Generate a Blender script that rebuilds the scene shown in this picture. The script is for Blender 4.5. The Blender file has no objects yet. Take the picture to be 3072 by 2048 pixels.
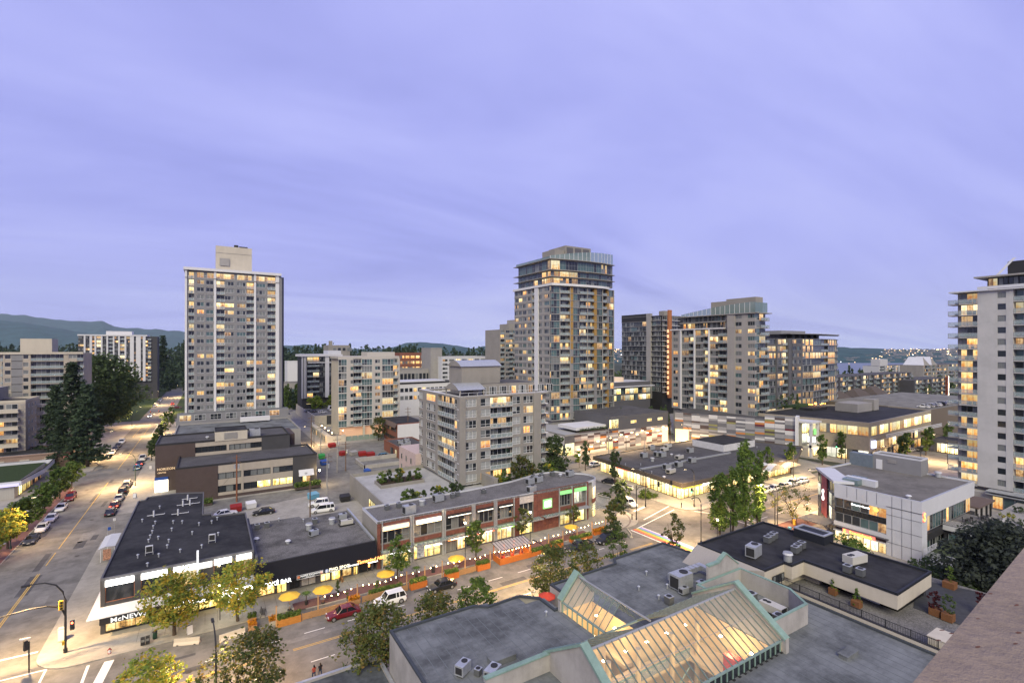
import bpy, bmesh, math, random
import numpy as np
from mathutils import Vector, Matrix
random.seed(7); rng = np.random.default_rng(11)
sc = bpy.context.scene
C = sc.collection
R = math.radians
# ------------------------------------------------------------ camera, world, sun, exposure
F, CX, CY, H = 1475.0, 1536.0, 1042.0, 38.0
YAW = math.atan2(909, 1475)
S_, C_ = math.sin(YAW), math.cos(YAW)
cam_d = bpy.data.cameras.new("camera"); cam = bpy.data.objects.new("camera", cam_d); C.objects.link(cam)
cam.location = (0, 0, H); cam.rotation_euler = (R(90), 0, -YAW)
cam_d.sensor_width = 36; cam_d.lens = 36 * F / 3072; cam_d.shift_y = (CY - 1024) / 3072
cam_d.clip_start = 0.1; cam_d.clip_end = 30000
sc.camera = cam
sc.view_settings.view_transform = 'Standard'; sc.view_settings.look = 'None'
sc.view_settings.exposure = 0.0; sc.view_settings.gamma = 1.0
sc.render.engine = 'CYCLES'
sc.cycles.use_denoising = True
try: sc.cycles.denoiser = 'OPENIMAGEDENOISE'
except Exception: pass
sc.cycles.max_bounces = 5; sc.cycles.diffuse_bounces = 2; sc.cycles.glossy_bounces = 3
sc.cycles.transmission_bounces = 4; sc.cycles.transparent_max_bounces = 10; sc.cycles.volume_bounces = 0
sc.cycles.caustics_reflective = False; sc.cycles.caustics_refractive = False
sc.cycles.sample_clamp_indirect = 4.0; sc.cycles.sample_clamp_direct = 0

SUN_EL, SUN_AZ = R(38), R(215)
w = bpy.data.worlds.new("World"); sc.world = w; w.use_nodes = True
nt = w.node_tree; nt.nodes.clear()
def N(t, tp, **k):
    n = t.nodes.new(tp)
    for a, b in k.items(): setattr(n, a, b)
    return n
def ramp(t, stops, interp='LINEAR'):
    n = t.nodes.new('ShaderNodeValToRGB'); cr = n.color_ramp; cr.interpolation = interp
    while len(cr.elements) > 1: cr.elements.remove(cr.elements[-1])
    cr.elements[0].position = stops[0][0]; cr.elements[0].color = (*stops[0][1], 1)
    for p, c in stops[1:]:
        e = cr.elements.new(p); e.color = (*c, 1)
    return n
def srgb(r, g, b):
    f = lambda v: ((v / 255 + .055) / 1.055) ** 2.4 if v > 10 else v / 255 / 12.92
    return (f(r), f(g), f(b))
tc = N(nt, 'ShaderNodeTexCoord'); sep = N(nt, 'ShaderNodeSeparateXYZ'); nt.links.new(tc.outputs['Generated'], sep.inputs[0])
zc = N(nt, 'ShaderNodeMath', operation='MAXIMUM'); nt.links.new(sep.outputs['Z'], zc.inputs[0]); zc.inputs[1].default_value = 0.0
za = N(nt, 'ShaderNodeMath', operation='ADD'); nt.links.new(zc.outputs[0], za.inputs[0]); za.inputs[1].default_value = 0.16
dx = N(nt, 'ShaderNodeMath', operation='DIVIDE'); nt.links.new(sep.outputs['X'], dx.inputs[0]); nt.links.new(za.outputs[0], dx.inputs[1])
dy = N(nt, 'ShaderNodeMath', operation='DIVIDE'); nt.links.new(sep.outputs['Y'], dy.inputs[0]); nt.links.new(za.outputs[0], dy.inputs[1])
cmb = N(nt, 'ShaderNodeCombineXYZ'); nt.links.new(dx.outputs[0], cmb.inputs[0]); nt.links.new(dy.outputs[0], cmb.inputs[1])
mp = N(nt, 'ShaderNodeMapping'); nt.links.new(cmb.outputs[0], mp.inputs[0]); mp.inputs['Rotation'].default_value = (0, 0, R(38)); mp.inputs['Scale'].default_value = (0.42, 1.15, 1)
n1 = N(nt, 'ShaderNodeTexNoise'); n1.inputs['Scale'].default_value = 0.75; n1.inputs['Detail'].default_value = 5; n1.inputs['Roughness'].default_value = 0.56; n1.inputs['Distortion'].default_value = 0.9
nt.links.new(mp.outputs[0], n1.inputs['Vector'])
grad = ramp(nt, [(0.0, srgb(196, 206, 255)), (0.05, srgb(182, 190, 252)), (0.14, srgb(168, 173, 244)), (0.28, srgb(168, 172, 243)), (0.5, srgb(176, 179, 246)), (1.0, srgb(182, 183, 248))])
nt.links.new(zc.outputs[0], grad.inputs[0])
cl = ramp(nt, [(0.3, (0.72, 0.74, 0.84)), (0.43, (0.90, 0.91, 0.95)), (0.54, (1.06, 1.06, 1.02)), (0.68, (1.2, 1.19, 1.05))])
nt.links.new(n1.outputs['Fac'], cl.inputs[0])
mul = N(nt, 'ShaderNodeMix', data_type='RGBA', blend_type='MULTIPLY'); mul.inputs['Factor'].default_value = 1.0
nt.links.new(grad.outputs[0], mul.inputs['A']); nt.links.new(cl.outputs[0], mul.inputs['B'])
sky = N(nt, 'ShaderNodeTexSky'); sky.sky_type = 'NISHITA'; sky.sun_disc = False; sky.sun_elevation = R(1.5); sky.sun_rotation = SUN_AZ
bg1 = N(nt, 'ShaderNodeBackground'); nt.links.new(mul.outputs['Result'], bg1.inputs['Color']); bg1.inputs['Strength'].default_value = 1.03
bg2 = N(nt, 'ShaderNodeBackground'); nt.links.new(sky.outputs[0], bg2.inputs['Color']); bg2.inputs['Strength'].default_value = 0.03
addw = N(nt, 'ShaderNodeAddShader'); nt.links.new(bg1.outputs[0], addw.inputs[0]); nt.links.new(bg2.outputs[0], addw.inputs[1])
wo = N(nt, 'ShaderNodeOutputWorld'); nt.links.new(addw.outputs[0], wo.inputs['Surface'])
sl = bpy.data.lights.new("sun", 'SUN'); sl.energy = 3.9; sl.angle = R(34); sl.color = (1.0, 0.91, 0.62)
sun = bpy.data.objects.new("sun", sl); C.objects.link(sun)
sd = Vector((math.sin(SUN_AZ) * math.cos(SUN_EL), math.cos(SUN_AZ) * math.cos(SUN_EL), math.sin(SUN_EL)))
sun.rotation_euler = sd.to_track_quat('Z', 'Y').to_euler(); sun.location = (0, -20, 120)

# ------------------------------------------------------------ image point -> world point on a horizontal plane
def W(px, py, z=0.0):
    d = (H - z) * F / (py - CY); r = (px - CX) / F * d
    return (S_ * d + C_ * r, C_ * d - S_ * r)
def onX(px, X):
    t = (px - CX) / F; D = X / (S_ + C_ * t); return C_ * D - S_ * t * D
def onY(px, Y):
    t = (px - CX) / F; D = Y / (C_ - S_ * t); return S_ * D + C_ * t * D
def dep(x, y): return S_ * x + C_ * y
def zat(py, x, y): return H - (py - CY) * dep(x, y) / F

# ------------------------------------------------------------ materials
MATS = {}
def mat(name, col, rough=0.8, var=0.12, scale=1.5, metal=0.0, bump=0.0, spec=0.14, stain=0.0, rnd=0.0, streak=None, col2=None, coat=0):
    if name in MATS: return MATS[name]
    m = bpy.data.materials.new(name); m.use_nodes = True; t = m.node_tree; b = t.nodes['Principled BSDF']
    b.inputs['Roughness'].default_value = rough; b.inputs['Metallic'].default_value = metal
    b.inputs['Specular IOR Level'].default_value = spec
    if coat: b.inputs['Coat Weight'].default_value = coat; b.inputs['Coat Roughness'].default_value = 0.05
    g = N(t, 'ShaderNodeNewGeometry'); n = N(t, 'ShaderNodeTexNoise'); n.inputs['Scale'].default_value = scale; n.inputs['Detail'].default_value = 6; n.inputs['Roughness'].default_value = 0.65
    if streak:
        mm = N(t, 'ShaderNodeMapping'); mm.inputs['Scale'].default_value = streak
        t.links.new(g.outputs['Position'], mm.inputs[0]); t.links.new(mm.outputs[0], n.inputs['Vector'])
    else: t.links.new(g.outputs['Position'], n.inputs['Vector'])
    c2 = col2 or tuple(min(1, c * (1 + var)) for c in col)
    rp = ramp(t, [(0.3, tuple(c * (1 - var) for c in col)), (0.7, c2)])
    t.links.new(n.outputs['Fac'], rp.inputs[0]); out = rp.outputs[0]
    if stain:
        n2 = N(t, 'ShaderNodeTexNoise'); n2.inputs['Scale'].default_value = 0.22; n2.inputs['Detail'].default_value = 8; n2.inputs['Roughness'].default_value = 0.7
        t.links.new(g.outputs['Position'], n2.inputs['Vector'])
        r2 = ramp(t, [(0.38, (1 - stain,) * 3), (0.55, (1, 1, 1)), (0.72, (1 + stain * .35,) * 3)]); t.links.new(n2.outputs['Fac'], r2.inputs[0])
        mx = N(t, 'ShaderNodeMix', data_type='RGBA', blend_type='MULTIPLY'); mx.inputs['Factor'].default_value = 1
        t.links.new(out, mx.inputs['A']); t.links.new(r2.outputs[0], mx.inputs['B']); out = mx.outputs['Result']
    if rnd:
        oi = N(t, 'ShaderNodeObjectInfo'); hs = N(t, 'ShaderNodeHueSaturation'); mr = N(t, 'ShaderNodeMapRange')
        mr.inputs['To Min'].default_value = 1 - rnd; mr.inputs['To Max'].default_value = 1 + rnd
        t.links.new(oi.outputs['Random'], mr.inputs['Value']); t.links.new(mr.outputs[0], hs.inputs['Value']); t.links.new(out, hs.inputs['Color']); out = hs.outputs[0]
    t.links.new(out, b.inputs['Base Color'])
    if bump:
        bp = N(t, 'ShaderNodeBump'); bp.inputs['Strength'].default_value = bump; bp.inputs['Distance'].default_value = 0.05
        t.links.new(n.outputs['Fac'], bp.inputs['Height']); t.links.new(bp.outputs[0], b.inputs['Normal'])
    MATS[name] = m; return m
def emit(name, col=(1, 1, 1), s=1.0, sample=True, base=(0.3, 0.3, 0.3)):
    if name in MATS: return MATS[name]
    m = bpy.data.materials.new(name); m.use_nodes = True; b = m.node_tree.nodes['Principled BSDF']
    b.inputs['Base Color'].default_value = (*base, 1); b.inputs['Emission Color'].default_value = (*col, 1); b.inputs['Emission Strength'].default_value = s
    if not sample: m.cycles.emission_sampling = 'NONE'
    MATS[name] = m; return m
def lit_mat(name, ca, cb, cc, s, scale=1.3, sample=False, dark=0.25):
    """a lit room behind a pane: curtain folds, furniture and lamps as uneven light given off by the window"""
    if name in MATS: return MATS[name]
    m = bpy.data.materials.new(name); m.use_nodes = True; t = m.node_tree; b = t.nodes['Principled BSDF']
    b.inputs['Roughness'].default_value = 0.15; b.inputs['Base Color'].default_value = (0.08, 0.07, 0.06, 1)
    g = N(t, 'ShaderNodeNewGeometry'); oi = N(t, 'ShaderNodeObjectInfo')
    tc_ = N(t, 'ShaderNodeTexCoord'); sp_ = N(t, 'ShaderNodeSeparateXYZ'); t.links.new(tc_.outputs['Object'], sp_.inputs[0])
    n = N(t, 'ShaderNodeTexNoise'); n.inputs['Scale'].default_value = scale; n.inputs['Detail'].default_value = 5; n.inputs['Roughness'].default_value = .7; t.links.new(g.outputs['Position'], n.inputs['Vector'])
    mc = N(t, 'ShaderNodeMapping'); mc.inputs['Scale'].default_value = (1, 1, .07); t.links.new(g.outputs['Position'], mc.inputs[0]); n3 = N(t, 'ShaderNodeTexNoise'); n3.inputs['Scale'].default_value = 2.2; n3.inputs['Detail'].default_value = 2; t.links.new(mc.outputs[0], n3.inputs['Vector'])
    a0 = N(t, 'ShaderNodeMath', operation='MULTIPLY_ADD'); t.links.new(sp_.outputs['Z'], a0.inputs[0]); a0.inputs[1].default_value = .13; a0.inputs[2].default_value = -.62
    a1 = N(t, 'ShaderNodeMath', operation='ADD'); t.links.new(a0.outputs[0], a1.inputs[0]); t.links.new(n.outputs['Fac'], a1.inputs[1])
    a = N(t, 'ShaderNodeMath', operation='MULTIPLY_ADD'); t.links.new(n3.outputs['Fac'], a.inputs[0]); a.inputs[1].default_value = .75; t.links.new(a1.outputs[0], a.inputs[2])
    rp = ramp(t, [(0.05, tuple(x * dark for x in ca)), (0.2, ca), (0.38, cb), (0.56, cc)]); t.links.new(a.outputs[0], rp.inputs[0])
    mr = N(t, 'ShaderNodeMapRange'); mr.inputs['To Min'].default_value = s * 0.4; mr.inputs['To Max'].default_value = s * 1.5
    t.links.new(oi.outputs['Random'], mr.inputs['Value']); t.links.new(rp.outputs[0], b.inputs['Emission Color']); t.links.new(mr.outputs[0], b.inputs['Emission Strength'])
    if not sample: m.cycles.emission_sampling = 'NONE'
    MATS[name] = m; return m
def glass_mat(name, col, alpha=0.5, rough=0.05):
    if name in MATS: return MATS[name]
    m = bpy.data.materials.new(name); m.use_nodes = True; b = m.node_tree.nodes['Principled BSDF']
    b.inputs['Base Color'].default_value = (*col, 1); b.inputs['Roughness'].default_value = rough; b.inputs['Alpha'].default_value = alpha; b.inputs['Specular IOR Level'].default_value = 0.6
    MATS[name] = m; return m

asphalt = mat('asphalt', (0.17, 0.165, 0.155), 0.85, 0.18, 0.55, stain=0.32, bump=0.1, streak=(1, 1, 1))
asphalt_dark = mat('lot asphalt', (0.185, 0.18, 0.165), 0.9, 0.15, 0.7, stain=0.32)
concrete = mat('pavement concrete', (0.3, 0.285, 0.255), 0.9, 0.1, 1.2, stain=0.2)
conc_dark = mat('dark paving', (0.17, 0.15, 0.14), 0.9, 0.12, 1.5, stain=0.15)
brickpave = mat('brick paving', (0.16, 0.085, 0.075), 0.9, 0.15, 4)
paintw = mat('white road paint', (0.7, 0.7, 0.68), 0.7, 0.12, 3)
painty = mat('yellow road paint', (0.5, 0.33, 0.09), 0.7, 0.15, 3)
tar = mat('black tar roof', (0.03, 0.03, 0.03), 0.75, 0.3, 0.8, stain=0.6, bump=0.15, spec=0.2)
tar2 = mat('charcoal membrane roof', (0.034, 0.034, 0.036), 0.75, 0.25, 0.6, stain=0.5, streak=(1, 0.15, 1))
gravel = mat('gravel roof', (0.15, 0.145, 0.14), 0.95, 0.55, 7, stain=0.28, bump=0.6)
gravel_dark = mat('dark gravel roof', (0.085, 0.083, 0.085), 0.95, 0.5, 7, stain=0.25, bump=0.5)
membrane = mat('grey membrane roof', (0.15, 0.16, 0.165), 0.75, 0.14, 0.9, stain=0.5, streak=(0.3, 1.6, 1))
seam = mat('roof seam', (0.13, 0.145, 0.155), 0.8)
beige = mat('beige stucco', (0.36, 0.32, 0.27), 0.85, 0.05, 0.8, stain=0.08, streak=(1, 1, 0.15))
cream = mat('cream stucco', (0.46, 0.42, 0.35), 0.85, 0.05, 0.8, stain=0.08, streak=(1, 1, 0.15))
taupe = mat('taupe stucco', (0.245, 0.232, 0.212), 0.85, 0.05, 0.8, stain=0.1, streak=(1, 1, 0.12))
white = mat('white paint', (0.56, 0.56, 0.57), 0.6, 0.03, 1)
whitep = mat('white metal panel', (0.50, 0.51, 0.54), 0.4, 0.04, 0.5, stain=0.05)
brown = mat('brown cladding', (0.075, 0.056, 0.052), 0.7, 0.08, 1)
charcoal = mat('charcoal cladding', (0.055, 0.055, 0.06), 0.7, 0.08, 1)
greyp = mat('grey panel', (0.205, 0.205, 0.215), 0.6, 0.05, 0.6, stain=0.06)
greyd = mat('dark grey panel', (0.1, 0.1, 0.11), 0.6, 0.05, 0.6)
greyw = mat('pale grey concrete', (0.28, 0.27, 0.26), 0.85, 0.05, 0.6, stain=0.07, streak=(1, 1, 0.15))
terra = mat('terracotta tile', (0.17, 0.068, 0.052), 0.6, 0.12, 3, rnd=0.12)
frame_d = mat('dark metal', (0.03, 0.03, 0.032), 0.5, 0.05)
frame_g = mat('grey metal', (0.3, 0.31, 0.32), 0.45, 0.05, metal=0.3)
frame_w = mat('white metal', (0.62, 0.63, 0.64), 0.5, 0.03)
galv = mat('galvanised metal', (0.42, 0.44, 0.46), 0.4, 0.15, 3, metal=0.5)
mint = mat('mint coping', (0.2, 0.295, 0.255), 0.6, 0.12, 2, stain=0.15)
precast = mat('precast wall', (0.34, 0.325, 0.31), 0.85, 0.1, 1, stain=0.2, streak=(1, 1, 0.12))
black = mat('black awning', (0.008, 0.008, 0.012), 0.6, 0.1)
yellowc = mat('ochre panel', (0.30, 0.185, 0.06), 0.6, 0.05)
leaf_soil = mat('soil', (0.05, 0.035, 0.025), 0.95, 0.3, 5)
wood = mat('cedar wood', (0.33, 0.19, 0.09), 0.7, 0.2, 3, streak=(1, 1, 5))
orangew = mat('orange stained wood', (0.42, 0.13, 0.03), 0.65, 0.15, 3)
bark = mat('bark', (0.07, 0.055, 0.042), 0.95, 0.3, 6)
polew = mat('weathered pole wood', (0.13, 0.085, 0.06), 0.9, 0.2, 3)
umby = mat('yellow canvas', (0.75, 0.47, 0.06), 0.8, 0.05)
red = mat('red paint', (0.24, 0.022, 0.02), 0.5, 0.08)
bluep = mat('blue paint', (0.03, 0.08, 0.3), 0.5, 0.08)
bluel = mat('light blue paint', (0.12, 0.3, 0.42), 0.5, 0.08)
greenp = mat('green paint', (0.03, 0.25, 0.06), 0.5, 0.08)
grass = mat('lawn', (0.03, 0.048, 0.018), 0.95, 0.35, 3)
brickm = mat('tan brick', (0.27, 0.19, 0.15), 0.9, 0.12, 4)
brickr = mat('red brick', (0.2, 0.085, 0.06), 0.9, 0.12, 4)
ledgem = mat('pink ledge', (0.25, 0.2, 0.165), 0.85, 0.12, 14, stain=0.25, bump=0.5)
skin = mat('skin', (0.45, 0.27, 0.2), 0.6, 0.05)
hair = mat('hair', (0.02, 0.015, 0.012), 0.6, 0.1)
tyre = mat('tyre rubber', (0.02, 0.02, 0.02), 0.8, 0.1)
rimm = mat('alloy rim', (0.5, 0.5, 0.5), 0.3, 0.05, metal=0.8)
car_glass = mat('car glass', (0.012, 0.014, 0.018), 0.06, 0.05, spec=0.7)
# window panes
GL = {
 'dark': mat('dark pane', (0.018, 0.022, 0.028), 0.08, 0.3, 0.6, spec=0.55),
 'teal': mat('teal pane', (0.06, 0.105, 0.11), 0.12, 0.2, 0.8, spec=0.6),
 'curt': mat('curtained pane', (0.15, 0.16, 0.16), 0.25, 0.22, 1.6, spec=0.5, streak=(3, 3, 0.3)),
 'blind': mat('pale blind pane', (0.27, 0.28, 0.275), 0.3, 0.1, 1.2, spec=0.5, streak=(2, 2, 0.3)),
 'litA': lit_mat('amber lit window', (0.75, 0.22, 0.03), (1.0, 0.48, 0.11), (1.0, 0.74, 0.32), 1.05),
 'litB': lit_mat('pale lit window', (0.8, 0.36, 0.07), (1.0, 0.68, 0.25), (1.0, 0.88, 0.55), 1.2),
 'litC': lit_mat('dim lit window', (0.16, 0.06, 0.02), (0.5, 0.25, 0.08), (0.9, 0.6, 0.28), 0.9),
 'litW': lit_mat('cool lit window', (0.3, 0.32, 0.25), (0.75, 0.75, 0.55), (1.0, 0.97, 0.8), 1.1),
 'shop': lit_mat('lit shop window', (0.55, 0.27, 0.06), (1.0, 0.72, 0.28), (1.0, 0.9, 0.6), 2.3, 1.2, sample=True, dark=0.06),
 'shopg': lit_mat('lit yellow shop window', (0.6, 0.34, 0.05), (1.0, 0.78, 0.25), (1.0, 0.92, 0.5), 1.9, 1.0, sample=True, dark=0.1),
}
MIX = {
 'tower': [('curt', .45), ('teal', .12), ('dark', .23), ('litA', .055), ('litB', .085), ('litC', .06)],
 'balc': [('dark', .40), ('curt', .28), ('litA', .09), ('litB', .13), ('litC', .1)],
 'teal': [('teal', .5), ('dark', .2), ('curt', .1), ('litA', .08), ('litB', .07), ('litC', .05)],
 'beige': [('blind', .48), ('dark', .32), ('litA', .06), ('litB', .08), ('curt', .06)],
 'warm': [('dark', .4), ('teal', .22), ('litA', .16), ('litB', .08), ('litC', .14)],
 'lit': [('litA', .55), ('litB', .45)],
 'dark': [('dark', .85), ('teal', .1), ('litC', .05)],
 'white': [('dark', .45), ('curt', .2), ('litA', .12), ('litB', .17), ('litC', .06)],
 'off': [('dark', .5), ('curt', .5)], 'rt': [('litA', .45), ('litB', .15), ('litC', .15), ('dark', .25)],
}
def pick(k):
    l = MIX[k]; x = random.random() * sum(b for a, b in l)
    for a, b in l:
        x -= b
        if x <= 0: return a
    return l[0][0]

# ------------------------------------------------------------ mesh helpers
class MB:
    def __init__(s): s.v = []; s.f = []; s.m = []; s.mats = []
    def mi(s, m):
        if m not in s.mats: s.mats.append(m)
        return s.mats.index(m)
    def face(s, pts, m):
        b = len(s.v); s.v += [tuple(p) for p in pts]; s.f.append(tuple(range(b, b + len(pts)))); s.m.append(s.mi(m))
    def box(s, x0, y0, z0, x1, y1, z1, m, top=None):
        if x0 > x1: x0, x1 = x1, x0
        if y0 > y1: y0, y1 = y1, y0
        if z0 > z1: z0, z1 = z1, z0
        b = len(s.v); s.v += [(x0, y0, z0), (x1, y0, z0), (x1, y1, z0), (x0, y1, z0), (x0, y0, z1), (x1, y0, z1), (x1, y1, z1), (x0, y1, z1)]
        i = s.mi(m); j = s.mi(top) if top else i
        for q, k in (((0, 3, 2, 1), i), ((4, 5, 6, 7), j), ((0, 1, 5, 4), i), ((1, 2, 6, 5), i), ((2, 3, 7, 6), i), ((3, 0, 4, 7), i)):
            s.f.append(tuple(b + a for a in q)); s.m.append(k)
        return s
    def prism(s, poly, z0, z1, m, top=None):
        n = len(poly)
        if sum(poly[i][0] * poly[(i + 1) % n][1] - poly[(i + 1) % n][0] * poly[i][1] for i in range(n)) < 0: poly = poly[::-1]
        b = len(s.v); i = s.mi(m); j = s.mi(top) if top else i
        s.v += [(x, y, z0) for x, y in poly] + [(x, y, z1) for x, y in poly]
        for k in range(n):
            l = (k + 1) % n; s.f.append((b + k, b + l, b + n + l, b + n + k)); s.m.append(i)
        s.f.append(tuple(b + n + k for k in range(n))); s.m.append(j)
        s.f.append(tuple(b + k for k in reversed(range(n)))); s.m.append(i)
        return s
    def cyl(s, x, y, z0, z1, r, m, n=10, r2=None, cap=None):
        r2 = r if r2 is None else r2
        b = len(s.v); i = s.mi(m); j = s.mi(cap) if cap else i
        for z, q in ((z0, r), (z1, r2)):
            s.v += [(x + q * math.cos(2 * math.pi * k / n), y + q * math.sin(2 * math.pi * k / n), z) for k in range(n)]
        for k in range(n):
            l = (k + 1) % n; s.f.append((b + k, b + l, b + n + l, b + n + k)); s.m.append(i)
        s.f.append(tuple(b + n + k for k in range(n))); s.m.append(j)
        s.f.append(tuple(b + k for k in reversed(range(n)))); s.m.append(i)
        return s
    def tube(s, pts, r, m, n=6, r2=None):
        pts = [Vector(p) for p in pts]; b = len(s.v); i = s.mi(m); L = len(pts)
        for k, p in enumerate(pts):
            d = (pts[min(k + 1, L - 1)] - pts[max(k - 1, 0)]).normalized()
            a = d.cross(Vector((0, 0, 1)) if abs(d.z) < 0.95 else Vector((1, 0, 0))).normalized(); c = d.cross(a)
            q = r + ((r2 if r2 is not None else r) - r) * k / max(1, L - 1)
            s.v += [tuple(p + a * (q * math.cos(2 * math.pi * j / n)) + c * (q * math.sin(2 * math.pi * j / n))) for j in range(n)]
        for k in range(L - 1):
            for j in range(n):
                l = (j + 1) % n; s.f.append((b + k * n + j, b + k * n + l, b + (k + 1) * n + l, b + (k + 1) * n + j)); s.m.append(i)
        s.f.append(tuple(b + j for j in range(n))); s.m.append(i); s.f.append(tuple(b + (L - 1) * n + j for j in reversed(range(n)))); s.m.append(i)
        return s
    def xf(s, fn, a=0): s.v[a:] = [fn(*p) for p in s.v[a:]]; return s
    def mesh(s, name, off=(0, 0, 0), smooth=False):
        me = bpy.data.meshes.new(name)
        me.from_pydata([(x - off[0], y - off[1], z - off[2]) for x, y, z in s.v], [], s.f)
        for m in s.mats: me.materials.append(m)
        me.polygons.foreach_set('material_index', s.m)
        if smooth: me.polygons.foreach_set('use_smooth', [True] * len(s.f))
        me.update(); return me
def link(name, data, parent=None, loc=(0, 0, 0), rz=0, label=None, kind=None, scale=None):
    o = bpy.data.objects.new(name, data); C.objects.link(o); o.location = loc; o.rotation_euler = (0, 0, rz)
    if scale: o.scale = scale
    if parent: o.parent = parent
    if label: o['label'] = label
    if kind: o['kind'] = kind
    return o
def tag(o, label, cat, group=None):
    o['label'] = label; o['category'] = cat
    if group: o['group'] = group
    return o
def thing(name, label, cat, loc=(0, 0, 0), rz=0, group=None):
    o = bpy.data.objects.new(name, None); C.objects.link(o); o.empty_display_size = 0.5; o.location = loc; o.rotation_euler = (0, 0, rz)
    return tag(o, label, cat, group)
def part(name, mb, root, label=None, kind=None, smooth=False):
    """mb in world coordinates -> child of an unrotated root"""
    return link(name, mb.mesh(name, tuple(root.location), smooth), root, label=label, kind=kind)
def struct(name, mb, kind='structure'): return link(name, mb.mesh(name), kind=kind)
def clone(o, loc, rz=None, label=None, parent=None, scale=None):
    c = o.copy(); C.objects.link(c)
    if parent is not None: c.parent = parent
    else:
        c.location = loc
        if rz is not None: c.rotation_euler = (0, 0, rz)
        if label: c['label'] = label
        if scale: c.scale = scale
    for ch in o.children: clone(ch, None, parent=c)
    return c
def np_mesh(name, verts, nface, k, mats, midx=None):
    me = bpy.data.meshes.new(name); me.vertices.add(len(verts)); me.vertices.foreach_set('co', verts.astype(np.float32).ravel())
    me.loops.add(nface * k); me.loops.foreach_set('vertex_index', np.arange(nface * k, dtype=np.int32))
    me.polygons.add(nface); me.polygons.foreach_set('loop_start', np.arange(0, nface * k, k, dtype=np.int32)); me.polygons.foreach_set('loop_total', np.full(nface, k, dtype=np.int32))
    for m in mats: me.materials.append(m)
    if midx is not None: me.polygons.foreach_set('material_index', midx.astype(np.int32))
    me.update(calc_edges=True); return me
ORD = ['first', 'second', 'third', 'fourth', 'fifth', 'sixth', 'seventh', 'eighth', 'ninth', 'tenth', 'eleventh', 'twelfth', 'thirteenth', 'fourteenth', 'fifteenth', 'sixteenth', 'seventeenth', 'eighteenth', 'nineteenth', 'twentieth', 'twenty-first', 'twenty-second', 'twenty-third', 'twenty-fourth']
def screen_x(x, y): d = dep(x, y); return (C_ * x - S_ * y) / d

# ------------------------------------------------------------ building helpers
import re
def inset(poly, t):
    n = len(poly); A = sum(poly[i][0] * poly[(i + 1) % n][1] - poly[(i + 1) % n][0] * poly[i][1] for i in range(n))
    if A < 0: poly = poly[::-1]
    out = []
    for i in range(n):
        p0, p1, p2 = Vector(poly[i - 1]), Vector(poly[i]), Vector(poly[(i + 1) % n])
        a = (p1 - p0).normalized(); b = (p2 - p1).normalized(); na = Vector((-a.y, a.x)); nb = Vector((-b.y, b.x))
        m = (na + nb); m = m / max(0.3, m.dot(na)) if m.length > 1e-6 else na
        out.append(tuple(p1 + m * t))
    return poly, out
def ring(mb, poly, z0, z1, t, m, top=None):
    p, q = inset(poly, t); n = len(p)
    for i in range(n):
        j = (i + 1) % n
        mb.face([(*p[i], z0), (*p[j], z0), (*p[j], z1), (*p[i], z1)], m)
        mb.face([(*q[j], z0), (*q[i], z0), (*q[i], z1), (*q[j], z1)], m)
        mb.face([(*p[i], z1), (*p[j], z1), (*q[j], z1), (*q[i], z1)], top or m)
        mb.face([(*p[j], z0), (*p[i], z0), (*q[i], z0), (*q[j], z0)], m)
def block(root, poly, z0, z1, wallm, roofm, ph=0.5, pt=0.3, coping=None, name='wall'):
    w_ = MB(); w_.prism(poly, z0, z1 - 0.02, wallm); part(name, w_, root)
    r_ = MB(); _, q = inset(poly, pt); r_.prism(q, z1 - 0.02, z1 + 0.03, roofm); part('roof', r_, root)
    p_ = MB(); ring(p_, poly, z1 - 0.02, z1 + ph, pt, wallm, coping or wallm); part('parapet', p_, root)
WM = {}
def win_mesh(w_, h, n, tr, fm, pm, full=True, var=0):
    k = (round(w_, 2), round(h, 2), n, tr, fm.name, pm.name if pm else '', full, var)
    if k in WM: return WM[k]
    f_ = MB(); t = 0.06
    f_.box(0, -0.05, 0, w_, 0.03, t, fm); f_.box(0, -0.05, h - t, w_, 0.03, h, fm)
    for i in range(n + 1):
        x = i * (w_ - t) / n; f_.box(x, -0.045, t, x + t, 0.03, h - t, fm)
    if tr: f_.box(t, -0.04, h * tr, w_ - t, 0.02, h * tr + t, fm)
    p_ = f_ if full else MB()
    if pm:
        alt = {GL['litA']: 'curt', GL['litB']: 'litC', GL['litC']: 'dark', GL['curt']: 'dark', GL['blind']: 'dark', GL['dark']: 'curt', GL['teal']: 'dark'}.get(pm)
        for i in range(n):
            a, b = i * w_ / n, (i + 1) * w_ / n; z_ = h * tr if tr else 0
            m2 = GL[alt] if alt and var and (i + var) % 3 == 0 else pm; m3 = GL[alt] if alt and var == 2 and i == 0 else m2
            p_.face([(a, 0, z_), (b, 0, z_), (b, 0, h), (a, 0, h)], m2)
            if z_: p_.face([(a, 0, 0), (b, 0, 0), (b, 0, z_), (a, 0, z_)], m3)
    r_ = (f_.mesh('window'), None if full else p_.mesh('pane')); WM[k] = r_; return r_
def window(root, x, y, z, rz, w_, h, n=2, tr=0.0, fm=None, mix='tower', sub=False, pm=None, name='window'):
    fm = fm or frame_g; pm = pm or GL[pick(mix)]; L = root.location
    if sub:
        o = link(name, win_mesh(w_, h, n, tr, fm, None)[0], root, (x - L.x, y - L.y, z - L.z), rz)
        link('pane', win_mesh(w_, h, n, tr, fm, pm, False)[1], o)
    else: o = link(name, win_mesh(w_, h, n, tr, fm, pm, True, random.randint(0, 3))[0], root, (x - L.x, y - L.y, z - L.z), rz)
    return o
rail_glass = glass_mat('railing glass', (0.35, 0.42, 0.43), 0.45)
rail_white = frame_w
BM = {}
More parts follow.
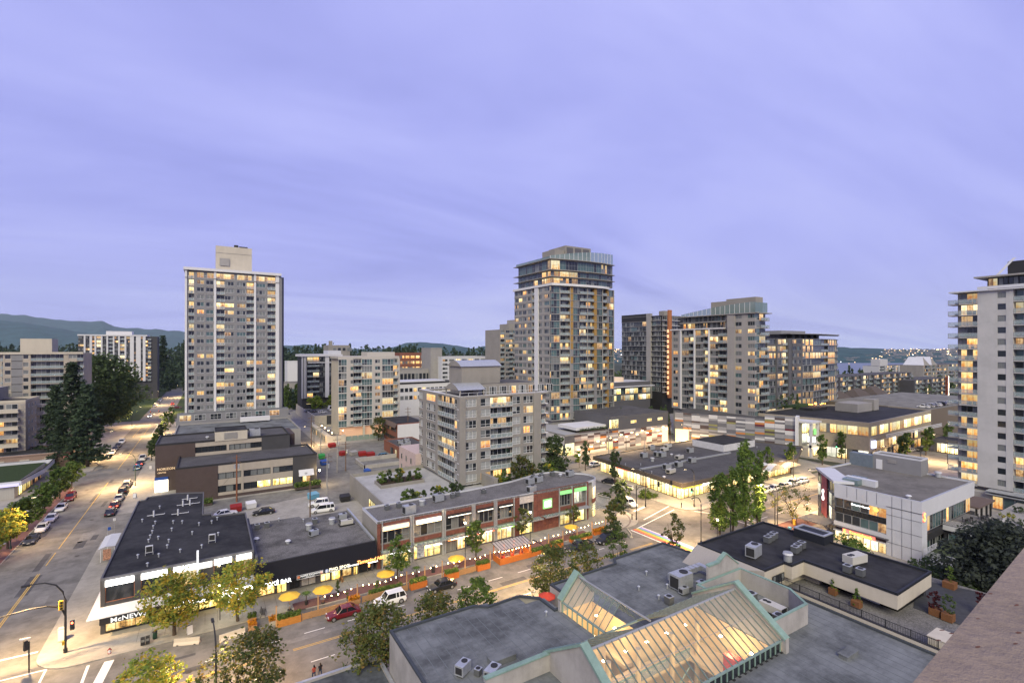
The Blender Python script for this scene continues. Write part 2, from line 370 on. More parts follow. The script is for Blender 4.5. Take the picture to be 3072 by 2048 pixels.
def balc_mesh(w_, d, slabm, style):
    vr = random.randint(0, 4); k = (round(w_, 1), round(d, 1), slabm.name, style, vr)
    if k in BM: return BM[k]
    s = MB(); s.box(0.02, -0.02, -0.2, w_ - 0.02, d, 0, slabm); g = MB()
    rm = frame_w if style in ('white', 'bars') else frame_g
    s.box(0.02, 0.0, 1.0, w_ - 0.02, 0.06, 1.06, rm); s.box(0.02, 0.0, 0.08, w_ - 0.02, 0.05, 0.13, rm)
    n = max(1, int(w_ / 1.3))
    for i in range(n + 1): s.box(0.02 + i * (w_ - 0.1) / n, 0, 0, 0.08 + i * (w_ - 0.1) / n, 0.06, 1.0, rm)
    g.box(0.09, 0.015, 0.14, w_ - 0.09, 0.035, 0.99, rail_glass)
    rr_ = random.Random(vr + int(w_ * 10))
    for _ in range(vr if vr < 4 else 0):
        a, c, e_, f_ = rr_.uniform(.3, max(.35, w_ - .9)), rr_.uniform(.2, .5), rr_.uniform(.25, .6), rr_.uniform(.4, .95)
        s.box(a, c, .0, a + e_, c + .4, f_, rr_.choice([frame_d, wood, mat('pot plant', (.04, .08, .03)), white, bluep, frame_d]))
    BM[k] = (s.mesh('balcony'), g.mesh('railing')); return BM[k]
def facade(root, O, u, spec, z0, nf, fh, rec=0.3, wallm=greyp, fm=None, mix='tower', bmix='balc', sub=False, slabm=None, rail='white', finm=None, skip_top=False, bproj=0.0, cap=0.0, railsub=False):
    fm = fm or frame_g; slabm = slabm or wallm; finm = finm or white
    ux, uy = u; nx, ny = -uy, ux            # inward
    rz = math.atan2(uy, ux); top = z0 + nf * fh; L = MB(); L2 = MB(); FN = MB()
    def T(x, y, z): return (O[0] + ux * x + nx * y, O[1] + uy * x + ny * y, z)
    for kind, a, b, opt in spec:
        if b - a < 0.05: continue
        if kind == 'f': FN.box(a, -0.35, z0, b, rec, top + 0.3, finm)
        elif kind == 'p': L.box(a, 0, z0, b, rec, top, wallm)
        elif kind == 'P': L.box(a, -0.3, z0, b, rec, top + .1, wallm)
        elif kind in 'wWg':
            si, he = {'w': (0.85, fh - 0.45), 'W': (0.5, fh - 0.3), 'g': (0.12, fh - 0.22)}[kind]
            for i in range(nf):
                z = z0 + i * fh
                L.box(a, 0.04, z, b, rec, z + si, wallm); L.box(a, 0.04, z + he, b, rec, z + fh, wallm)
                n = max(1, round((b - a) / 1.15)); m_ = opt or mix
                x, y, _ = T(a, min(0.16, rec * .6), 0)
                window(root, x, y, z + si, rz, b - a, he - si, n, 0.33 if kind != 'w' else 0, fm, m_, sub)
        elif kind in 'yd':
            for i in range(nf):
                z = z0 + i * fh; q = MB(); q.box(a + .02, 0.02, z + 0.12, b - .02, rec, z + fh - 0.08, yellowc if kind == 'y' and random.random() < .6 else greyp); q.xf(T); part('cladding_panel', q, root)
        elif kind == 'b':
            for i in range(nf):
                z = z0 + i * fh; pr = bproj
                x, y, _ = T(a, -pr, 0); sm, gm = balc_mesh(b - a, rec + pr, slabm, rail); Lc = root.location
                o = link('balcony', sm, root, (x - Lc.x, y - Lc.y, z + 0.02 - Lc.z), rz)
                link('railing', gm, o)
                x, y, _ = T(a + .05, rec - 0.08, 0)
                window(root, x, y, z + 0.03, rz, b - a - .1, fh - 0.3, max(2, round((b - a) / 1.3)), 0, fm, opt or bmix, False)
    if L.v: L.xf(T); part('wall', L, root)
    if FN.v: FN.xf(T); part('fin', FN, root)
    return top
def spec_px(s, ox, sx, fn, start, sign):
    """column edges read off the photograph along a facade -> metres along it"""
    t = [(m.group(1), float(m.group(2)), m.group(3)) for m in re.finditer(r'([a-zA-Z])(\d+\.?\d*)(?::(\w+))?', s)]
    out = []
    for i in range(len(t) - 1):
        a = (fn(ox + t[i][1] / sx) - start) * sign; b = (fn(ox + t[i + 1][1] / sx) - start) * sign
        out.append((t[i][0], a, b, t[i][2]))
    return out
def rect(x0, y0, x1, y1): return [(x0, y0), (x1, y0), (x1, y1), (x0, y1)]
def slab_line(root, x0, y0, x1, y1, z, m, t=0.18, name='floor_slab'):
    q = MB(); q.box(x0, y0, z, x1, y1, z + t, m); part(name, q, root)
def signtext(root, txt, loc, rz, size, m, depth=0.06, tilt=R(90), name='lettering', align='LEFT', sx=1.0, shear=0.0):
    cu = bpy.data.curves.new(name, 'FONT'); cu.body = txt; cu.size = size; cu.extrude = depth / 2; cu.align_x = align; cu.shear = shear; cu.resolution_u = 2
    cu.materials.append(m); cu.offset = 0.008 * size
    tmp = bpy.data.objects.new(name, cu); me = bpy.data.meshes.new_from_object(tmp); bpy.data.objects.remove(tmp)
    L = root.location; o = bpy.data.objects.new(name, me); C.objects.link(o); o.parent = root
    o.location = (loc[0] - L.x, loc[1] - L.y, loc[2] - L.z); o.rotation_euler = (tilt, 0, rz); o.scale = (sx, 1, 1)
    return o
RX = -math.pi / 2      # local x runs toward -Y, the face looks toward -X

# ------------------------------------------------------------ ground, water, hills, roads, blocks
g = MB()
# terrain: flat town, dropping to the inlet far right; one sheet built as a grid
def height(x, y):
    r = math.hypot(x, y)
    return 0.0
gx = MB(); gx.face([(-9000, -400, -0.06), (12000, -400, -0.06), (12000, 9500, -0.06), (-9000, 9500, -0.06)], mat('town ground', (0.06, 0.07, 0.05), 0.95, 0.4, 0.02, stain=0.4))
struct('ground', gx)
rd = MB()
rd.box(-34, -20, -0.05, -14, 560, 0.0, asphalt); struct('road', rd)
r2_ = MB(); r2_.box(-120, 55, -0.05, -34, 78.5, 0, asphalt); r2_.box(-14, 55, -0.05, 420, 78.5, 0, asphalt); struct('road', r2_)
r3_ = MB(); r3_.box(80, 78.5, -0.05, 97, 135, 0, asphalt); r3_.box(97, 118, -0.05, 185, 135, 0, asphalt); struct('road', r3_)
r4_ = MB(); r4_.box(-120, 178, -0.05, -34, 196, 0, asphalt); r4_.box(24, 124, -0.05, 36, 330, 0, asphalt_dark); struct('alley', r4_)
r5_ = MB(); r5_.box(24, 330, -0.05, 120, 345, 0, asphalt); r5_.box(-14, 305, -0.05, 24, 318, 0, asphalt); r5_.box(-90, 305, -0.05, -34, 318, 0, asphalt); struct('road', r5_)
def pave(poly, m=concrete, z=0.13, name='pavement'):
    q = MB(); q.prism(poly, -0.06, z, m); return struct(name, q)
def arc(cx, cy, r, a0, a1, n=7): return [(cx + r * math.cos(R(a0 + (a1 - a0) * i / n)), cy + r * math.sin(R(a0 + (a1 - a0) * i / n))) for i in range(n + 1)]
# block with the shops (between streets A, B and C)
pave(arc(-13.4, 81.8, 4.5, 180, 270) + [(12, 77.3), (12, 76.5), (70, 76.5)] + arc(76, 81, 5.6, 235, 360) + [(82.5, 84), (82.5, 100), (81.5, 124), (24, 124), (24, 135), (-17.9, 135), (-17.9, 305), (-19, 305), (-17.9, 84)][:5] + [(-17.9, 124)])
pave([(-17.9, 124), (24, 124), (24, 142), (-17.9, 142)], asphalt_dark, 0.12, 'car_park')
pave([(-17.9, 142), (24, 142), (24, 304), (-17.9, 304)])
pave([(-17.9, 319), (24, 319), (24, 500), (-17.9, 500)], grass)
pave([(36, 124), (81.5, 124), (81.5, 200), (36, 200)], asphalt_dark, 0.1, 'car_park')
pave([(36, 200), (100, 200), (100, 328), (36, 328)], concrete)
# west side of street A
pave([(-44, -20), (-31, -20), (-31, 176)] + [(-33.5, 179), (-110, 179), (-110, 78.6), (-31.0, 78.6)][:3] + [(-110, -20)])
pave([(-110, 195), (-33.5, 195)] + arc(-33, 197.5, 2.4, -90, 0, 4) + [(-30.7, 304), (-110, 304)])
pave([(-110, 319), (-30.9, 319), (-30.9, 560), (-110, 560)], grass)
# south side of street B
pave([(-14, -20), (-14, 53)] + [(-12, 57.6), (70, 57.6), (76, 60.2), (160, 60.2), (160, 20), (95, 20), (95, -20)])
pave([(160, 60.2), (400, 60.2), (400, -20), (160, -20)])
# east block with the yellow corner shop
pave(arc(99, 79.5, 5, 180, 262) + [(112, 74.6), (116, 76.2), (152, 76.2), (156, 80), (170, 80), (172, 96), (158, 117.5), (97, 117.5), (94.5, 112)])
pave([(104, 135.2), (156, 135.2), (160, 128), (174, 96), (178, 78), (400, 78), (400, 320), (104, 320)])
# brick strips and darker paving laid on the pavements
bs = MB(); bs.box(10.5, 76.6, 0.13, 66, 79.0, 0.138, brickpave); struct('brick_paving', bs)
bs = MB(); bs.box(-33.5, 100, 0.13, -31.2, 176, 0.138, brickpave); struct('brick_paving', bs)
bs = MB(); bs.box(96, 55.5, 0.13, 113, 59.9, 0.138, brickpave); struct('brick_paving', bs)
bs = MB()
for i in range(60):
    x = -8 + i * 1.5
    if x < 70: bs.box(x, 79.2, 0.131, x + 0.05, 82.8, 0.136, conc_dark)
struct('pavement_joints', bs)
pl = MB()
for rr in (9.0, 6.0):
    for k in range(18):
        a0, a1 = R(-95 + k * 8), R(-95 + (k + 1) * 8)
        pl.face([(72 + rr * math.cos(a0), 84.5 + rr * math.sin(a0), 0.137), (72 + (rr + .35) * math.cos(a0), 84.5 + (rr + .35) * math.sin(a0), 0.137), (72 + (rr + .35) * math.cos(a1), 84.5 + (rr + .35) * math.sin(a1), 0.137), (72 + rr * math.cos(a1), 84.5 + rr * math.sin(a1), 0.137)], conc_dark)
struct('paving_bands', pl)
# markings
def line(x0, y0, x1, y1, wd, m, name='road_marking', z=0.006):
    d = Vector((x1 - x0, y1 - y0)).normalized(); n = Vector((-d.y, d.x)) * wd / 2; q = MB()
    q.face([(x0 - n.x, y0 - n.y, z), (x0 + n.x, y0 + n.y, z), (x1 + n.x, y1 + n.y, z), (x1 - n.x, y1 - n.y, z)][::-1], m); return struct(name, q)
for a, b in ((84.5, 112), (115.5, 122), (124, 178), (195, 262), (268, 300)):
    line(-24.45, a, -24.45, b, .14, painty) if a in (84.5,) else None
    line(-24.2, a, -24.2, b, .14, painty)
for a, b in ((-10, 5), (9, 17.5), (21, 66), (67.5, 73.5)):
    line(a, 66.9, b, 66.9, .12, painty); line(a, 67.2, b, 67.2, .12, painty)
for i in range(16): line(-8 + i * 6.0 + .5, 63.4, -5.2 + i * 6.0 + .5, 63.4, .13, paintw) if i * 6 - 8 < 70 else None
for i in range(15): line(-6 + i * 5.6, 70.2, -3.4 + i * 5.6, 70.2, .13, paintw) if i * 5.6 - 6 < 72 else None
for i in range(12): line(104 + i * 6.2, 70.6, 107 + i * 6.2, 70.6, .13, paintw); line(104 + i * 6.2, 64, 107 + i * 6.2, 64, .13, paintw)
line(100, 67.2, 160, 67.2, .14, painty)
line(-18.2, 83.4, -30.6, 83.8, .32, paintw); line(-16.3, 78.3, -30.6, 78.7, .22, paintw); line(-16.4, 78.3, -16.4, 66, .22, paintw)
line(-12.3, 76.7, -12.3, 58, .3, paintw); line(-10.3, 76.5, -10.8, 71.5, .95, paintw)
for i in range(4): line(-11.2, 70.8 - i * 3.6, -11.2, 68.4 - i * 3.6, .9, paintw)
line(-30.6, 300, -18.2, 300, .4, paintw); line(-21.4, 268, -21.4, 299, .13, paintw); line(-27.6, 262, -24.8, 272, .13, painty); line(-27.6, 262, -27.6, 298, .12, painty)
line(81.8, 77.2, 93.8, 80.6, .25, paintw); line(76.6, 74.2, 92.8, 78.2, .25, paintw); line(96, 75, 98.6, 71, .25, paintw); line(98.6, 71, 98.6, 60.4, .25, paintw); line(101, 74, 102.2, 60.4, .25, paintw); line(84, 82.3, 88.5, 83.3, .5, paintw)
# rainbow crossing
rb = [('violet', (0.28, 0.22, 0.5)), ('blue', (0.16, 0.24, 0.5)), ('green', (0.12, 0.36, 0.12)), ('yellow', (0.62, 0.5, 0.06)), ('orange', (0.6, 0.22, 0.07)), ('red', (0.5, 0.1, 0.09))]
cr = thing('rainbow_crossing', 'rainbow striped pedestrian crossing with white edges at the junction', 'crossing', (77, 66, 0))
for i, (nm, c) in enumerate(rb):
    q = MB(); x = 78.35 - i * 0.42
    q.face([(x - .41, 59.6, .009), (x, 59.6, .009), (x - .5, 74.2, .009), (x - .91, 74.2, .009)], mat(nm + ' road paint', c, .7, .1, 3)); part('stripe', q, cr)
for x in (78.65, 75.45):
    q = MB(); q.face([(x - .25, 59.6, .009), (x, 59.6, .009), (x - .5, 74.2, .009), (x - .75, 74.2, .009)], paintw); part('edge_line', q, cr)
rn = random.Random(4)
pm1, pm2_ = mat('fresh asphalt patch', (.085, .085, .088), .8, .2, 1.5, stain=.3), mat('worn asphalt patch', (.2, .195, .185), .9, .2, 1.5, stain=.3)
for i in range(46):
    if i % 2: x, y, a, b = rn.uniform(-30, -20), rn.uniform(84, 300), rn.uniform(.5, 1.6), rn.uniform(1.5, 9)
    else: x, y, a, b = rn.uniform(-10, 150), rn.uniform(58.5, 75), rn.uniform(1.5, 8), rn.uniform(.5, 1.4)
    q = MB(); k_ = rn.uniform(-.15, .15); q.face([(x, y, .0035), (x + a, y + k_, .0035), (x + a + k_, y + b, .0035), (x + k_, y + b - k_, .0035)], pm1 if rn.random() < .6 else pm2_); struct('asphalt_patch', q)
for x, y in ((-27.5, 96), (-20.5, 118), (-22, 141), (-27.8, 171), (-12, 61), (6, 64.8), (19, 60.5), (33, 69.2), (47, 64.5), (60, 69.5), (70, 64.8), (88, 70), (92, 66), (120, 66), (135, 62), (-2, 69)):
    q = MB(); q.cyl(x, y, -.02, .012, .36, mat('cast iron cover', (.06, .055, .05), .6, .3, 8), 14); o = struct('manhole_cover', q, 'structure')
# lot markings
for i in range(6): line(7.5 + i * 2.8, 117, 7.5 + i * 2.8, 122, .1, paintw, z=0.125 if 0 else 0.127)

# inlet and far shore
wt = MB(); wt.face([(500, 180, 0.2), (1900, -900, 0.2), (2600, -300, 0.2), (900, 900, 0.2)], mat('inlet water', (0.06, 0.08, 0.11), 0.35, 0.2, 0.01, spec=0.8)); struct('water', wt)
hillm = mat('forested hillside with haze tint', (0.035, 0.08, 0.085), 0.95, 0.45, 0.012, stain=0.3)  # forest green shifted to teal, part of the haze put into the colour
def ridge(name, px0, px1, prof, dist, depthm, n=70, rough=6.0, sag=0.0):
    """a hill whose skyline rises over the town: (pixel column, skyline row) pairs give its bearings and heights"""
    xs = [p[0] for p in prof]; ys = [p[1] for p in prof]; rows = 9
    V = []
    for r_i in range(rows):
        f_ = r_i / (rows - 1); d = dist + depthm * f_
        for i in range(n + 1):
            px = px0 + (px1 - px0) * i / n; top = H + (CY - np.interp(px, xs, ys)) * (dist + depthm) / F
            top += rough * (math.sin(px * .11) + .6 * math.sin(px * .27 + 1) + .4 * math.sin(px * .61))
            z = -2 + (top + 2) * (1 - (1 - f_) ** 1.6) + (rough * .8 * math.sin(px * .07 + r_i * 1.7) if 0 < r_i < rows - 1 else 0)
            r = (px - CX) / F * d; V.append((S_ * d + C_ * r, C_ * d - S_ * r, z))
    fs = [(a * (n + 1) + b, a * (n + 1) + b + 1, (a + 1) * (n + 1) + b + 1, (a + 1) * (n + 1) + b) for a in range(rows - 1) for b in range(n)]
    base = len(V); V += [(V[(rows - 1) * (n + 1) + b][0] * 1.15, V[(rows - 1) * (n + 1) + b][1] * 1.15, -5) for b in range(n + 1)]
    fs += [((rows - 1) * (n + 1) + b, (rows - 1) * (n + 1) + b + 1, base + b + 1, base + b) for b in range(n)]
    me = bpy.data.meshes.new(name); me.from_pydata(V, [], fs); me.materials.append(hillm); me.polygons.foreach_set('use_smooth', [True] * len(fs)); me.update()
    o = link(name, me, kind='structure'); return o
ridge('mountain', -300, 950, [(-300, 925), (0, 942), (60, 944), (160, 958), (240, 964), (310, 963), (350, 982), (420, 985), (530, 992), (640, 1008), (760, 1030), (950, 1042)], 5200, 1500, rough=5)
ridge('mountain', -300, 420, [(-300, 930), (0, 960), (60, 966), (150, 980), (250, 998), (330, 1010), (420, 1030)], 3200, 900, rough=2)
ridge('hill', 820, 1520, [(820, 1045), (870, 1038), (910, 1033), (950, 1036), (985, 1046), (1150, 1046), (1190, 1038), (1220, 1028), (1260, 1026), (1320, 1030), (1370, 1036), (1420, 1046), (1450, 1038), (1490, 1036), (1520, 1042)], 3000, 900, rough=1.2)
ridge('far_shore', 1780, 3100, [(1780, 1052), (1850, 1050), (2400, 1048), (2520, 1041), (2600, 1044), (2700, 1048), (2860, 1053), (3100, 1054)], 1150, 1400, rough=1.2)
# lights and pale houses on the far shore: too many and too small to count
def shore_pts(n, px0, px1, e0, e1, d0, d1):
    out = []
    for _ in range(n):
        px = random.uniform(px0, px1); f_ = random.random() ** .7; d = 1150 + 1400 * f_
        top = H + (CY - 1048) * 2550 / F; z = -2 + (top + 2) * (1 - (1 - f_) ** 1.6)
        r = (px - CX) / F * d; out.append((S_ * d + C_ * r, C_ * d - S_ * r, z + 1.5, d))
    return out
lm = emit('distant house light', (1.0, 0.62, 0.28), 5, False); lm2 = emit('distant white light', (0.95, 0.95, 1.0), 4, False); hm = mat('distant house wall', (0.2, 0.2, 0.22), .8, .2, .1)
dl = MB(); dh = MB()
for x, y, z, d in shore_pts(420, 1800, 3072, 0, 0, 0, 0):
    s = d * random.uniform(.00035, .0008); dl.box(x - s, y - s, z, x + s, y + s, z + s * 1.6, lm if random.random() < .8 else lm2)
for x, y, z, d in shore_pts(700, 1800, 3072, 0, 0, 0, 0):
    s = random.uniform(3, 7); dh.box(x - s, y - s, z - 4, x + s, y + s, z + 2, hm, mat('distant roof', (.12, .12, .13), .9))
struct('shore_lights', dl, 'stuff'); struct('shore_houses', dh, 'stuff')

# ============================================================ BUILDINGS
def bld(name, label, x, y): return thing(name, label, 'building', (x, y, 0))
# ---- left tower
B = bld('apartment_tower', 'tall grey panelled apartment tower with white fins and lit windows beside the uphill street', 8, 230)
X0, Y0, zt0, nfl, fh = onX if 0 else -7.7, 222.0, 13.4, 19, 2.82
q = MB(); q.box(-7.4, Y0 + 1.3, 0, 26.4, 243, zt0 + nfl * fh, greyp, tar); part('core', q, B)
LT = lambda s: spec_px(s, 500, 2.7025, lambda px: onY(px, Y0), onY(500 + 147 / 2.7025, Y0), 1)
xs0 = onY(500 + 147 / 2.7025, Y0)
facade(B, (xs0, Y0), (1, 0), LT('f147 p165 b178 p222 w245 p303 w320 p380 f383 b402 w470 p545 w570 p640 b648 f708 w725 p800 b818 f883 p912 p934'), zt0, nfl - 1, fh, 1.3, greyp, frame_w, 'tower', finm=white)
facade(B, (xs0, Y0), (1, 0), LT('f147 p165 b178:lit p222 W245:lit f383 W402:lit p548 W570:lit p690 f708 W725:teal b818:warm f883 p912 p934'), zt0 + (nfl - 1) * fh, 1, fh, 1.3, greyp, frame_w, finm=white)
facade(B, (26.4, Y0 + 1.3), (0, 1), [('p', 0, 3, None), ('w', 3, 6, None), ('p', 6, 9, None), ('w', 9, 12, None), ('p', 12, 19.5, None)], zt0, nfl, fh, 0.3, greyd, frame_g)
q = MB(); q.box(xs0 - .4, Y0 - .9, zt0 + nfl * fh + .3, 25.3, 243.5, zt0 + nfl * fh + 1.3, white); part('roof', q, B)
zr = zt0 + nfl * fh + 1.3
q = MB(); q.box(2.3, 228, zr, 15.0, 238, zr + 10.2, cream); q.box(2.3, 227.9, zr + 7.4, 15.0, 228, zr + 7.5, greyw); part('elevator_penthouse', q, B)
q = MB(); q.box(3.6, 227.6, zr + 2.4, 7.0, 227.95, zr + 5.3, greyw); part('louvre', q, B)
q = MB(); q.cyl(9.5, 231, zr + 10.2, zr + 11.5, .8, frame_d); q.box(10.5, 230, zr + 10.2, 13.6, 231, zr + 11, frame_d); part('rooftop_vent', q, B)
for i in range(nfl): slab_line(B, xs0 + .6, Y0 - .03, 24.6, Y0 + 1.2, zt0 + i * fh - .1, greyw, .16)
# podium steps
block(B, rect(-10.2, 216, 28.4, 245), 0, 10.6, greyp, membrane, .4)
block(B, rect(-9.6, 183, 27.0, 215.7), 0, 9.6, greyw, membrane, .5)
q = MB(); q.box(-10.0, 217.5, 10.65, 27.5, 222.4, zt0, greyp, membrane); part('podium_floor', q, B)
for i, x in enumerate((-9.2, -4.6, 0.4, 5.5, 10.5, 15.5, 20.5)):
    window(B, x, 217.44, 10.9, 0, 3.6, 2.1, 3, .4, frame_w, 'lit' if i in (0,) else 'tower')
    window(B, x, 215.94, 7.3, 0, 3.6, 2.6, 3, .4, frame_w, 'lit' if i in (0,) else 'off')
for x in (-9.5, -3.2): window(B, x, 182.9, 4.2, 0, 3, 2, 2, 0, frame_w, 'off')
q = MB(); q.box(10, 210, 10.1, 20, 213, 11.6, white); part('rooftop_duct', q, B)

# ---- Horizon office block
B = bld('office_block', 'brown and beige two-tier office block with ribbon windows and a rooftop penthouse', 6, 150)
def ribbon(root, x0, x1, y, z, h, n, mix, litidx=(), gap=.5, litkey='shopg'):
    wd = (x1 - x0) / n
    for i in range(n): window(root, x0 + i * wd, y, z, 0, wd - .02, h, 1, 0, frame_d, mix, True, GL[litkey] if i in litidx else None)
q = MB()  # lower tier built of wall bands with deep window slots
for (a, b, m_) in ((-6.8, 1.9, brown), (19.2, 25.3, charcoal)): q.box(a, 143.4, 0, b, 144.4, 8.5, m_)
for (z0, z1, m_) in ((0, 0.9, brown), (0.9, 1.6, beige), (3.3, 4.9, beige), (6.5, 8.5, beige)): q.box(1.9, 143.5, z0, 19.2, 144.4, z1, m_)
for x in (7.0, 13.8): q.box(x, 143.45, 0.9, x + .55, 144.4, 8.5, beige)
q.box(-6.8, 144.4, 0, 25.3, 158.4, 8.48, brown); part('wall', q, B)
for z, lit in ((1.6, ((), (3,), (0, 1, 2))), (4.9, ((), (), ()))):
    h = 1.7 if z < 2 else 1.6
    ribbon(B, 1.95, 7.0, 143.75, z, h, 3, 'off', lit[0]); ribbon(B, 7.55, 13.8, 143.75, z, h, 4, 'off', lit[1] + ((2,) if z < 2 else ())); ribbon(B, 14.35, 19.2, 143.75, z, h, 3, 'off', lit[2])
q = MB(); q.box(-6.5, 143.7, 8.48, 25.0, 158.4, 8.55, gravel_dark); part('roof', q, B)
q = MB(); ring(q, rect(-6.8, 143.4, 25.3, 159.2), 8.5, 8.95, .3, frame_d); part('parapet', q, B)
q = MB()
for (a, b, m_) in ((-12.0, -3.2, brown), (12.9, 20.4, charcoal)): q.box(a, 158.6, 0, b, 159.6, 12.1, m_)
q.box(-3.2, 158.7, 8.5, 12.9, 159.6, 9.3, beige); q.box(-3.2, 158.7, 10.9, 12.9, 159.6, 12.1, beige); q.box(4.2, 158.65, 9.3, 4.8, 159.6, 10.9, beige)
q.box(-12.0, 159.6, 0, 20.4, 174.5, 12.08, brown); q.box(20.4, 162, 0, 22.2, 174.5, 11.9, brown); part('wall', q, B)
ribbon(B, -3.15, 4.2, 158.95, 9.3, 1.6, 5, 'dark'); ribbon(B, 4.8, 12.85, 158.95, 9.3, 1.6, 6, 'off')
q = MB(); q.box(-11.7, 158.9, 12.08, 20.1, 174.2, 12.15, gravel_dark); part('roof', q, B)
q = MB(); ring(q, rect(-12.0, 158.6, 20.4, 174.5), 12.1, 12.6, .3, frame_d); part('parapet', q, B)
q = MB(); q.box(1.4, 158.5, 12.1, 9.3, 167.5, 14.6, cream, tar2); part('penthouse', q, B)
for i in range(7):
    q = MB(); q.box(3.6, 158.4, 12.5 + i * .26, 6.8, 158.5, 12.68 + i * .26, greyw); part('louvre_slat', q, B)
q = MB(); ring(q, rect(1.4, 158.5, 9.3, 167.5), 14.6, 14.75, .15, frame_d); part('penthouse_coping', q, B)
q = MB(); q.box(20.6, 142.1, 3.4, 24.4, 143.35, 3.5, white); q.face([(20.6, 142.1, 3.4), (24.4, 142.1, 3.4), (24.4, 143.35, 4.9), (20.6, 143.35, 4.9)], white); part('awning', q, B)
signtext(B, 'CF', (22.0, 142.35, 3.85), 0, .6, frame_d, .03, R(50))
window(B, 21.6, 143.33, 1.0, 0, 2, 2.2, 2, 0, frame_d, 'lit')
signtext(B, 'HORIZON', (-11.6, 158.5, 5.7), 0, .84, emit('sign gold', (1, .62, .25), .9, False), .1)
signtext(B, 'CENTRE', (-11.5, 158.5, 4.9), 0, .5, emit('sign gold', (1, .62, .25), .9, False), .1)
q = MB(); q.box(-12.1, 158.2, 3.2, -9.2, 158.55, 3.9, bluep); part('sign_header', q, B)
for i in range(4):
    q = MB(); q.box(-12.1, 158.2, 0.1 + i * .78, -9.2, 158.5, .82 + i * .78, emit('sign white', (1, .93, .72), 3.5)); part('sign_panel', q, B)

# ---- corner shop building with the black roof
B = bld('corner_shop_building', 'black-roofed two-storey corner building with floodlit upper windows and a news shop', -3, 84)
poly = [(-12.2, 83.6), (5.8, 83.6), (5.8, 103.4), (0.6, 104.4), (.5, 106.2), (-.9, 106.5), (-.9, 122.4), (-5.3, 124.6), (-10.7, 124.4), (-10.9, 122.4), (-12, 122.2)]
q = MB(); cp = [(-12.2, 84.6), (5.8, 84.6)] + poly[2:]; q.prism(cp, 0, 7.25, charcoal, tar); part('wall', q, B)
q = MB(); q.prism([(-12.0, 83.8), (5.6, 83.8)] + [(x - (.2 if x > -5 else -.2), y - .2) for x, y in poly[2:]], 7.26, 7.34, tar); part('roof', q, B)
q = MB(); ring(q, poly, 7.2, 7.55, .2, greyd); part('parapet', q, B)
q = MB(); bays = [(-11.7, -8.6), (-7.9, -4.9), (-4.3, -1.5), (.6, 2.9), (3.4, 5.5)]
ed = [-12.2] + [v for b_ in bays for v in b_] + [5.8]
for i in range(0, len(ed), 2): q.box(ed[i], 83.6, 3.3, ed[i + 1], 84.6, 7.2, charcoal)
for a, b in bays: q.box(a, 83.62, 3.3, b, 84.6, 4.25, charcoal); q.box(a, 83.62, 7.0, b, 84.6, 7.2, charcoal)
q.box(-12.2, 83.7, 0, -11.7, 84.6, 3.3, charcoal); q.box(5.3, 83.7, 0, 5.8, 84.6, 3.3, charcoal); q.box(-7.4, 83.7, 0, -6.9, 84.6, 3.3, charcoal); part('wall', q, B)
copper = mat('copper window trim', (.32, .12, .06), .5); flood = emit('white light box', (1.0, 0.97, 0.88), 7.0)
for i, (a, b) in enumerate(bays):
    window(B, a, 83.75, 4.25, 0, b - a, 2.75, 1, 0, copper, 'dark' if i != 2 else 'lit', True)
    q = MB(); q.box(a + .05, 83.3, 6.45, b - .05, 83.62, 7.15, flood); part('light_box', q, B)
q = MB(); q.box(-1.4, 83.4, 6.3, .4, 83.6, 7.1, emit('soft white sign', (1, .98, .9), 1.6)); part('sign_panel', q, B)
q = MB(); q.box(-1.5, 82.6, 5.2, -1.25, 83.55, 9.0, emit('projecting sign white', (.95, .97, 1), .9)); part('projecting_sign', q, B)
q = MB()
q.face([(-13.4, 82.2, 2.95), (5.8, 82.2, 2.95), (5.8, 83.6, 3.75), (-12.2, 83.6, 3.75)], whitep); q.box(-13.4, 82.2, 2.85, 5.8, 82.3, 2.95, whitep)
q.face([(-13.4, 82.2, 2.95), (-12.2, 83.6, 3.75), (-12.2, 121, 3.75), (-13.2, 121, 2.95)], whitep); part('canopy', q, B)
q = MB(); q.box(-12.1, 82.3, 1.95, -5.4, 82.5, 2.84, frame_d); part('fascia_sign', q, B)
signtext(B, 'McNEWS', (-11.0, 82.22, 2.08), 0, .85, emit('sign letters white', (.9, .9, .88), 1.0, False), .08, sx=1.15)
q = MB(); q.box(-4.6, 82.3, 1.95, 1.2, 82.5, 2.84, frame_d); part('fascia_sign', q, B)
signtext(B, 'GA Yuen', (-4.3, 82.22, 2.08), 0, .85, emit('sign letters bright', (1, 1, .98), 4, False), .1, sx=1.2, shear=.2)
q = MB(); q.box(1.6, 82.0, 2.0, 5.5, 82.19, 2.9, flood); part('light_box', q, B)
window(B, -11.7, 83.75, .35, 0, 4.3, 2.3, 4, 0, frame_d, pm=GL['shop']); window(B, -6.9, 83.75, .35, 0, 5.6, 2.3, 5, 0, frame_d, pm=GL['shopg']); window(B, -1.2, 83.75, .35, 0, 3.4, 2.3, 3, 0, frame_d, pm=GL['shopg']); window(B, 2.4, 83.75, .3, 0, 2.9, 2.6, 2, 0, frame_d, pm=emit('bright blue-white screen', (.85, .9, 1), 3.5))
q = MB(); q.box(-11.7, 83.7, 0, 5.3, 84.6, .33, frame_d); part('shop_plinth', q, B)
q = MB(); q.box(-11.6, 84.02, 0.5, -11.2, 84.3, 2.6, wood); part('door', q, B)

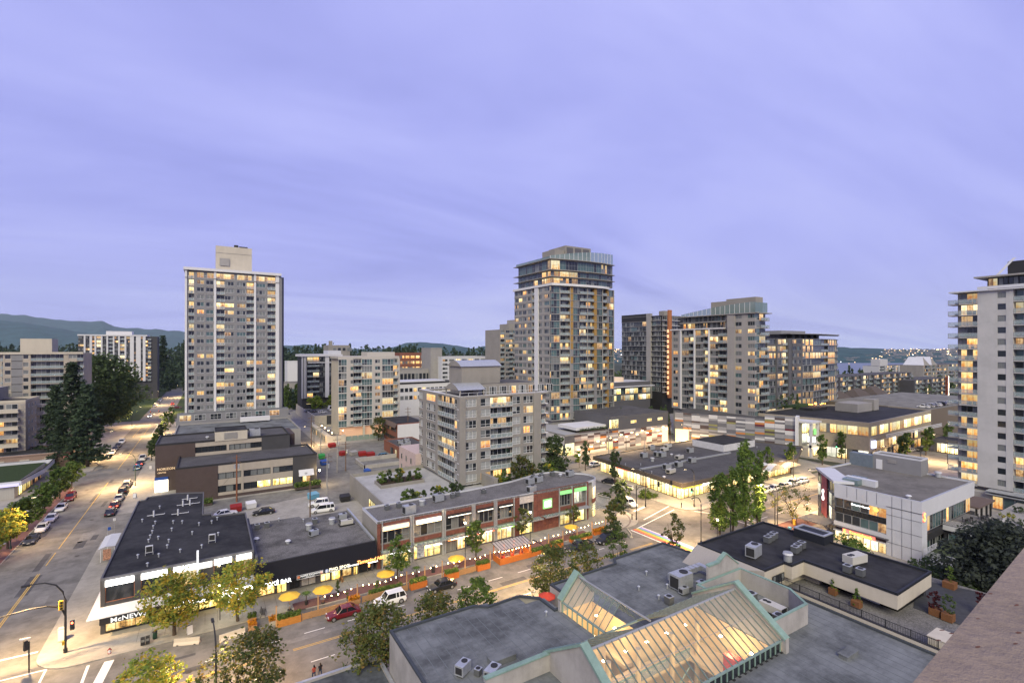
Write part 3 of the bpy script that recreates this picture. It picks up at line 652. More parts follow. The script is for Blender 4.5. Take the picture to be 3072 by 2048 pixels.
# ---- row of shops under the black awning
B = bld('shop_row', 'low row of shops with gravel roof and long black sloping awning', 15, 90)
poly = [(6.0, 83.6), (23.8, 83.6), (23.8, 101.4), (15.0, 101.0), (14.9, 102.6), (6.0, 102.8)]
q = MB(); q.prism([(6.0, 84.4), (23.8, 84.4)] + poly[2:], 0, 5.3, greyd, gravel_dark); part('wall', q, B)
rfm = mat('patched gravel roof', (0.14, 0.135, 0.13), .95, .5, 5, stain=.5, bump=.5)
q = MB(); q.prism([(6.2, 82.9), (23.5, 82.9), (23.5, 101.2), (15.1, 100.8), (14.8, 102.4), (6.2, 102.6)], 5.3, 5.42, rfm); part('roof', q, B)
q = MB(); q.box(6.0, 82.6, 5.1, 23.9, 82.9, 5.5, frame_d); q.box(5.9, 83, 5.1, 6.25, 102.6, 6.6, greyd); q.box(23.5, 82.9, 5.1, 23.85, 101.4, 5.75, galv); part('parapet', q, B)
q = MB(); q.face([(6.0, 81.1, 2.9), (23.9, 81.1, 2.9), (23.9, 82.6, 5.4), (6.0, 82.6, 5.4)], black); q.face([(6, 81.1, 2.55), (23.9, 81.1, 2.55), (23.9, 81.1, 2.9), (6, 81.1, 2.9)], black); q.face([(23.9, 81.1, 2.55), (23.9, 83.6, 2.55), (23.9, 82.6, 5.4), (23.9, 81.1, 2.9)], black); q.face([(6, 81.1, 2.55), (6, 81.1, 2.9), (6, 82.6, 5.4), (6, 83.6, 2.55)], black); part('awning', q, B)
wl = emit('sign letters white', (.9, .9, .88), 1.0, False); wb = emit('sign letters bright', (1, 1, .98), 4, False); og = emit('sign letters orange', (1, .35, .05), 3.2, False)
signtext(B, 'POKÉ BAR', (6.9, 80.98, 2.6), 0, .85, wb, .06, sx=.95)
for x0, x1 in ((11.4, 15.2),):
    q = MB(); q.box(x0, 81.0, 2.6, x1, 81.06, 3.25, frame_d); ring(q, [(x0, 2.6), (x1, 2.6), (x1, 3.25), (x0, 3.25)], 0, .03, .04, frame_w); a = len(q.v) - 32; part('sign_board', q.xf(lambda x, y, z: (x, 81.0 - z, y), 8), B)
signtext(B, 'HAFEZ EXCHANGE', (11.9, 80.93, 2.9), 0, .38, wl, .04); signtext(B, '• صرافی حافظ •', (12.4, 80.95, 2.66), 0, .2, wl, .03)
for x in (11.65, 14.95):
    q = MB(); q.cyl(x, 0, -.02, .02, .2, mat('sign orange', (.6, .2, .1), .6), 16); part('sign_roundel', q.xf(lambda a, b, c: (a, 80.95 + c, 2.95 + b)), B)
q = MB(); q.cyl(15.75, 0, -.03, .03, .3, mat('sign silver blue', (.35, .42, .6), .4), 16); part('sign_roundel', q.xf(lambda a, b, c: (a, 80.95 + c, 2.95 + b)), B)
signtext(B, 'S', (15.62, 80.9, 2.78), 0, .45, wl, .04)
signtext(B, 'PHO SPOT', (16.1, 80.95, 2.82), 0, .66, emit('sign letters warm', (1, .85, .55), 2.2, False), .08); signtext(B, 'VIETNAMESE RESTAURANT', (16.2, 80.98, 2.62), 0, .2, wl, .03); signtext(B, 'BEEF NOODLE', (18.9, 80.98, 2.82), 0, .28, wb, .04)
signtext(B, 'Tamarind Hill', (20.3, 80.95, 2.9), 0, .8, og, .1, shear=.3); 
q = MB(); q.box(22.2, 80.98, 2.62, 23.8, 81.05, 2.74, wb); part('light_strip', q, B)
for a, b, k in ((6.4, 8.6, 'shop'), (8.9, 10.3, 'shopg'), (10.7, 12.2, None), (12.4, 14.6, 'poster'), (15.3, 16.8, 'shop'), (17.0, 18.4, 'shopg'), (18.7, 20.2, 'shop'), (20.5, 21.2, 'shopg'), (21.4, 22.8, None), (22.9, 23.5, None)):
    pm_ = GL[k] if k in GL else (GL['dark'] if k is None else mat('pale window poster', (.45, .45, .43), .6, .25, 2))
    window(B, a, 83.7, .25 if k != 'shopg' else .1, 0, b - a, 2.2, 2, 0, frame_d, pm=pm_, sub=True)
e_ = [6.0, 6.4, 8.6, 8.9, 10.3, 10.7, 12.2, 12.4, 14.6, 15.3, 16.8, 17.0, 18.4, 18.7, 20.2, 20.5, 21.2, 21.4, 22.8, 22.9, 23.5, 23.8]
q = MB()
for i in range(0, len(e_), 2): q.box(e_[i], 83.6, 0, e_[i + 1], 84.4, 2.6, greyd)
q.box(6, 83.62, 2.5, 23.8, 84.4, 5.2, greyd); q.box(6.4, 83.64, 0, 23.5, 84.4, .1, greyd); part('wall', q, B)
q = MB(); q.box(22.95, 83.55, .9, 23.2, 83.6, 2.3, emit('amber wall lamp', (1, .45, .08), 5)); part('wall_lamp', q, B)

# ---- two-storey bank and shops with terracotta panels
B = bld('terracotta_shop_block', 'long two-storey terracotta and glass shop block with gravel roof and green bank signs', 48, 86)
cor = arc(72.0, 87.9, 3.9, -75, 80, 9)
outl = [(24.4, 83.4), (70.6, 83.4), (71.6, 84.0)] + cor[1:] + [(71.0, 95.2), (66, 95.8), (57.2, 93.3), (46, 92.4), (24.2, 92.2)]
_, oin = inset(outl, .9)
q = MB(); q.prism([(24.4, 84.6), (70.4, 84.6), (71.4, 85.0)] + [(x - .25, y) for x, y in cor[1:]] + outl[-5:], 0, 7.95, taupe, gravel); part('wall', q, B)
q = MB(); _, ri = inset(outl, .25); q.prism(ri, 7.96, 8.05, gravel); part('roof', q, B)
q = MB(); ring(q, outl, 7.9, 8.35, .25, whitep, galv); part('parapet', q, B)
bays = [(25.0, 30.2), (31.0, 36.3), (37.1, 42.4), (43.2, 47.2), (48.0, 51.6)]
px_ = lambda v: onY(1400 + v / 4.48, 83.4)
b6 = (53.2, 56.6); b7 = (63.2, 66.3); b8 = (67.2, 70.4)
solid = [(24.4, 25.0), (30.2, 31.0), (36.3, 37.1), (42.4, 43.2), (47.2, 48.0), (51.6, 53.2), (56.6, 63.2), (66.3, 67.2), (70.4, 71.2)]
q = MB()
for a, b in solid: q.box(a, 83.5, 0, b, 84.6, 7.9, taupe)
for a, b in bays + [b6, b7, b8]: q.box(a, 83.55, 3.3, b, 84.6, 4.3, taupe); q.box(a, 83.55, 6.7, b, 84.6, 7.9, taupe)
q.box(24.4, 83.52, -0.02, 71.2, 84.6, .25, greyd); part('wall', q, B)
def panels(x0, x1, z0, z1, nx, nz, m=terra, y=83.4):
    dx_, dz_ = (x1 - x0) / nx, (z1 - z0) / nz
    key = ('pan', round(dx_, 2), round(dz_, 2), m.name)
    if key not in WM:
        p = MB(); p.box(.02, 0, .02, dx_ - .02, .1, dz_ - .02, m); WM[key] = p.mesh('panel')
    for i in range(nx):
        for j in range(nz): link('panel', WM[key], B, (x0 + i * dx_ - B.location.x, y - B.location.y, z0 + j * dz_))
for a, b in bays: panels(a, b, 6.75, 8.3, 6 if b - a > 4.5 else 5, 1); panels(a, b, 3.4, 4.2, 6 if b - a > 4.5 else 5, 1)
panels(24.4, 25.0, .2, 8.3, 1, 7); panels(51.6, 53.2, .2, 8.3, 2, 7); panels(56.6, 63.2, .2, 8.5, 7, 8); panels(66.3, 67.2, .2, 8.5, 1, 8); panels(70.4, 71.2, .2, 8.5, 1, 8)
panels(b6[0], b6[1], 6.5, 8.2, 4, 2, mat('pale tile', (.5, .45, .42), .6, .05)); panels(b7[0], b7[1], 7.2, 8.5, 3, 1); panels(b8[0], b8[1], 7.2, 8.5, 3, 1); panels(b7[0], b7[1], 3.4, 4.2, 3, 1); panels(b8[0], b8[1], 3.4, 4.2, 3, 1)
for a, b in solid[1:5]:
    for x in (a + .05, a + .45):
        q = MB(); q.box(x, 83.2, .1, x + .3, 83.5, 8.45, galv); part('column', q, B)
for x in (25.15, 51.7, 63.0, 66.4, 70.35):
    q = MB(); q.box(x, 83.15, .1, x + .2, 83.39, 8.2, galv); part('column', q, B)
for i, (a, b) in enumerate(bays + [b7, b8]):
    wd = (b - a) / 4
    for k in range(4): window(B, a + k * wd, 83.75, 4.3, 0, wd - .02, 2.3 if i < 5 else 2.6, 1, .35 if k in (0, 3) else 0, frame_g, 'off' if i < 5 else 'white', True, GL['litW'] if i == 6 and k < 3 else None)
for k in range(3): window(B, 53.2 + k * 1.13, 83.75, 4.3, 0, 1.1, 2.1, 1, 0, frame_g, 'off', True)
sig = [((25.2, 30.0), (1, .62, .25), 2.6, 6.6), ((31.2, 36.1), (1, .82, .45), 4.5, 6.6), ((37.3, 42.2), (1, .9, .7), 3, 6.62), ((43.4, 47.0), (1, .9, .7), 3, 6.62), ((48.2, 51.4), (1, .9, .7), 3, 6.62)]
for i, ((a, b), c, s, z) in enumerate(sig):
    hgt = .75 if i < 2 else .16
    q = MB(); q.box(a, 83.0, z, b, 83.4, z + max(hgt, .55), frame_d if i > 1 else white); part('sign_box', q, B)
    q = MB(); q.box(a + .1, 82.95, z + (.15 if i > 1 else .02), b - .1, 83.0, z + (.15 if i > 1 else .02) + hgt - .04, emit('light strip %d' % min(i, 2), c, s)); part('light_strip', q, B)
gr = emit('green bank sign', (.10, .75, .08), 1.1)
for a, b in (b7, b8):
    q = MB(); q.box(a, 83.05, 6.85, b, 83.38, 7.55, gr); part('sign_panel', q, B)
q = MB(); q.box(58.9, 83.15, 4.6, 61.1, 83.38, 6.5, gr); part('sign_panel', q, B)
q = MB(); q.box(59.25, 83.08, 4.95, 60.75, 83.14, 6.15, emit('white logo square', (.9, 1, .8), 4)); part('sign_logo', q, B)
signtext(B, 'TD', (59.4, 83.05, 5.2), 0, .95, mat('logo green', (.02, .3, .03), .6), .03)
# ground floor
gf = [(25.2, 30.1, 'shopg'), (31.1, 36.2, 'shopg'), (37.3, 39.3, 'off'), (39.6, 41.2, 'shop'), (41.4, 42.3, 'off'), (43.3, 47.1, 'shop'), (48.1, 51.5, 'shop'), (53.4, 56.4, 'shopg'), (63.3, 66.2, 'shopg'), (67.3, 70.3, 'shopg')]
for a, b, k in gf:
    n = max(1, round((b - a) / 1.2)); wd = (b - a) / n
    for i in range(n): window(B, a + i * wd, 83.8, .25, 0, wd - .02, 2.75, 1, .4 if k == 'shopg' else 0, frame_g, 'off', True, GL.get(k))
q = MB(); q.box(26.8, 83.62, .4, 28.6, 83.7, 2.9, mat('blue and white window print', (.1, .18, .5), .5, .8, 2.2, col2=(.8, .85, .9))); q.box(31.6, 83.62, .4, 33.0, 83.7, 2.9, mat('blue and white window print', (.1, .2, .5))); part('window_print', q, B)
for a, b, dpt in ((24.9, 30.4, 1.3), (30.7, 36.7, 1.3), (36.8, 47.6, 1.2), (47.7, 52.0, 1.3), (52.3, 58.0, 1.6), (58.6, 66.9, 1.4)):
    q = MB(); q.box(a, 83.35 - dpt, 3.15, b, 83.35, 3.22, glass_mat('canopy glass', (.3, .4, .38), .55)); part('canopy_glass', q, B)
    q = MB(); q.box(a, 83.3 - dpt, 3.05, b, 83.38 - dpt, 3.3, frame_g)
    for k in range(int((b - a) / .9) + 1): q.box(a + k * .9, 83.3 - dpt, 3.23, a + k * .9 + .06, 83.4, 3.3, frame_g)
    part('canopy_frame', q, B)
signtext(B, 'IRIS', (26.3, 82.3, 2.45), 0, .6, wb, .06); signtext(B, 'OPTICAL', (28.2, 82.3, 2.5), 0, .42, wb, .05)
signtext(B, 'IRIS', (32.6, 82.3, 2.45), 0, .6, wb, .06); signtext(B, 'OPTICAL', (34.2, 82.3, 2.5), 0, .42, wb, .05)
for a, b, c, nm in ((37.3, 41.8, (1, .32, .05), 'orange lit fascia'), (43.2, 47.0, (1, .12, .03), 'red lit fascia'), (48.1, 51.6, (.25, .8, .05), 'green lit fascia')):
    q = MB(); q.box(a, 82.75, 2.55, b, 82.9, 3.1, emit(nm, c, 2.2)); part('fascia_sign', q, B)
    q = MB(); q.box(a + .5, 82.7, 2.7, b - .5, 82.75, 2.95, emit('white light band', (1, .9, .7), 6)); part('sign_logo', q, B)
# curved glass corner, brise-soleil
for k in range(8):
    (xa, ya), (xb, yb) = cor[k], cor[k + 1]; rz = math.atan2(yb - ya, xb - xa); L_ = math.hypot(xb - xa, yb - ya)
    for z, h, pm in ((.2, 2.9, GL['shopg']), (4.2, 2.6, GL['shop'] if k < 5 else GL['litW'])): window(B, xa, ya, z, rz, L_ - .03, h, 1, .5, frame_w, pm=pm, sub=True)
    q = MB(); q.box(0, -.05, 3.3, L_, .2, 4.15, terra); q.box(0, -.06, 6.85, L_, .2, 8.3, whitep); q.xf(lambda x, y, z: (xa + math.cos(rz) * x - math.sin(rz) * y, ya + math.sin(rz) * x + math.cos(rz) * y, z)); part('curved_band', q, B)
for k in range(17):
    a_ = R(-105 + k * 9); q = MB(); q.box(3.9, -.05, 3.35, 7.6, .05, 3.5, galv); q.xf(lambda x, y, z: (71.5 + math.cos(a_) * x - math.sin(a_) * y, 87 + math.sin(a_) * x + math.cos(a_) * y, z)); part('sunshade_blade', q, B)
q = MB(); q.box(66.8, 81.6, 3.4, 70.6, 83.3, 3.5, galv); part('canopy', q, B)
q = MB(); q.box(75.9, 89.3, 4.6, 76.2, 90.3, 7.6, gr); part('projecting_sign', q, B)

# ---- podium garden deck and mid-rise behind the terracotta block
B = bld('garden_podium', 'taupe concrete parking podium with raised planters behind the gravel roof', 45, 108)
block(B, [(31.2, 95.2), (57, 95.2), (82, 98.5), (83.0, 104), (80.5, 131), (42, 131), (31.2, 131)], 0, 4.2, taupe, mat('deck concrete', (.36, .36, .36), .9, .08, 1, stain=.15), .9, .25)
for (x0, y0, x1, y1) in ((35, 116.5, 46, 122), (33.8, 97.5, 48.5, 102.6), (58, 99, 81, 105)):
    q = MB(); ring(q, rect(x0, y0, x1, y1), 4.2, 5.0, .2, taupe); q.box(x0 + .2, y0 + .2, 4.2, x1 - .2, y1 - .2, 4.8, leaf_soil); part('planter', q, B)
for i in range(5): window(B, 31.14, 106 + i * 1.7, 1.6, RX, 1.3, 2.0, 2, .4, frame_d, pm=GL['shopg'])
B = bld('midrise_apartments', 'taupe mid-rise apartment building with glass balconies and barrel-vaulted rooftop block', 64, 114)
X1, Y1 = 51.0, 107.0; z0, nf, fh = 4.9, 8, 2.6
q = MB(); q.box(X1 + 1.2, Y1 + 1.2, z0, 77.5, 126.5, z0 + nf * fh, taupe, gravel_dark); q.box(X1 + 3, Y1 + 3, 4.2, 75, 124, z0, charcoal); part('core', q, B)
fx = lambda px: onY(px, Y1)
facade(B, (X1, Y1), (1, 0), spec_px('P500 w570 p692 w738 b845 w1088 p1172 w1206 P1312 w1390', 1240, 3.6475, fx, X1, 1)[0:] + [('w', onY(1240 + 1390 / 3.6475, Y1) - X1, 29.5, None), ('b', 29.5, 33.5, None)], z0, nf, fh, 1.2, taupe, frame_w, 'beige', 'balc', False, taupe, 'white') if 0 else None
sp = spec_px('P500 W568 p692 W738 b845 W1088 p1172 W1206 P1312 b1392 p1440', 1240, 3.6475, fx, X1, 1)
a0 = sp[0][1]
sp = [('W', -0.01, a0, None)] + sp if a0 > .3 else sp
facade(B, (X1, Y1), (1, 0), sp, z0, nf, fh, 1.2, taupe, frame_w, 'beige', 'balc', False, taupe, 'white')
sp = spec_px('W60 p102 W142 p240 b268 W448 p500', 1240, 3.6475, lambda px: onX(px, X1), onX(1240 + 60 / 3.6475, X1), -1)
yb = onX(1240 + 60 / 3.6475, X1)
facade(B, (X1, yb), (0, -1), sp, z0, nf, fh, 1.2, taupe, frame_w, 'beige', 'balc', False, taupe, 'white', bproj=.0)
q = MB()
for i in range(nf): q.box(X1 + .02, Y1 + .05, z0 + i * fh - .12, 77.4, Y1 + 1.15, z0 + i * fh + .06, white)
part('floor_slab', q, B)
zt = z0 + nf * fh
q = MB(); ring(q, rect(X1, Y1, 77.5, yb), zt, zt + .45, 1.2, taupe, white); part('parapet', q, B)
for i in range(10):
    q = MB(); q.box(X1 + .3 + i * 2.4, Y1 + .3, zt + 1.2, X1 + 2.6 + i * 2.4, Y1 + .36, zt + 1.26, frame_w); q.box(X1 + .3 + i * 2.4, Y1 + .3, zt + .45, X1 + .36 + i * 2.4, Y1 + .36, zt + 1.2, frame_w); part('roof_railing', q, B)
q = MB(); q.box(X1 + 5.5, Y1 + 3.2, zt, 75, 124, zt + 3.0, taupe, gravel_dark); part('penthouse_floor', q, B)
for i, k in enumerate(('curt', 'curt', 'dark', 'litA', 'blind', 'litC', 'curt', 'dark')): window(B, X1 + 7 + i * 3.0, Y1 + 3.1, zt + .3, 0, 2.1, 2.0, 3, 0, frame_w, pm=GL[k])
q = MB(); xa, xb = onY(1385, 112), onY(1500, 112); q.box(xa, 112, zt + 3, xb, 119.5, zt + 7.6, taupe); part('elevator_penthouse', q, B)
def vault(root, x0, x1, y0, y1, z, rise, m, name='vaulted_roof', along='y', n=10):
    q = MB(); pr = []
    for i in range(n + 1):
        t = i / n; pr.append((t, z + rise * math.sin(math.pi * t)))
    for i in range(n):
        (t0, za_), (t1, zb_) = pr[i], pr[i + 1]
        if along == 'y': xa_, xb_ = x0 + (x1 - x0) * t0, x0 + (x1 - x0) * t1; q.face([(xa_, y0, za_), (xb_, y0, zb_), (xb_, y1, zb_), (xa_, y1, za_)], m); q.face([(xa_, y0, z), (xb_, y0, z), (xb_, y0, zb_), (xa_, y0, za_)], taupe)
        else: ya_, yb_ = y0 + (y1 - y0) * t0, y0 + (y1 - y0) * t1; q.face([(x0, ya_, za_), (x1, ya_, za_), (x1, yb_, zb_), (x0, yb_, zb_)][::-1], m); q.face([(x0, ya_, z), (x0, ya_, za_), (x0, yb_, zb_), (x0, yb_, z)], taupe)
    part(name, q, root)
vault(B, xa - .4, xb + .3, 111.6, 120, zt + 7.5, 1.5, galv, along='x')
vault(B, X1 + .2, X1 + 7.5, Y1 + .5, Y1 + 9, zt + 1.9, 1.5, galv, along='x')
for (x, y) in ((X1 + .5, Y1 + .6), (X1 + .5, Y1 + 8.7), (X1 + 7, Y1 + .6)):
    q = MB(); q.box(x, y, zt, x + .3, y + .3, zt + 2, taupe); part('column', q, B)
for (x, y) in ((51.5, 108), (52, 112.5), (55, 107.6), (51.5, 120), (62, 108)):
    q = MB(); q.box(x, y, 4.2, x + 1.2, y + 1.2, z0, taupe); part('column', q, B)
q = MB(); q.box(57, 100.5, 4.2, 58, 107, 7.2, taupe); part('garden_wall', q, B)

# ---- big central glass tower and its multicoloured podium
B = bld('glass_tower', 'tallest glass and concrete apartment tower with ochre panels and curved glass crown', 132, 175)
X2, Y2 = 117.0, 160.0; z0, nf, fh = 8.6, 19, 2.86; zt = z0 + nf * fh; yb = onX(1545, X2)
bulge = [(0, 0), (8.5, -1.6), (17, -2.4), (25.5, -2.2), (33.4, -.6)]
core = [(X2 + 1.2, Y2 + 1.2)] + [(X2 + a, Y2 + b + 1.3) for a, b in bulge[1:-1]] + [(X2 + 32.6, Y2 + 1), (X2 + 33, 186), (X2 + 1.2, yb)]
q = MB(); q.prism(core, 0, zt, greyw, gravel_dark); part('core', q, B)
sp = spec_px('w165 p196 w200 p226 w231 p258 w270 p298 b303 f326 w355 p380 w398 p438 g440', 1480, 2.6125, lambda px: onX(px, X2), yb, -1)
sp = sp[:-1] + [('p', sp[-1][1], sp[-1][1] + .3, None), ('g', sp[-1][1] + .3, yb - Y2, 'teal')]
sp[8] = ('b', sp[8][1], sp[8][2], 'warm')
facade(B, (X2, yb), (0, -1), sp, z0, nf, fh, 1.2, greyw, frame_g, 'tower', rail='grey')
seg = [('g', 0, 3.6, 'teal', 'b', 3.6, 8.3), ('y', 0, 1.3, None, 'g', 1.4, 4.2, 'b', 4.4, 8.4), ('b', .1, 3.9, None, 'y', 4.0, 5.3, 'g', 5.5, 8.3), ('b', .1, 3.6, None, 'y', 3.9, 5.2, 'g', 5.4, 7.9)]
segs = [[('g', 0, 3.9, 'teal'), ('p', 3.9, 4.2, None), ('b', 4.2, 8.5, None)],
        [('y', .1, 1.5, None), ('g', 1.6, 4.6, 'teal'), ('b', 4.8, 8.5, None)],
        [('b', .1, 3.7, None), ('y', 3.8, 5.3, None), ('g', 5.5, 8.4, 'teal')],
        [('b', .1, 3.3, None), ('y', 3.4, 4.6, None), ('g', 4.7, 8.0, 'teal')]]
for k in range(4):
    (a, b), (c, d) = bulge[k], bulge[k + 1]; L_ = math.hypot(c - a, d - b); u = ((c - a) / L_, (d - b) / L_)
    facade(B, (X2 + a, Y2 + b), u, segs[k], z0, nf, fh, 1.2, greyw, frame_g, 'teal', rail='grey')
for k in range(5):
    a, b = bulge[k]
    if k: q = MB(); q.box(X2 + a - .12, Y2 + b - .15, z0, X2 + a + .12, Y2 + b + .1, zt, greyw); part('column', q, B)
for i in range(nf):
    q = MB(); p_ = [(X2 - .1, yb)] + [(X2 + a - .05, Y2 + b - .12) for a, b in bulge] + [(X2 + 33.3, 162)]
    _, p2 = inset(p_, .6); q.prism(p_, z0 + i * fh - .1, z0 + i * fh + .08, greyw); part('floor_slab', q, B)
# white band, glazed top storeys, crown
q = MB(); q.prism([(X2 - .9, yb + .5)] + [(X2 + a - .4, Y2 + b - 1.0) for a, b in bulge[:4]] + [(X2 + 29.5, Y2 - 2.2), (X2 + 29.5, 170)], zt, zt + .9, white); part('white_band', q, B)
tp = [(X2 + .6, Y2 + 1)] + [(X2 + a, Y2 + b + .9) for a, b in bulge[1:]] + [(X2 + 33, 184), (X2 + .6, yb - 2)]
for lv, (za_, hh) in enumerate(((zt + .9, 2.6), (zt + 3.5, 2.7), (zt + 6.4, 4.2))):
    q = MB(); q.prism(tp, za_, za_ + hh, greyw); part('core', q, B)
    edges = [((X2 + .55, yb - 2), (X2 + .55, Y2 + 1)), ((X2 + .6, Y2 + .95), tp[1]), (tp[1], tp[2]), (tp[2], tp[3]), (tp[3], tp[4])]
    for ei, (pa, pb) in enumerate(edges):
        L_ = math.hypot(pb[0] - pa[0], pb[1] - pa[1]); n = int(L_ / 3); rz = math.atan2(pb[1] - pa[1], pb[0] - pa[0])
        for k in range(n):
            t = k / n; mx_ = 'lit' if (lv < 2 and ((ei == 0 and k >= n - 2) or (ei == 1 and k < 2))) or (lv == 2 and ei == 4 and k == 0) else 'teal'
            x, y = pa[0] + (pb[0] - pa[0]) * t, pa[1] + (pb[1] - pa[1]) * t
            window(B, x - .08 * (-math.sin(rz)) * -1 * 0, y - .08, za_ + .25, rz, L_ / n - .05, hh - .5, 3, .5, frame_g, mx_)
    q = MB(); sl_ = [(X2 - .9, yb)] + [(X2 + a - (.9 if a == 0 else 0), Y2 + b - .8) for a, b in bulge] + [(X2 + 34, 184)]; q.prism(sl_, za_ + hh, za_ + hh + .22, greyw); part('floor_slab', q, B)
zc_ = zt + 10.9
teal_glass = glass_mat('crown glass', (.15, .22, .225), .7)
for k in range(4):
    (a, b), (c, d) = bulge[k], bulge[k + 1]; 
    for j in range(4):
        t0, t1 = j / 4, (j + 1) / 4; x0_, y0_ = X2 + a + (c - a) * t0, Y2 + b + (d - b) * t0 + .5; x1_, y1_ = X2 + a + (c - a) * t1, Y2 + b + (d - b) * t1 + .5
        h0 = 1.2 + 2.2 * math.sin(min(1, (k + t0) / 3) * math.pi / 2) + .3 * (k + t0); h1 = 1.2 + 2.2 * math.sin(min(1, (k + t1) / 3) * math.pi / 2) + .3 * (k + t1)
        q = MB(); q.face([(x0_ + .06, y0_, zc_), (x1_ - .06, y1_, zc_), (x1_ - .06, y1_, zc_ + h1), (x0_ + .06, y0_, zc_ + h0)], teal_glass); q.box(x0_ - .06, y0_ - .06, zc_, x0_ + .06, y0_ + .06, zc_ + h0, frame_w); part('crown_pane', q, B)
q = MB(); q.box(X2 + .6, Y2 + 1.2, zc_, X2 + .75, yb, zc_ + 1.2, teal_glass); part('crown_pane', q, B)
q = MB(); q.box(X2 + 12, 166, zc_, X2 + 26, 178, zc_ + 7.5, taupe, gravel_dark); q.box(X2 + 7, 167, zc_, X2 + 12, 176, zc_ + 5.6, taupe); part('mechanical_penthouse', q, B)
for i in range(3): q = MB(); q.box(X2 + 12.6 + i * 4.5, 165.85, zc_ + 3.8, X2 + 16 + i * 4.5, 166, zc_ + 6.8, greyd); part('louvre', q, B)
# left-hand neighbour slab behind it
B = bld('brown_apartment_tower', 'narrow brown apartment tower partly hidden left of the tall glass tower', 140, 250)
Yb = 246.0; xa = onY(1499, Yb); xb = onY(1560, Yb); zt_ = zat(988, xa, Yb)
q = MB(); q.box(xa + .3, Yb + 1, 0, xb + 14, Yb + 18, zt_, taupe); q.box(xa + 7, Yb + 1.5, zt_, xb + 8, Yb + 12, zt_ + 3.5, taupe); q.box(xa + 11, Yb + 2, zt_ + 3.5, xb + 6, Yb + 10, zt_ + 6, greyw); part('core', q, B)
facade(B, (xa, Yb), (1, 0), [('p', 0, .6, None), ('b', .6, 3.4, None), ('p', 3.4, 4.2, None), ('w', 4.2, 6.6, None), ('b', 6.6, 9.2, None), ('w', 9.2, 12, None), ('p', 12, 13, None)], zt_ - 16 * 2.75, 16, 2.75, 1.0, taupe, frame_g, 'tower', rail='grey')

# ---- podium with coloured panels
B = bld('coloured_panel_podium', 'long low podium clad in white grey maroon and orange panels under the tall tower', 132, 150)
cols_ = [((.52, .49, .47), 30), ((.24, .23, .245), 26), ((.16, .145, .15), 14), ((.36, .3, .28), 12), ((.10, .07, .068), 9), ((.17, .03, .03), 6), ((.45, .17, .05), 3)]
pm_ = [mat('cladding ' + n, c, .55, .04) for n, (c, _) in zip(('white', 'pale grey', 'mid grey', 'rose grey', 'brown', 'maroon', 'orange'), cols_)]
def pickp(extra=None): return random.choices(pm_, [b for a, b in cols_])[0]
q = MB(); q.box(106, 136.7, 0, 158.4, 178, 6.9, greyd, mat('podium roof', (.3, .3, .3), .9, .1)); part('wall', q, B)
q = MB(); ring(q, rect(105.9, 136.6, 126.5, 178), 6.9, 7.4, .25, greyw); part('parapet', q, B)
q = MB(); q.box(127.5, 136.55, 6.9, 158.6, 160, 12.2, greyd, gravel_dark); part('upper_wall', q, B)
for i in range(8):
    q = MB(); q.box(127.5, 136.5, 7.0 + i * .64, 158.6, 136.56, 7.0 + i * .64 + .6, greyd); part('cladding_panel', q, B)
for x, ww in ((137.5, 3), (146.3, 2.6), (152.3, 2.8)): window(B, x, 136.44, 9.0, 0, ww, 1.1, 2, 0, frame_w, pm=GL['shopg'])
window(B, 126.6, 136.5, 7.8, 0, 4.5, 3.3, 5, .3, frame_w, pm=GL['shopg'])
for i in range(16):
    for j in range(9):
        x0_, z0_ = 110.2 + i * 3.0, .1 + j * .76
        if i == 5 and j < 4: continue
        key = ('cp', j >= 0); m_ = pickp()
        kk = ('cpm', m_.name)
        if kk not in WM: p = MB(); p.box(0.02, 0, 0.02, 2.98, .12, .74, m_); WM[kk] = p.mesh('cladding_panel')
        link('cladding_panel', WM[kk], B, (x0_ - B.location.x, 136.57 - B.location.y, z0_))
window(B, 106.0, 136.55, .1, 0, 4.0, 4.2, 3, .6, frame_w, pm=GL['shopg'])
for k in range(5): window(B, 105.85, 150.5 - k * 2.6, .1, RX, 2.5, 3.4, 2, .6, frame_w, pm=GL['shopg'])
q = MB(); q.box(104.2, 137, 3.7, 106, 151, 3.85, galv); q.box(105.9, 137, 3.9, 106.05, 150, 7.0, pm_[0]); part('canopy', q, B)
window(B, 125.3, 136.44, .1, 0, 2.9, 3.0, 2, 0, frame_w, pm=GL['shopg'])
q = MB(); q.box(155.0, 136.5, .1, 158.4, 136.62, 6, emit('warm lit entrance', (1, .6, .2), 2.2)); part('lit_entrance', q, B)
wlm = emit('amber wall light', (1, .6, .22), 22)
for i, (x, z) in enumerate([(111.5, 1.6), (114.5, 3.0), (117.3, 2.1), (120.5, 3.7), (123.2, 2.8), (126.3, 4.3), (129.3, 3.3), (132, 5.0), (134.8, 4.1), (137.6, 5.4), (140.4, 4.4), (143.2, 5.6), (146, 4.5), (149, 5.8), (152, 4.8), (155, 6.0), (153.5, 3.4), (157, 5.0)]):
    q = MB(); q.box(x, 136.25, z, x + .9, 136.5, z + .16, wlm); part('wall_light', q, B)
q = MB(); q.box(118, 139, 6.95, 128, 142, 8.2, mat('hedge top', (.04, .07, .03), .95, .4, 4)); part('planted_bed', q, B) if 0 else None
q = MB(); q.box(113, 139.3, 7.9, 131, 150, 9.0, white); part('white_balcony_band', q, B)

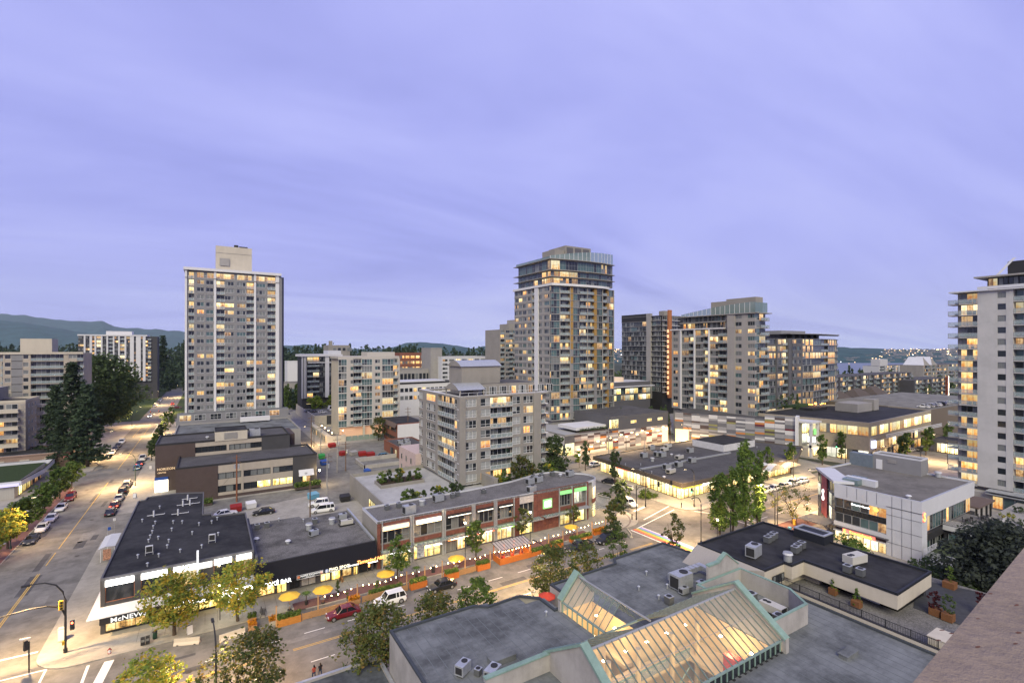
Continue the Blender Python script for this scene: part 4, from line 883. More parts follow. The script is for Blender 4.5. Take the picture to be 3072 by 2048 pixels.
# ---- second panel wall, to its right
B = bld('panel_wall_store', 'large store wall of staggered grey white brown orange and olive panels', 168, 116)
wa, wb_ = Vector((159.6, 134.0)), Vector(W(2386, 1366)); ud = (wb_ - wa); Lw = ud.length; ud.normalize(); rzw = math.atan2(ud.y, ud.x); nw = Vector((-ud.y, ud.x))
q = MB(); q.box(0, .1, 0, Lw, 22, 12.0, greyd, gravel_dark); q.xf(lambda x, y, z: (wa.x + ud.x * x + nw.x * y, wa.y + ud.y * x + nw.y * y, z)); part('wall', q, B)
nxp, nzp = 13, 17; pw_, ph_ = Lw / nxp, 12.0 / nzp
c2_ = [((.55, .54, .54), 22), ((.28, .275, .285), 30), ((.14, .14, .155), 26), ((.085, .065, .065), 8), ((.48, .2, .07), 5), ((.25, .24, .10), 4), ((.13, .03, .04), 2)]
pm2 = [mat('store panel ' + n, c, .5, .04) for n, (c, _) in zip(('white', 'grey', 'slate', 'brown', 'orange', 'olive', 'maroon'), c2_)]
for i in range(nxp):
    prev = None
    for j in range(nzp + (2 if i > 9 else 0)):
        if i == 0 and j < 8 or (i == 1 and j < 7): continue
        m_ = random.choices(pm2, [b for a, b in c2_])[0]
        kk = ('sp', m_.name)
        if kk not in WM: p = MB(); p.box(.03, 0, .02, pw_ - .03, .1, ph_ - .02, m_); WM[kk] = p.mesh('cladding_panel')
        p0 = wa + ud * (i * pw_) - Vector(B.location[:2]); link('cladding_panel', WM[kk], B, (p0.x, p0.y, j * ph_), rzw)
q = MB(); q.box(.2, -.02, .2, 5.6, .08, 5.4, emit('warm lit entrance', (1, .6, .2), 2.2)); q.xf(lambda x, y, z: (wa.x + ud.x * x + nw.x * y, wa.y + ud.y * x + nw.y * y, z)); part('lit_entrance', q, B)
q = MB(); q.box(Lw * 10 / 13, .1, 12, Lw, 1.2, 13.4, greyp); q.box(Lw, -1, 0, Lw + 1.0, 3, 13.8, white); q.xf(lambda x, y, z: (wa.x + ud.x * x + nw.x * y, wa.y + ud.y * x + nw.y * y, z)); part('white_end_pier', q, B)

# portal of the store, at its right-hand end
B = bld('store_portal', 'white framed glass entrance portal with a small green sign beside the panel wall', 182, 92)
px0, py0 = wb_.x + 1.5, wb_.y - .5
q = MB(); q.box(px0 - .5, py0 - 4.5, 11.6, px0 + 24, py0 + 4, 12.3, white); part('portal_roof', q, B)
for i in range(4):
    q = MB(); q.box(px0 + i * 4.2, py0 - 4.2, 0 if i in (0,) else 3.8, px0 + i * 4.2 + .8, py0 - 3.4, 11.6, white); part('column', q, B)
q = MB(); q.box(px0, py0 - 4.4, 3.2, px0 + 14, py0 - 3.2, 4.2, white); part('lintel', q, B)
for i in range(4):
    for j in range(2): window(B, px0 + 1 + i * 3.2, py0 - .5, 4.3 + j * 3.5, 0, 3.0, 3.3, 2, .5, frame_w, pm=GL['shopg'] if (i + j) % 3 else GL['litW'])
for i in range(5): q = MB(); q.box(px0 + .8 + i * 0, py0 - 4.0, 9.2 + i * .45, px0 + 12.8, py0 - 3.7, 9.4 + i * .45, white); part('sunshade_slat', q, B)
q = MB(); q.box(px0 + 1.2, py0 - 4.5, 7.8, px0 + 2.6, py0 - 4.25, 9.8, gr); part('green_sign', q, B)
for k in range(9): window(B, px0 + k * 1.7, py0 - 3.2, .2, 0, 1.65, 3.0, 1, 0, frame_w, pm=GL['shop'])
q = MB(); q.box(px0, py0 - 3, 0, px0 + 24, py0 + 10, 3.2, cream); q.box(px0 + .2, py0 - .3, 3.2, px0 + 24, py0 + 10, 11.6, greyw); part('wall', q, B)
q = MB(); q.box(px0 - .5, py0 - 6.5, 3.2, px0 + 16, py0 - 4.4, 3.35, emit('lit canopy soffit', (1, .75, .35), 2.0)); part('lit_canopy', q, B)

# ---- yellow corner shop (long low building at the junction)
B = bld('corner_store_building', 'low flat-roofed corner store block with brightly lit yellow shopfronts and many rooftop units', 125, 98)
poly = [(100.0, 82.0), (150.5, 82.0), (170, 91), (160.5, 117), (102.2, 114.5)]
q = MB(); q.prism(inset(poly, .7)[1], 0, 4.3, greyd, gravel_dark); part('wall', q, B)
q = MB(); q.prism([(p[0], p[1]) for p in inset([(98.8, 80.8), (150, 80.8), (171, 90.2), (160.5, 117.5), (100.8, 115.5)], .25)[1]], 4.25, 4.4, gravel_dark); part('roof', q, B)
q = MB(); ring(q, [(98.6, 80.6), (150, 80.6), (171, 90.0), (160.7, 117.7), (100.6, 115.7)], 3.55, 4.65, .3, mat('brown fascia', (.10, .085, .07), .7)); part('fascia', q, B)
yel = emit('yellow lit fascia', (1, .75, .02), 1.5)
q = MB(); q.box(100, 81.3, 2.9, 107.2, 81.9, 3.55, yel); q.box(118, 81.3, 2.6, 128, 81.9, 3.55, yel); q.box(99.6, 82, 2.9, 99.95, 84.5, 3.55, yel); part('fascia_sign', q, B)
q = MB(); q.box(107.4, 81.3, 2.7, 110, 81.6, 3.5, emit('white light band', (1, .9, .7), 6)); part('fascia_sign', q, B)
n = 24
for k in range(n):
    y0_ = 114.2 - k * 1.33; pm = GL['shop'] if (k // 4) % 2 else GL['shopg']
    window(B, 100.2 + (y0_ - 82) * .068, y0_, .2, RX - .068, 1.28, 2.8, 1, .2 if k % 3 else 0, frame_d if k > 9 else frame_w, pm=pm, sub=True)
for k in range(34):
    window(B, 100.4 + k * 1.47, 82.55, .2, 0, 1.42, 2.8, 1, 0, frame_d, pm=[GL['shop'], GL['shopg'], GL['shop'], GL['litB']][(k // 3) % 4], sub=True)
q = MB(); q.box(101, 101, 2.95, 101.5, 106, 3.5, emit('red lit fascia', (1, .12, .03), 2.2)); part('fascia_sign', q, B)
q = MB(); q.box(133, 79.2, 3.4, 140, 82, 3.5, white); q.box(140.5, 78.9, 3.2, 149, 82, 3.3, galv); part('canopy', q, B)
vault(B, 133, 140, 78.8, 82.4, 3.5, 1.5, white, 'vaulted_canopy', 'y'); vault(B, 140.3, 149, 78.8, 82.4, 3.3, 1.2, galv, 'vaulted_canopy', 'y')
q = MB(); q.box(141, 99, 4.4, 158, 111, 6.6, mat('pale wall', (.5, .5, .52), .8), tar2); part('upper_storey', q, B)
q = MB(); q.box(100.6, 96.3, 4.4, 141, 96.8, 4.8, galv); part('firewall_coping', q, B)

# ---- tower three (right of centre)
B = bld('curved_top_tower', 'pale apartment tower with sloping glass crown behind the coloured panel wall', 182, 130)
X3 = 176.0; yb = onX(2015, X3); yc = onX(2180, X3); ye = onX(2265, X3) ; z0, nf, fh = 11.2, 12, 2.86; zt = z0 + nf * fh; xr = onY(2305, ye)
q = MB(); q.box(X3 + 1.2, ye + 1.2, 0, xr - 1, yb, zt, greyw, gravel_dark); q.box(X3 + 1.2, ye + 1.2, zt, xr - 1, onX(2043, X3), zt + 5.85, greyw); part('core', q, B)
sp = spec_px('p60 w76 p130 f160 W176 b258 f322 W336 b428 f493 W508 b603 P716 w806 p880 w952 p1036', 2000, 3.919, lambda px: onX(px, X3), yb, -1)
facade(B, (X3, yb), (0, -1), sp, z0, nf, fh, 1.2, greyw, frame_g, 'tower', rail='grey')
yt = onX(2043, X3)
facade(B, (X3, ye), (1, 0), [('g', .1, 3.0, 'teal'), ('b', 3.0, xr - X3 - .2, None)], z0, nf + 2, fh, 1.2, greyw, frame_g, 'teal', rail='grey', bproj=.6)
sp2 = spec_px('P716 w806 p880 w952 p1036', 2000, 3.919, lambda px: onX(px, X3), yb, -1)
facade(B, (X3, yb), (0, -1), sp2, zt, 2, fh, 1.2, greyw, frame_g, 'teal')
for j in range(2):
    L_ = yt - yc - 2; 
    for k in range(10): window(B, X3 + 1.1, yt - .5 - k * L_ / 10, zt + .6 + j * 2.8, RX, L_ / 10 - .1, 2.1, 3, .4, frame_g, ('lit' if (j == 0 and k < 3) else 'warm' if j == 0 else 'teal'))
    q = MB(); q.box(X3 - .4, yc + 1, zt + j * 2.8, X3 + 2, (yb if j == 0 else yt) + .6, zt + .5 + j * 2.6, white if j == 0 else greyw); part('floor_slab', q, B)
q = MB(); q.box(X3 - 1.2, yt - 2, zt + 5.5, X3 + 3, yt + 3, zt + 5.85, greyw); q.box(X3 - .6, ye - 1, zt + 5.5, xr + 1, yt - 2, zt + 5.8, greyw); part('roof_slab', q, B)
N_ = 16
for k in range(N_):
    y0_ = yt - (yt - ye) * k / N_; y1_ = yt - (yt - ye) * (k + 1) / N_; h0, h1 = .8 + 3.2 * math.sin(k / N_ * 1.5), .8 + 3.2 * math.sin((k + 1) / N_ * 1.5)
    q = MB(); q.face([(X3 + .1, y0_ - .06, zt + 5.9), (X3 + .1, y1_ + .06, zt + 5.9), (X3 + .1, y1_ + .06, zt + 5.9 + h1), (X3 + .1, y0_ - .06, zt + 5.9 + h0)], teal_glass); q.box(X3 + .02, y0_ - .06, zt + 5.9, X3 + .16, y0_ + .06, zt + 5.9 + h0, frame_w); part('crown_pane', q, B)
for k in range(4):
    q = MB(); q.box(X3 + .1 + k * 2, ye - .05, zt + 5.9, X3 + 2.0 + k * 2, ye + .03, zt + 9.7, teal_glass); part('crown_pane', q, B)
q = MB(); q.box(X3 + 3, onX(2253, X3), zt + 5.9, xr - 1, onX(2165, X3), zt + 12, taupe, gravel_dark); q.box(X3 + 3, onX(2165, X3), zt + 5.9, xr - 1, onX(2119, X3), zt + 11.3, taupe); part('mechanical_penthouse', q, B)

# ---- dark tower under construction
B = bld('dark_glass_tower', 'black glass tower with white slab edges and an orange-lit construction hoist', 225, 205)
X4 = 218.0; yb = onX(1865.5, X4); ym = onX(1942, X4); yn = onX(1952, X4); z0, nf, fh = 18.5, 13, 2.9; zt = z0 + nf * fh
q = MB(); q.box(X4 + .8, yn - 8, 0, X4 + 22, yb, zt, frame_d); part('core', q, B)
sp = spec_px('g90 g140 g190 g250 g310 P362 p368', 1840, 3.564, lambda px: onX(px, X4), yb, -1)
sp = [(a, b, c, 'dark') if a == 'g' else (a, b, c, d) for a, b, c, d in sp]
facade(B, (X4, yb), (0, -1), sp, z0, nf, fh, .8, charcoal, frame_g, 'dark')
for i in range(nf + 1): slab_line(B, X4 - .3, yn - 8, X4 + .7, yb + .3, z0 + i * fh - .1, greyw, .16)
q = MB(); q.box(X4 - .5, yn - .4, z0 - 10, X4 + 1, ym + .4, zt + 1.5, greyw); q.box(X4 - .2, ym, zt - 3, X4 + .5, yb, zt + 1.5, frame_d); part('white_shaft', q, B)
yh = yn - 8
for i in range(nf + 2):
    for k in range(2): window(B, X4 + .7, yn - .3 - k * 3.3, z0 - 5.6 + i * fh, RX, 3.1, 2.4, 3, 0, frame_w, 'dark')
    for k in range(3): window(B, X4 + .9 + k * 4.3, yn - 8.1, z0 - 5.6 + i * fh, 0, 4.0, 2.4, 3, 0, frame_w, 'dark')
    q = MB(); q.box(X4 + .3, yn - 9.4, z0 - 5.9 + i * fh, X4 + 14, yn - 8.2, z0 - 5.7 + i * fh, white); part('floor_slab', q, B)
q = MB(); q.box(X4 + 3.2, yn - 10.6, z0 - 9, X4 + 5.6, yn - 9.5, zt + 3, mat('hoist cladding', (.35, .14, .06), .8, .2, 1)); part('hoist_shaft', q, B)
for i in range(13): q = MB(); q.box(X4 + 1.7, yn - 10.8, z0 - 7 + i * fh, X4 + 2.9, yn - 10.5, z0 - 5.2 + i * fh, emit('hoist lamp glow', (1, .4, .12), 1.6, False)); part('lit_landing', q, B)
q = MB(); q.box(X4 + 8, yn - 3, zt, X4 + 13, yn + 1, zt + 3.2, taupe); part('mechanical_penthouse', q, B)
# faint wrapped crane mast housing above it is left out: it is a retouching ghost in the sky

# ---- low glass office left of the dark tower
B = bld('glass_office_building', 'low glass office building with lit floors and a round rooftop drum', 170, 190)
Y5 = 196.0; xa, xb = onY(1838, Y5), onY(1953, Y5)
q = MB(); q.box(xa, Y5 + .6, 0, xb, Y5 + 16, zat(1142, xb, Y5), greyd, whitep); part('core', q, B)
zz0 = zat(1195, xb, Y5)
for j in range(2):
    for k in range(9): window(B, xa + k * (xb - xa) / 9, Y5 + .5, zz0 + j * 3.6, 0, (xb - xa) / 9 - .1, 2.9, 3, .3, frame_g, 'off', pm=[GL['shopg'], GL['teal'], GL['litB'], GL['litW']][(k * 5 + j * 3) % 4])
q = MB(); q.box(xa - .5, Y5 - 1.5, zz0 + 7.3, xb + 1.5, Y5 + 17, zz0 + 7.8, whitep); part('roof_slab', q, B)
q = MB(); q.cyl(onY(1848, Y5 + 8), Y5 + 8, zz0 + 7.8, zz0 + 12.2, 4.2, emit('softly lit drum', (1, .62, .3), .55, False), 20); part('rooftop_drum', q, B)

# ---- tower four
B = bld('dark_apartment_block', 'dark grey apartment block with curved glass corner and many amber windows', 222, 126)
Y6 = 117.0; z0, nf, fh = 7.0, 12, 2.9; xa = onY(2303, Y6); xb = onY(2511, Y6 + 8) ; zt = z0 + nf * fh
pe = Vector((onY(2376, Y6), Y6)); pf = Vector((onY(2440, Y6 - 1), Y6 - 1)); pg = Vector((onY(2505, Y6 + 3), Y6 + 3)); ph = Vector((onY(2514, Y6 + 12), Y6 + 12))
q = MB(); q.prism([(xa, Y6 + 1), (pe.x, pe.y + 1), (pf.x, pf.y + 1), (pg.x - 1, pg.y + 1), (ph.x - 1, ph.y), (ph.x - 1, Y6 + 22), (xa, Y6 + 22)], 0, zt, greyd, gravel_dark); part('core', q, B)
sp = spec_px('W50 P145 W160 b225 P285 p320', 2290, 3.856, lambda px: onY(px, Y6), xa, 1)
facade(B, (xa, Y6), (1, 0), sp, z0, nf, fh, 1, greyd, frame_g, 'warm', 'warm', rail='grey')
for p0, p1, s_ in ((pe, pf, [('w', .03, .2), ('p', .2, .25), ('w', .25, .42), ('p', .42, .5), ('g', .5, 1)]), (pf, pg, [('g', 0, .33), ('b', .34, .66), ('g', .67, 1)]), (pg, ph, [('g', 0, .5), ('b', .5, 1)])):
    d = p1 - p0; L_ = d.length; d.normalize()
    facade(B, tuple(p0), tuple(d), [(a, b * L_, c * L_, None) for a, b, c in s_], z0, nf, fh, 1, greyd, frame_g, 'warm', 'warm', rail='grey')
for i in range(nf + 1):
    q = MB(); q.prism([(pe.x, pe.y + .3), (pf.x, pf.y - .35), (pg.x + .2, pg.y - .4), (ph.x + .4, ph.y), (pg.x - 1, pg.y + 1), (pf.x, pf.y + 1)], z0 + i * fh - .1, z0 + i * fh + .1, greyp); part('floor_slab', q, B)
q = MB(); q.prism([(pe.x - 2, pe.y - .3), (pf.x, pf.y - 1.4), (pg.x + 1.6, pg.y - 1.2), (ph.x, ph.y), (pe.x, ph.y)], zt + 2.0, zt + 2.3, greyp); part('roof_canopy', q, B)
for i in range(5): q = MB(); x = pe.x + 3 + i * 5; q.box(x, Y6 + 1.5, zt, x + 2.2, Y6 + 4, zt + 2, frame_d); part('canopy_support', q, B)
q = MB(); q.box(onY(2343, Y6 + 6), Y6 + 6, zt, onY(2416, Y6 + 6), Y6 + 16, zat(991, onY(2343, Y6 + 6), Y6 + 6), greyp); part('mechanical_penthouse', q, B)

# ---- white tower on the right edge
B = bld('white_balcony_tower', 'white apartment tower with lit balconies at the right edge of the view', 165, 42)
X7 = 158.4; ya = onX(2876, X7); z0, nf, fh = 4.6, 17, 2.76; zt = z0 + nf * fh; yz = 24.0
q = MB(); q.box(X7 + 1.5, yz, 0, X7 + 20, ya + .6, zt, greyw, gravel_dark); part('core', q, B)
sp = spec_px('b345 p455 w572 p623 b666', 2700, 1.96, lambda px: onX(px, X7), ya, -1)
sp = [('b', 0, sp[0][2], 'rt')] + [('p', sp[1][1], sp[1][2], None), ('w', sp[2][1], sp[2][2], 'off'), ('p', sp[3][1], sp[3][2], None), ('b', sp[4][1] if len(sp) > 4 else sp[3][2], ya - yz, 'warm')]
facade(B, (X7, ya), (0, -1), sp, z0, nf, fh, 1.5, mat('off-white tower wall', (.42, .42, .42), .8, .04, .6, stain=.12, streak=(1, 1, .1)), frame_g, 'off', 'warm', rail='grey')
# the west balconies wrap round the north-west corner
sm, gm = balc_mesh(2.2, 3.6, greyw, 'grey')
for i in range(nf):
    o = link('balcony', sm, B, (X7 + .6 - B.location.x, ya + 2.3 - B.location.y, z0 + i * fh), -math.pi / 2); link('railing', gm, o)
q = MB()
for i in range(nf): q.box(X7 - .03, onX(2932, X7) - .02, z0 + i * fh, X7 + .1, sp[1][1] * -1 + ya, z0 + i * fh + .03, greyd)
part('panel_joint', q, B)
q = MB(); q.box(X7 - .6, yz, zt, X7 + 20, ya + 1.8, zt + .3, whitep); q.box(X7 - .1, yz, zt + .45, X7 + .25, onX(2932, X7), zt + 1.1, whitep); part('roof_slab', q, B)
yk = onX(2985, X7 + 3)
q = MB(); q.box(X7 + 3.5, yz, zt + .4, X7 + 18, yk + 1.5, zt + 3.4, charcoal); q.box(X7 + 1.5, yz, zt + 3.4, X7 + 19, yk + 3.5, zt + 3.75, greyw); part('penthouse', q, B)
for k in range(7): window(B, X7 + 3.4, yk + 1.3 - k * 1.8, zt + .6, RX, 1.7, 2.6, 2, 0, frame_d, 'dark' if k else 'lit')
q = MB(); q.prism([(X7 + 6, 26), (X7 + 16, 26), (X7 + 16, yk - 1.5), (X7 + 6, yk - 1.5)], zt + 3.75, zt + 7.2, frame_d); q.face([(X7 + 5, yk, zt + 3.8), (X7 + 5, yk + .6, zt + 3.8), (X7 + 6, yk - 2.4, zt + 8), (X7 + 6, yk - 3, zt + 8)], whitep); part('rooftop_screen', q, B)
q = MB(); q.box(X7 - 2, 20, 0, X7 + 16, ya - 1, 3.6, greyw); q.box(X7 - 3.2, 20, 3.7, X7, 40, 3.9, galv); q.box(X7 - 3.2, 20, 4.3, X7, 40, 4.45, galv); part('base_storey', q, B)
for k in range(8): window(B, X7 - 2.1, 39 - k * 1.9, .5, RX, 1.8, 2.8, 1, 0, frame_g, pm=GL['teal'] if k else GL['litA'])

# ---- beige apartments (left of centre) and the black and white block behind
B = bld('beige_apartments', 'beige apartment block with rounded balconies and green-tinted glass in the middle distance', 58, 218)
Y8 = 212.0; z0, nf, fh = 4.7, 10, 2.85; zt = z0 + nf * fh; xa = onY(850 + 618 / 3.733, Y8); xb = onY(850 + 1305 / 3.733, Y8)
q = MB(); q.box(xa + .8, Y8 + 1, 0, xb, Y8 + 18, zt, cream, gravel_dark); part('core', q, B)
sp = spec_px('g618 p712 p750 w752 b785 g878 p996 w1028 p1086 g1108 b1232 p1282 p1305', 850, 3.733, lambda px: onY(px, Y8), xa, 1)
facade(B, (xa, Y8), (1, 0), sp, z0, nf, fh, 1, mat('grey stucco', (.40, .38, .35), .85, .05), frame_w, 'teal', 'warm', rail='white', bproj=.5)
q = MB(); q.box(xa, Y8 + .6, zt, xb, Y8 + 17, zt + 1.0, mat('grey stucco', (.40, .38, .35))); q.box(xa + 13, Y8 + 4, zt + 1, xb - 1, Y8 + 14, zt + 2.8, mat('grey stucco', (.40, .38, .35)), mint); part('penthouse', q, B)
q = MB(); q.box(xa + .6, Y8 + .9, .1, xb - .5, Y8 + 1.0, 4.3, emit('peach glow wall', (1, .45, .22), .35, False, (.4, .3, .22))); part('glowing_base', q, B)  # wall surface glows by itself in place of light falling on it
for x in (xa + 10, xa + 14): q = MB(); q.box(x, Y8 - .4, 0, x + .9, Y8 + .4, z0, cream); part('column', q, B)
B = bld('black_white_apartments', 'white-framed apartment block with dark recessed balconies in the middle distance', 50, 296)
Y9 = 288.0; zt = 33.0; nf = 8; fh = 2.85; z0 = zt - nf * fh; xa = onY(850 + 208 / 3.733, Y9); xb = onY(850 + 660 / 3.733, Y9)
q = MB(); q.box(xa + .3, Y9 + 1.2, 0, xb, Y9 + 18, zt, charcoal, gravel_dark); part('core', q, B)
sp = spec_px('f208 p217 f228 p238 f246 p256 b268 b336 W405 f468 W512 b575 p660', 850, 3.733, lambda px: onY(px, Y9), xa, 1)
facade(B, (xa, Y9), (1, 0), sp, z0, nf, fh, 1.2, charcoal, frame_d, 'off', 'balc', rail='grey')
q = MB(); q.box(xa - .8, Y9 - .8, zt, xb, Y9 + 18, zt + 1.2, white); q.box(xa + 3, Y9 - .5, zt - 3.6, xb, Y9 + 1, zt - 3.1, white); q.box(xa + 14, Y9 + 3, zt + 1.2, xb, Y9 + 15, zt + 3.2, whitep); part('roof_slab', q, B)
B = bld('brown_rooftop_building', 'brown building with a small turret rising behind the black and white block', 62, 345)
xa, xb = onY(985, 340), onY(1050, 340); q = MB(); q.box(xa, 340, 0, xb, 356, zat(1035, xa, 340), taupe); q.box(xa + 1, 342, 30, xa + 3, 344, zat(1022, xa, 342), taupe); part('wall', q, B)
for k in range(4): window(B, xa + 3 + k * 3, 339.9, zat(1052, xa, 340), 0, 2, 2, 1, 0, frame_g, 'off')
window(B, onY(1042, 339.9), 339.85, zat(1053, xa, 340), 0, 3, 2.2, 1, 0, frame_g, 'lit')

# ---- small buildings round the rear lane
B = bld('white_wall_brick_building', 'two-storey red brick office with a blank white side wall', 66, 200)
q = MB(); q.box(62.6, 187, 0, 74, 207, 8.2, brickr, tar2); part('wall', q, B)
q = MB(); q.box(62.7, 186.8, 0.2, 74, 187.0, 7.8, white); part('side_wall', q, B)
q = MB(); q.face([(61.6, 187, 6.6), (61.6, 207, 6.6), (62.6, 207, 8.2), (62.6, 187, 8.2)][::-1], mat('brown metal roof', (.12, .09, .08), .6)); part('mansard', q, B)
for k in range(8):
    for z in (1.5, 4.8): window(B, 62.5, 205 - k * 2.2, z, RX, 1.6, 1.3, 2, 0, frame_d, 'dark')
B = bld('small_brick_workshop', 'small brown brick workshop with rooftop units beside the rear car park', 58, 167)
q = MB(); q.box(55.2, 161, 0, 66, 180, 3.6, brickr, gravel_dark); part('wall', q, B)
q = MB(); q.box(60, 160.8, 0, 66, 161, 3.5, white); ring(q, rect(55.1, 160.9, 66, 180), 3.6, 4.0, .3, brickr); part('parapet', q, B)
window(B, 55.1, 172, .1, RX, 3, 2.6, 3, 0, frame_d, 'warm'); window(B, 55.1, 167, .1, RX, 2.4, 2.6, 3, 0, frame_d, 'lit')
B = bld('pink_stucco_house', 'small pale pink stucco building tucked beside the taupe mid-rise', 58, 138)
q = MB(); q.box(49.5, 132, 0, 57, 146, 8.0, mat('pale pink stucco', (.45, .36, .34), .85)); part('wall', q, B)
for z in (1.5, 4.6): 
    for k in range(3): window(B, 49.4, 144 - k * 4, z, RX, .9, 1.6, 1, 0, frame_g, 'off')
B = bld('rooftop_car_park', 'low car park building with parked cars on its roof and a lit shelter', 46, 275)
block(B, rect(42.5, 247, 62, 305), 0, 4.6, cream, asphalt_dark, 1.0, .3)
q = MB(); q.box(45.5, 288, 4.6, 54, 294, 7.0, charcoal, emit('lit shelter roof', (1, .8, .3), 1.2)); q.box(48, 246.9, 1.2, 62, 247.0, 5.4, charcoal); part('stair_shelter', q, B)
B = bld('patio_lights_building', 'low peach building with string lights over a fenced rear yard', 44, 220)
q = MB(); q.box(39.6, 204, 0, 41.5, 240, 2.8, cream); q.box(41.5, 204, 0, 47, 206, 2.6, cream); part('wall', q, B)
q = MB(); q.box(41.5, 206, .1, 50, 238, .2, conc_dark); part('yard', q, B)
for k in range(7): window(B, 39.5, 236 - k * 4.4, .2, RX, 2.6, 2.1, 2, 0, frame_g, 'off' if k % 2 else 'litx' if 0 else 'warm')
bl = emit('bare bulb', (1, .7, .35), 30, False)
for k in range(8):
    q = MB(); x, y = (42.3 + (k % 2) * 5, 207 + k * 3.6); q.box(x - .15, y - .15, 3.4, x + .15, y + .15, 3.7, bl); q.box(x - .03, y - .03, .1, x + .03, y + .03, 3.4, frame_d); part('string_light', q, B)
# retaining wall and fence along the lane
o = MB(); o.box(41.2, 155, 0, 41.6, 166, 1.2, precast); o.box(41.2, 165.6, 0, 60, 166.0, 1.4, precast); o.box(41.0, 155.0, 0, 60.5, 155.4, 1.2, precast)
o_ = struct('retaining_wall', o, 'thing'); tag(o_, 'low weathered concrete retaining wall in front of the rear car park', 'wall')
f_ = thing('glass_fence', 'pale green fence panels around the beige apartments', 'fence', (55, 204.5, 0))
for k in range(8): q = MB(); q.box(47.2 + k * 2.4, 204.4, 0, 49.4 + k * 2.4, 204.5, 2.1, mat('pale green fence', (.2, .25, .22), .5)); part('panel', q, f_)

# ---- white hospital-like blocks and brick building in the middle distance
def simple_block(name, label, px0, px1, Y, pt, pb, wall, rows=0, cols=0, mix='tower', d=16, roofm=gravel_dark, wm=2.2, wh=1.5, zb=None, fm=None):
    xa, xb = onY(px0, Y), onY(px1, Y); zt_ = zat(pt, (xa + xb) / 2, Y); zb_ = zat(pb, (xa + xb) / 2, Y)
    B = bld(name, label, (xa + xb) / 2, Y + d / 2)
    q = MB(); q.box(xa, Y, 0 if zb_ < 3 else min(0, zb_), xb, Y + d, zt_, wall, roofm); part('wall', q, B)
    q = MB(); ring(q, rect(xa - .1, Y - .1, xb + .1, Y + d), zt_ - .05, zt_ + .5, .3, wall); part('parapet', q, B)
    if rows:
        zb2 = max(zb_, .6); fh_ = (zt_ - .6 - zb2) / rows; cw = (xb - xa) / cols
        for i in range(rows):
            for j in range(cols): window(B, xa + j * cw + cw * .12, Y - .06, zb2 + i * fh_ + fh_ * .28, 0, cw * .76, fh_ * .5, max(1, int(cw * .76 / 1.3)), 0, fm or frame_g, mix)
    return B, xa, xb, zt_
simple_block('brick_office_block', 'brown brick block with square lit windows in the distance', 1199, 1290, 330, 1060, 1112, brickr, 3, 6, 'lit')
B, xa, xb, z_ = simple_block('hospital_wing', 'long white low hospital-like wing with a lit window strip', 1199, 1400, 262, 1152, 1200, white, 2, 16, 'white')
q = MB(); q.box(xa, 262.5, z_, xb - 8, 276, z_ + 1.6, charcoal); q.box(xa - 1, 261.5, z_ + 1.6, xb - 14, 277, z_ + 2.2, whitep); part('upper_floor', q, B)
simple_block('hospital_block', 'white industrial-looking block with rooftop plant behind the long white wing', 1199, 1300, 300, 1108, 1150, greyw, 1, 9, 'off')
B, xa, xb, z_ = simple_block('ribbon_window_block', 'white block with horizontal bands of lit windows behind the vaulted roof', 1325, 1458, 290, 1071, 1135, whitep, 5, 7, 'white')
B, xa, xb, z_ = simple_block('concrete_stair_tower', 'pale concrete stair tower beside the banded white block', 1292, 1326, 296, 1045, 1150, greyw)
simple_block('flat_roof_store', 'white flat-roofed warehouse among trees right of the grey tower', 862, 925, 420, 1085, 1110, white)
simple_block('low_white_store', 'low pale commercial building behind poplars right of the grey tower', 845, 905, 352, 1150, 1212, greyw, 1, 8, 'warm')

# ---- commercial block past the junction (right)
B = bld('lit_mall_building', 'wide flat-roofed shopping building with glowing upper terrace windows past the junction', 215, 90)
block(B, [(186.5, 76.5), (246, 79.5), (248, 101), (226, 112), (206, 113), (178, 112)], 0, 12.6, mat('mall cladding', (.3, .26, .2), .7), tar2, .45, .4, greyw)
for k in range(16): window(B, 187.2 + k * 3.6, 76.35 + k * .18, 8.6, .05, 3.5, 3.1, 3, 0, frame_g, pm=[GL['shopg'], GL['litA'], GL['shop']][k % 3])
for k in range(16):
    if k % 3: window(B, 187.2 + k * 3.6, 76.3 + k * .18, 3.8, .05, 3.3, 2.8, 2, 0, frame_g, pm=[GL['litA'], GL['litC'], GL['shop']][k % 3])
    window(B, 187.2 + k * 3.6, 76.35 + k * .18, .2, .05, 3.0, 3.0, 3, 0, frame_d, pm=[GL['litA'], GL['dark'], GL['litC']][k % 3])
for k in range(3): q = MB(); q.box(196, 75.4 + k * .02, 7.2 + k * .5, 244, 75.7, 7.4 + k * .5, whitep); part('sunshade_slat', q, B)
for k in range(12):
    t = k / 12; x, y = 186.4 + (178 - 186.4) * t, 76.6 + (112 - 76.6) * t
    rz = math.atan2(-35.4, 8.4); x, y = 178 + 8.4 * t, 112 - 35.4 * t
    window(B, x - .15, y, 8.6, rz, 2.9, 3.0, 3, 0, frame_g, pm=[GL['shopg'], GL['litB'], GL['litA']][k % 3]); window(B, x - .15, y, .2, rz, 2.9, 3.4, 2, 0, frame_d, pm=[GL['shop'], GL['dark'], GL['litW']][k % 3])
    if k in (1, 2, 6): q = MB(); q.box(0, -.3, 4.4, 2.6, 0, 6.4, emit('white shop sign', (.9, .95, 1), 3)); q.xf(lambda a, b, c: (x - .2 + math.cos(rz) * a - math.sin(rz) * b, y + math.sin(rz) * a + math.cos(rz) * b, c)); part('shop_sign', q, B)
q = MB(); q.box(186.8, 75.8, 4.6, 189.4, 76.2, 7.0, emit('blue-white sign', (.6, .65, 1), 3)); part('shop_sign', q, B)
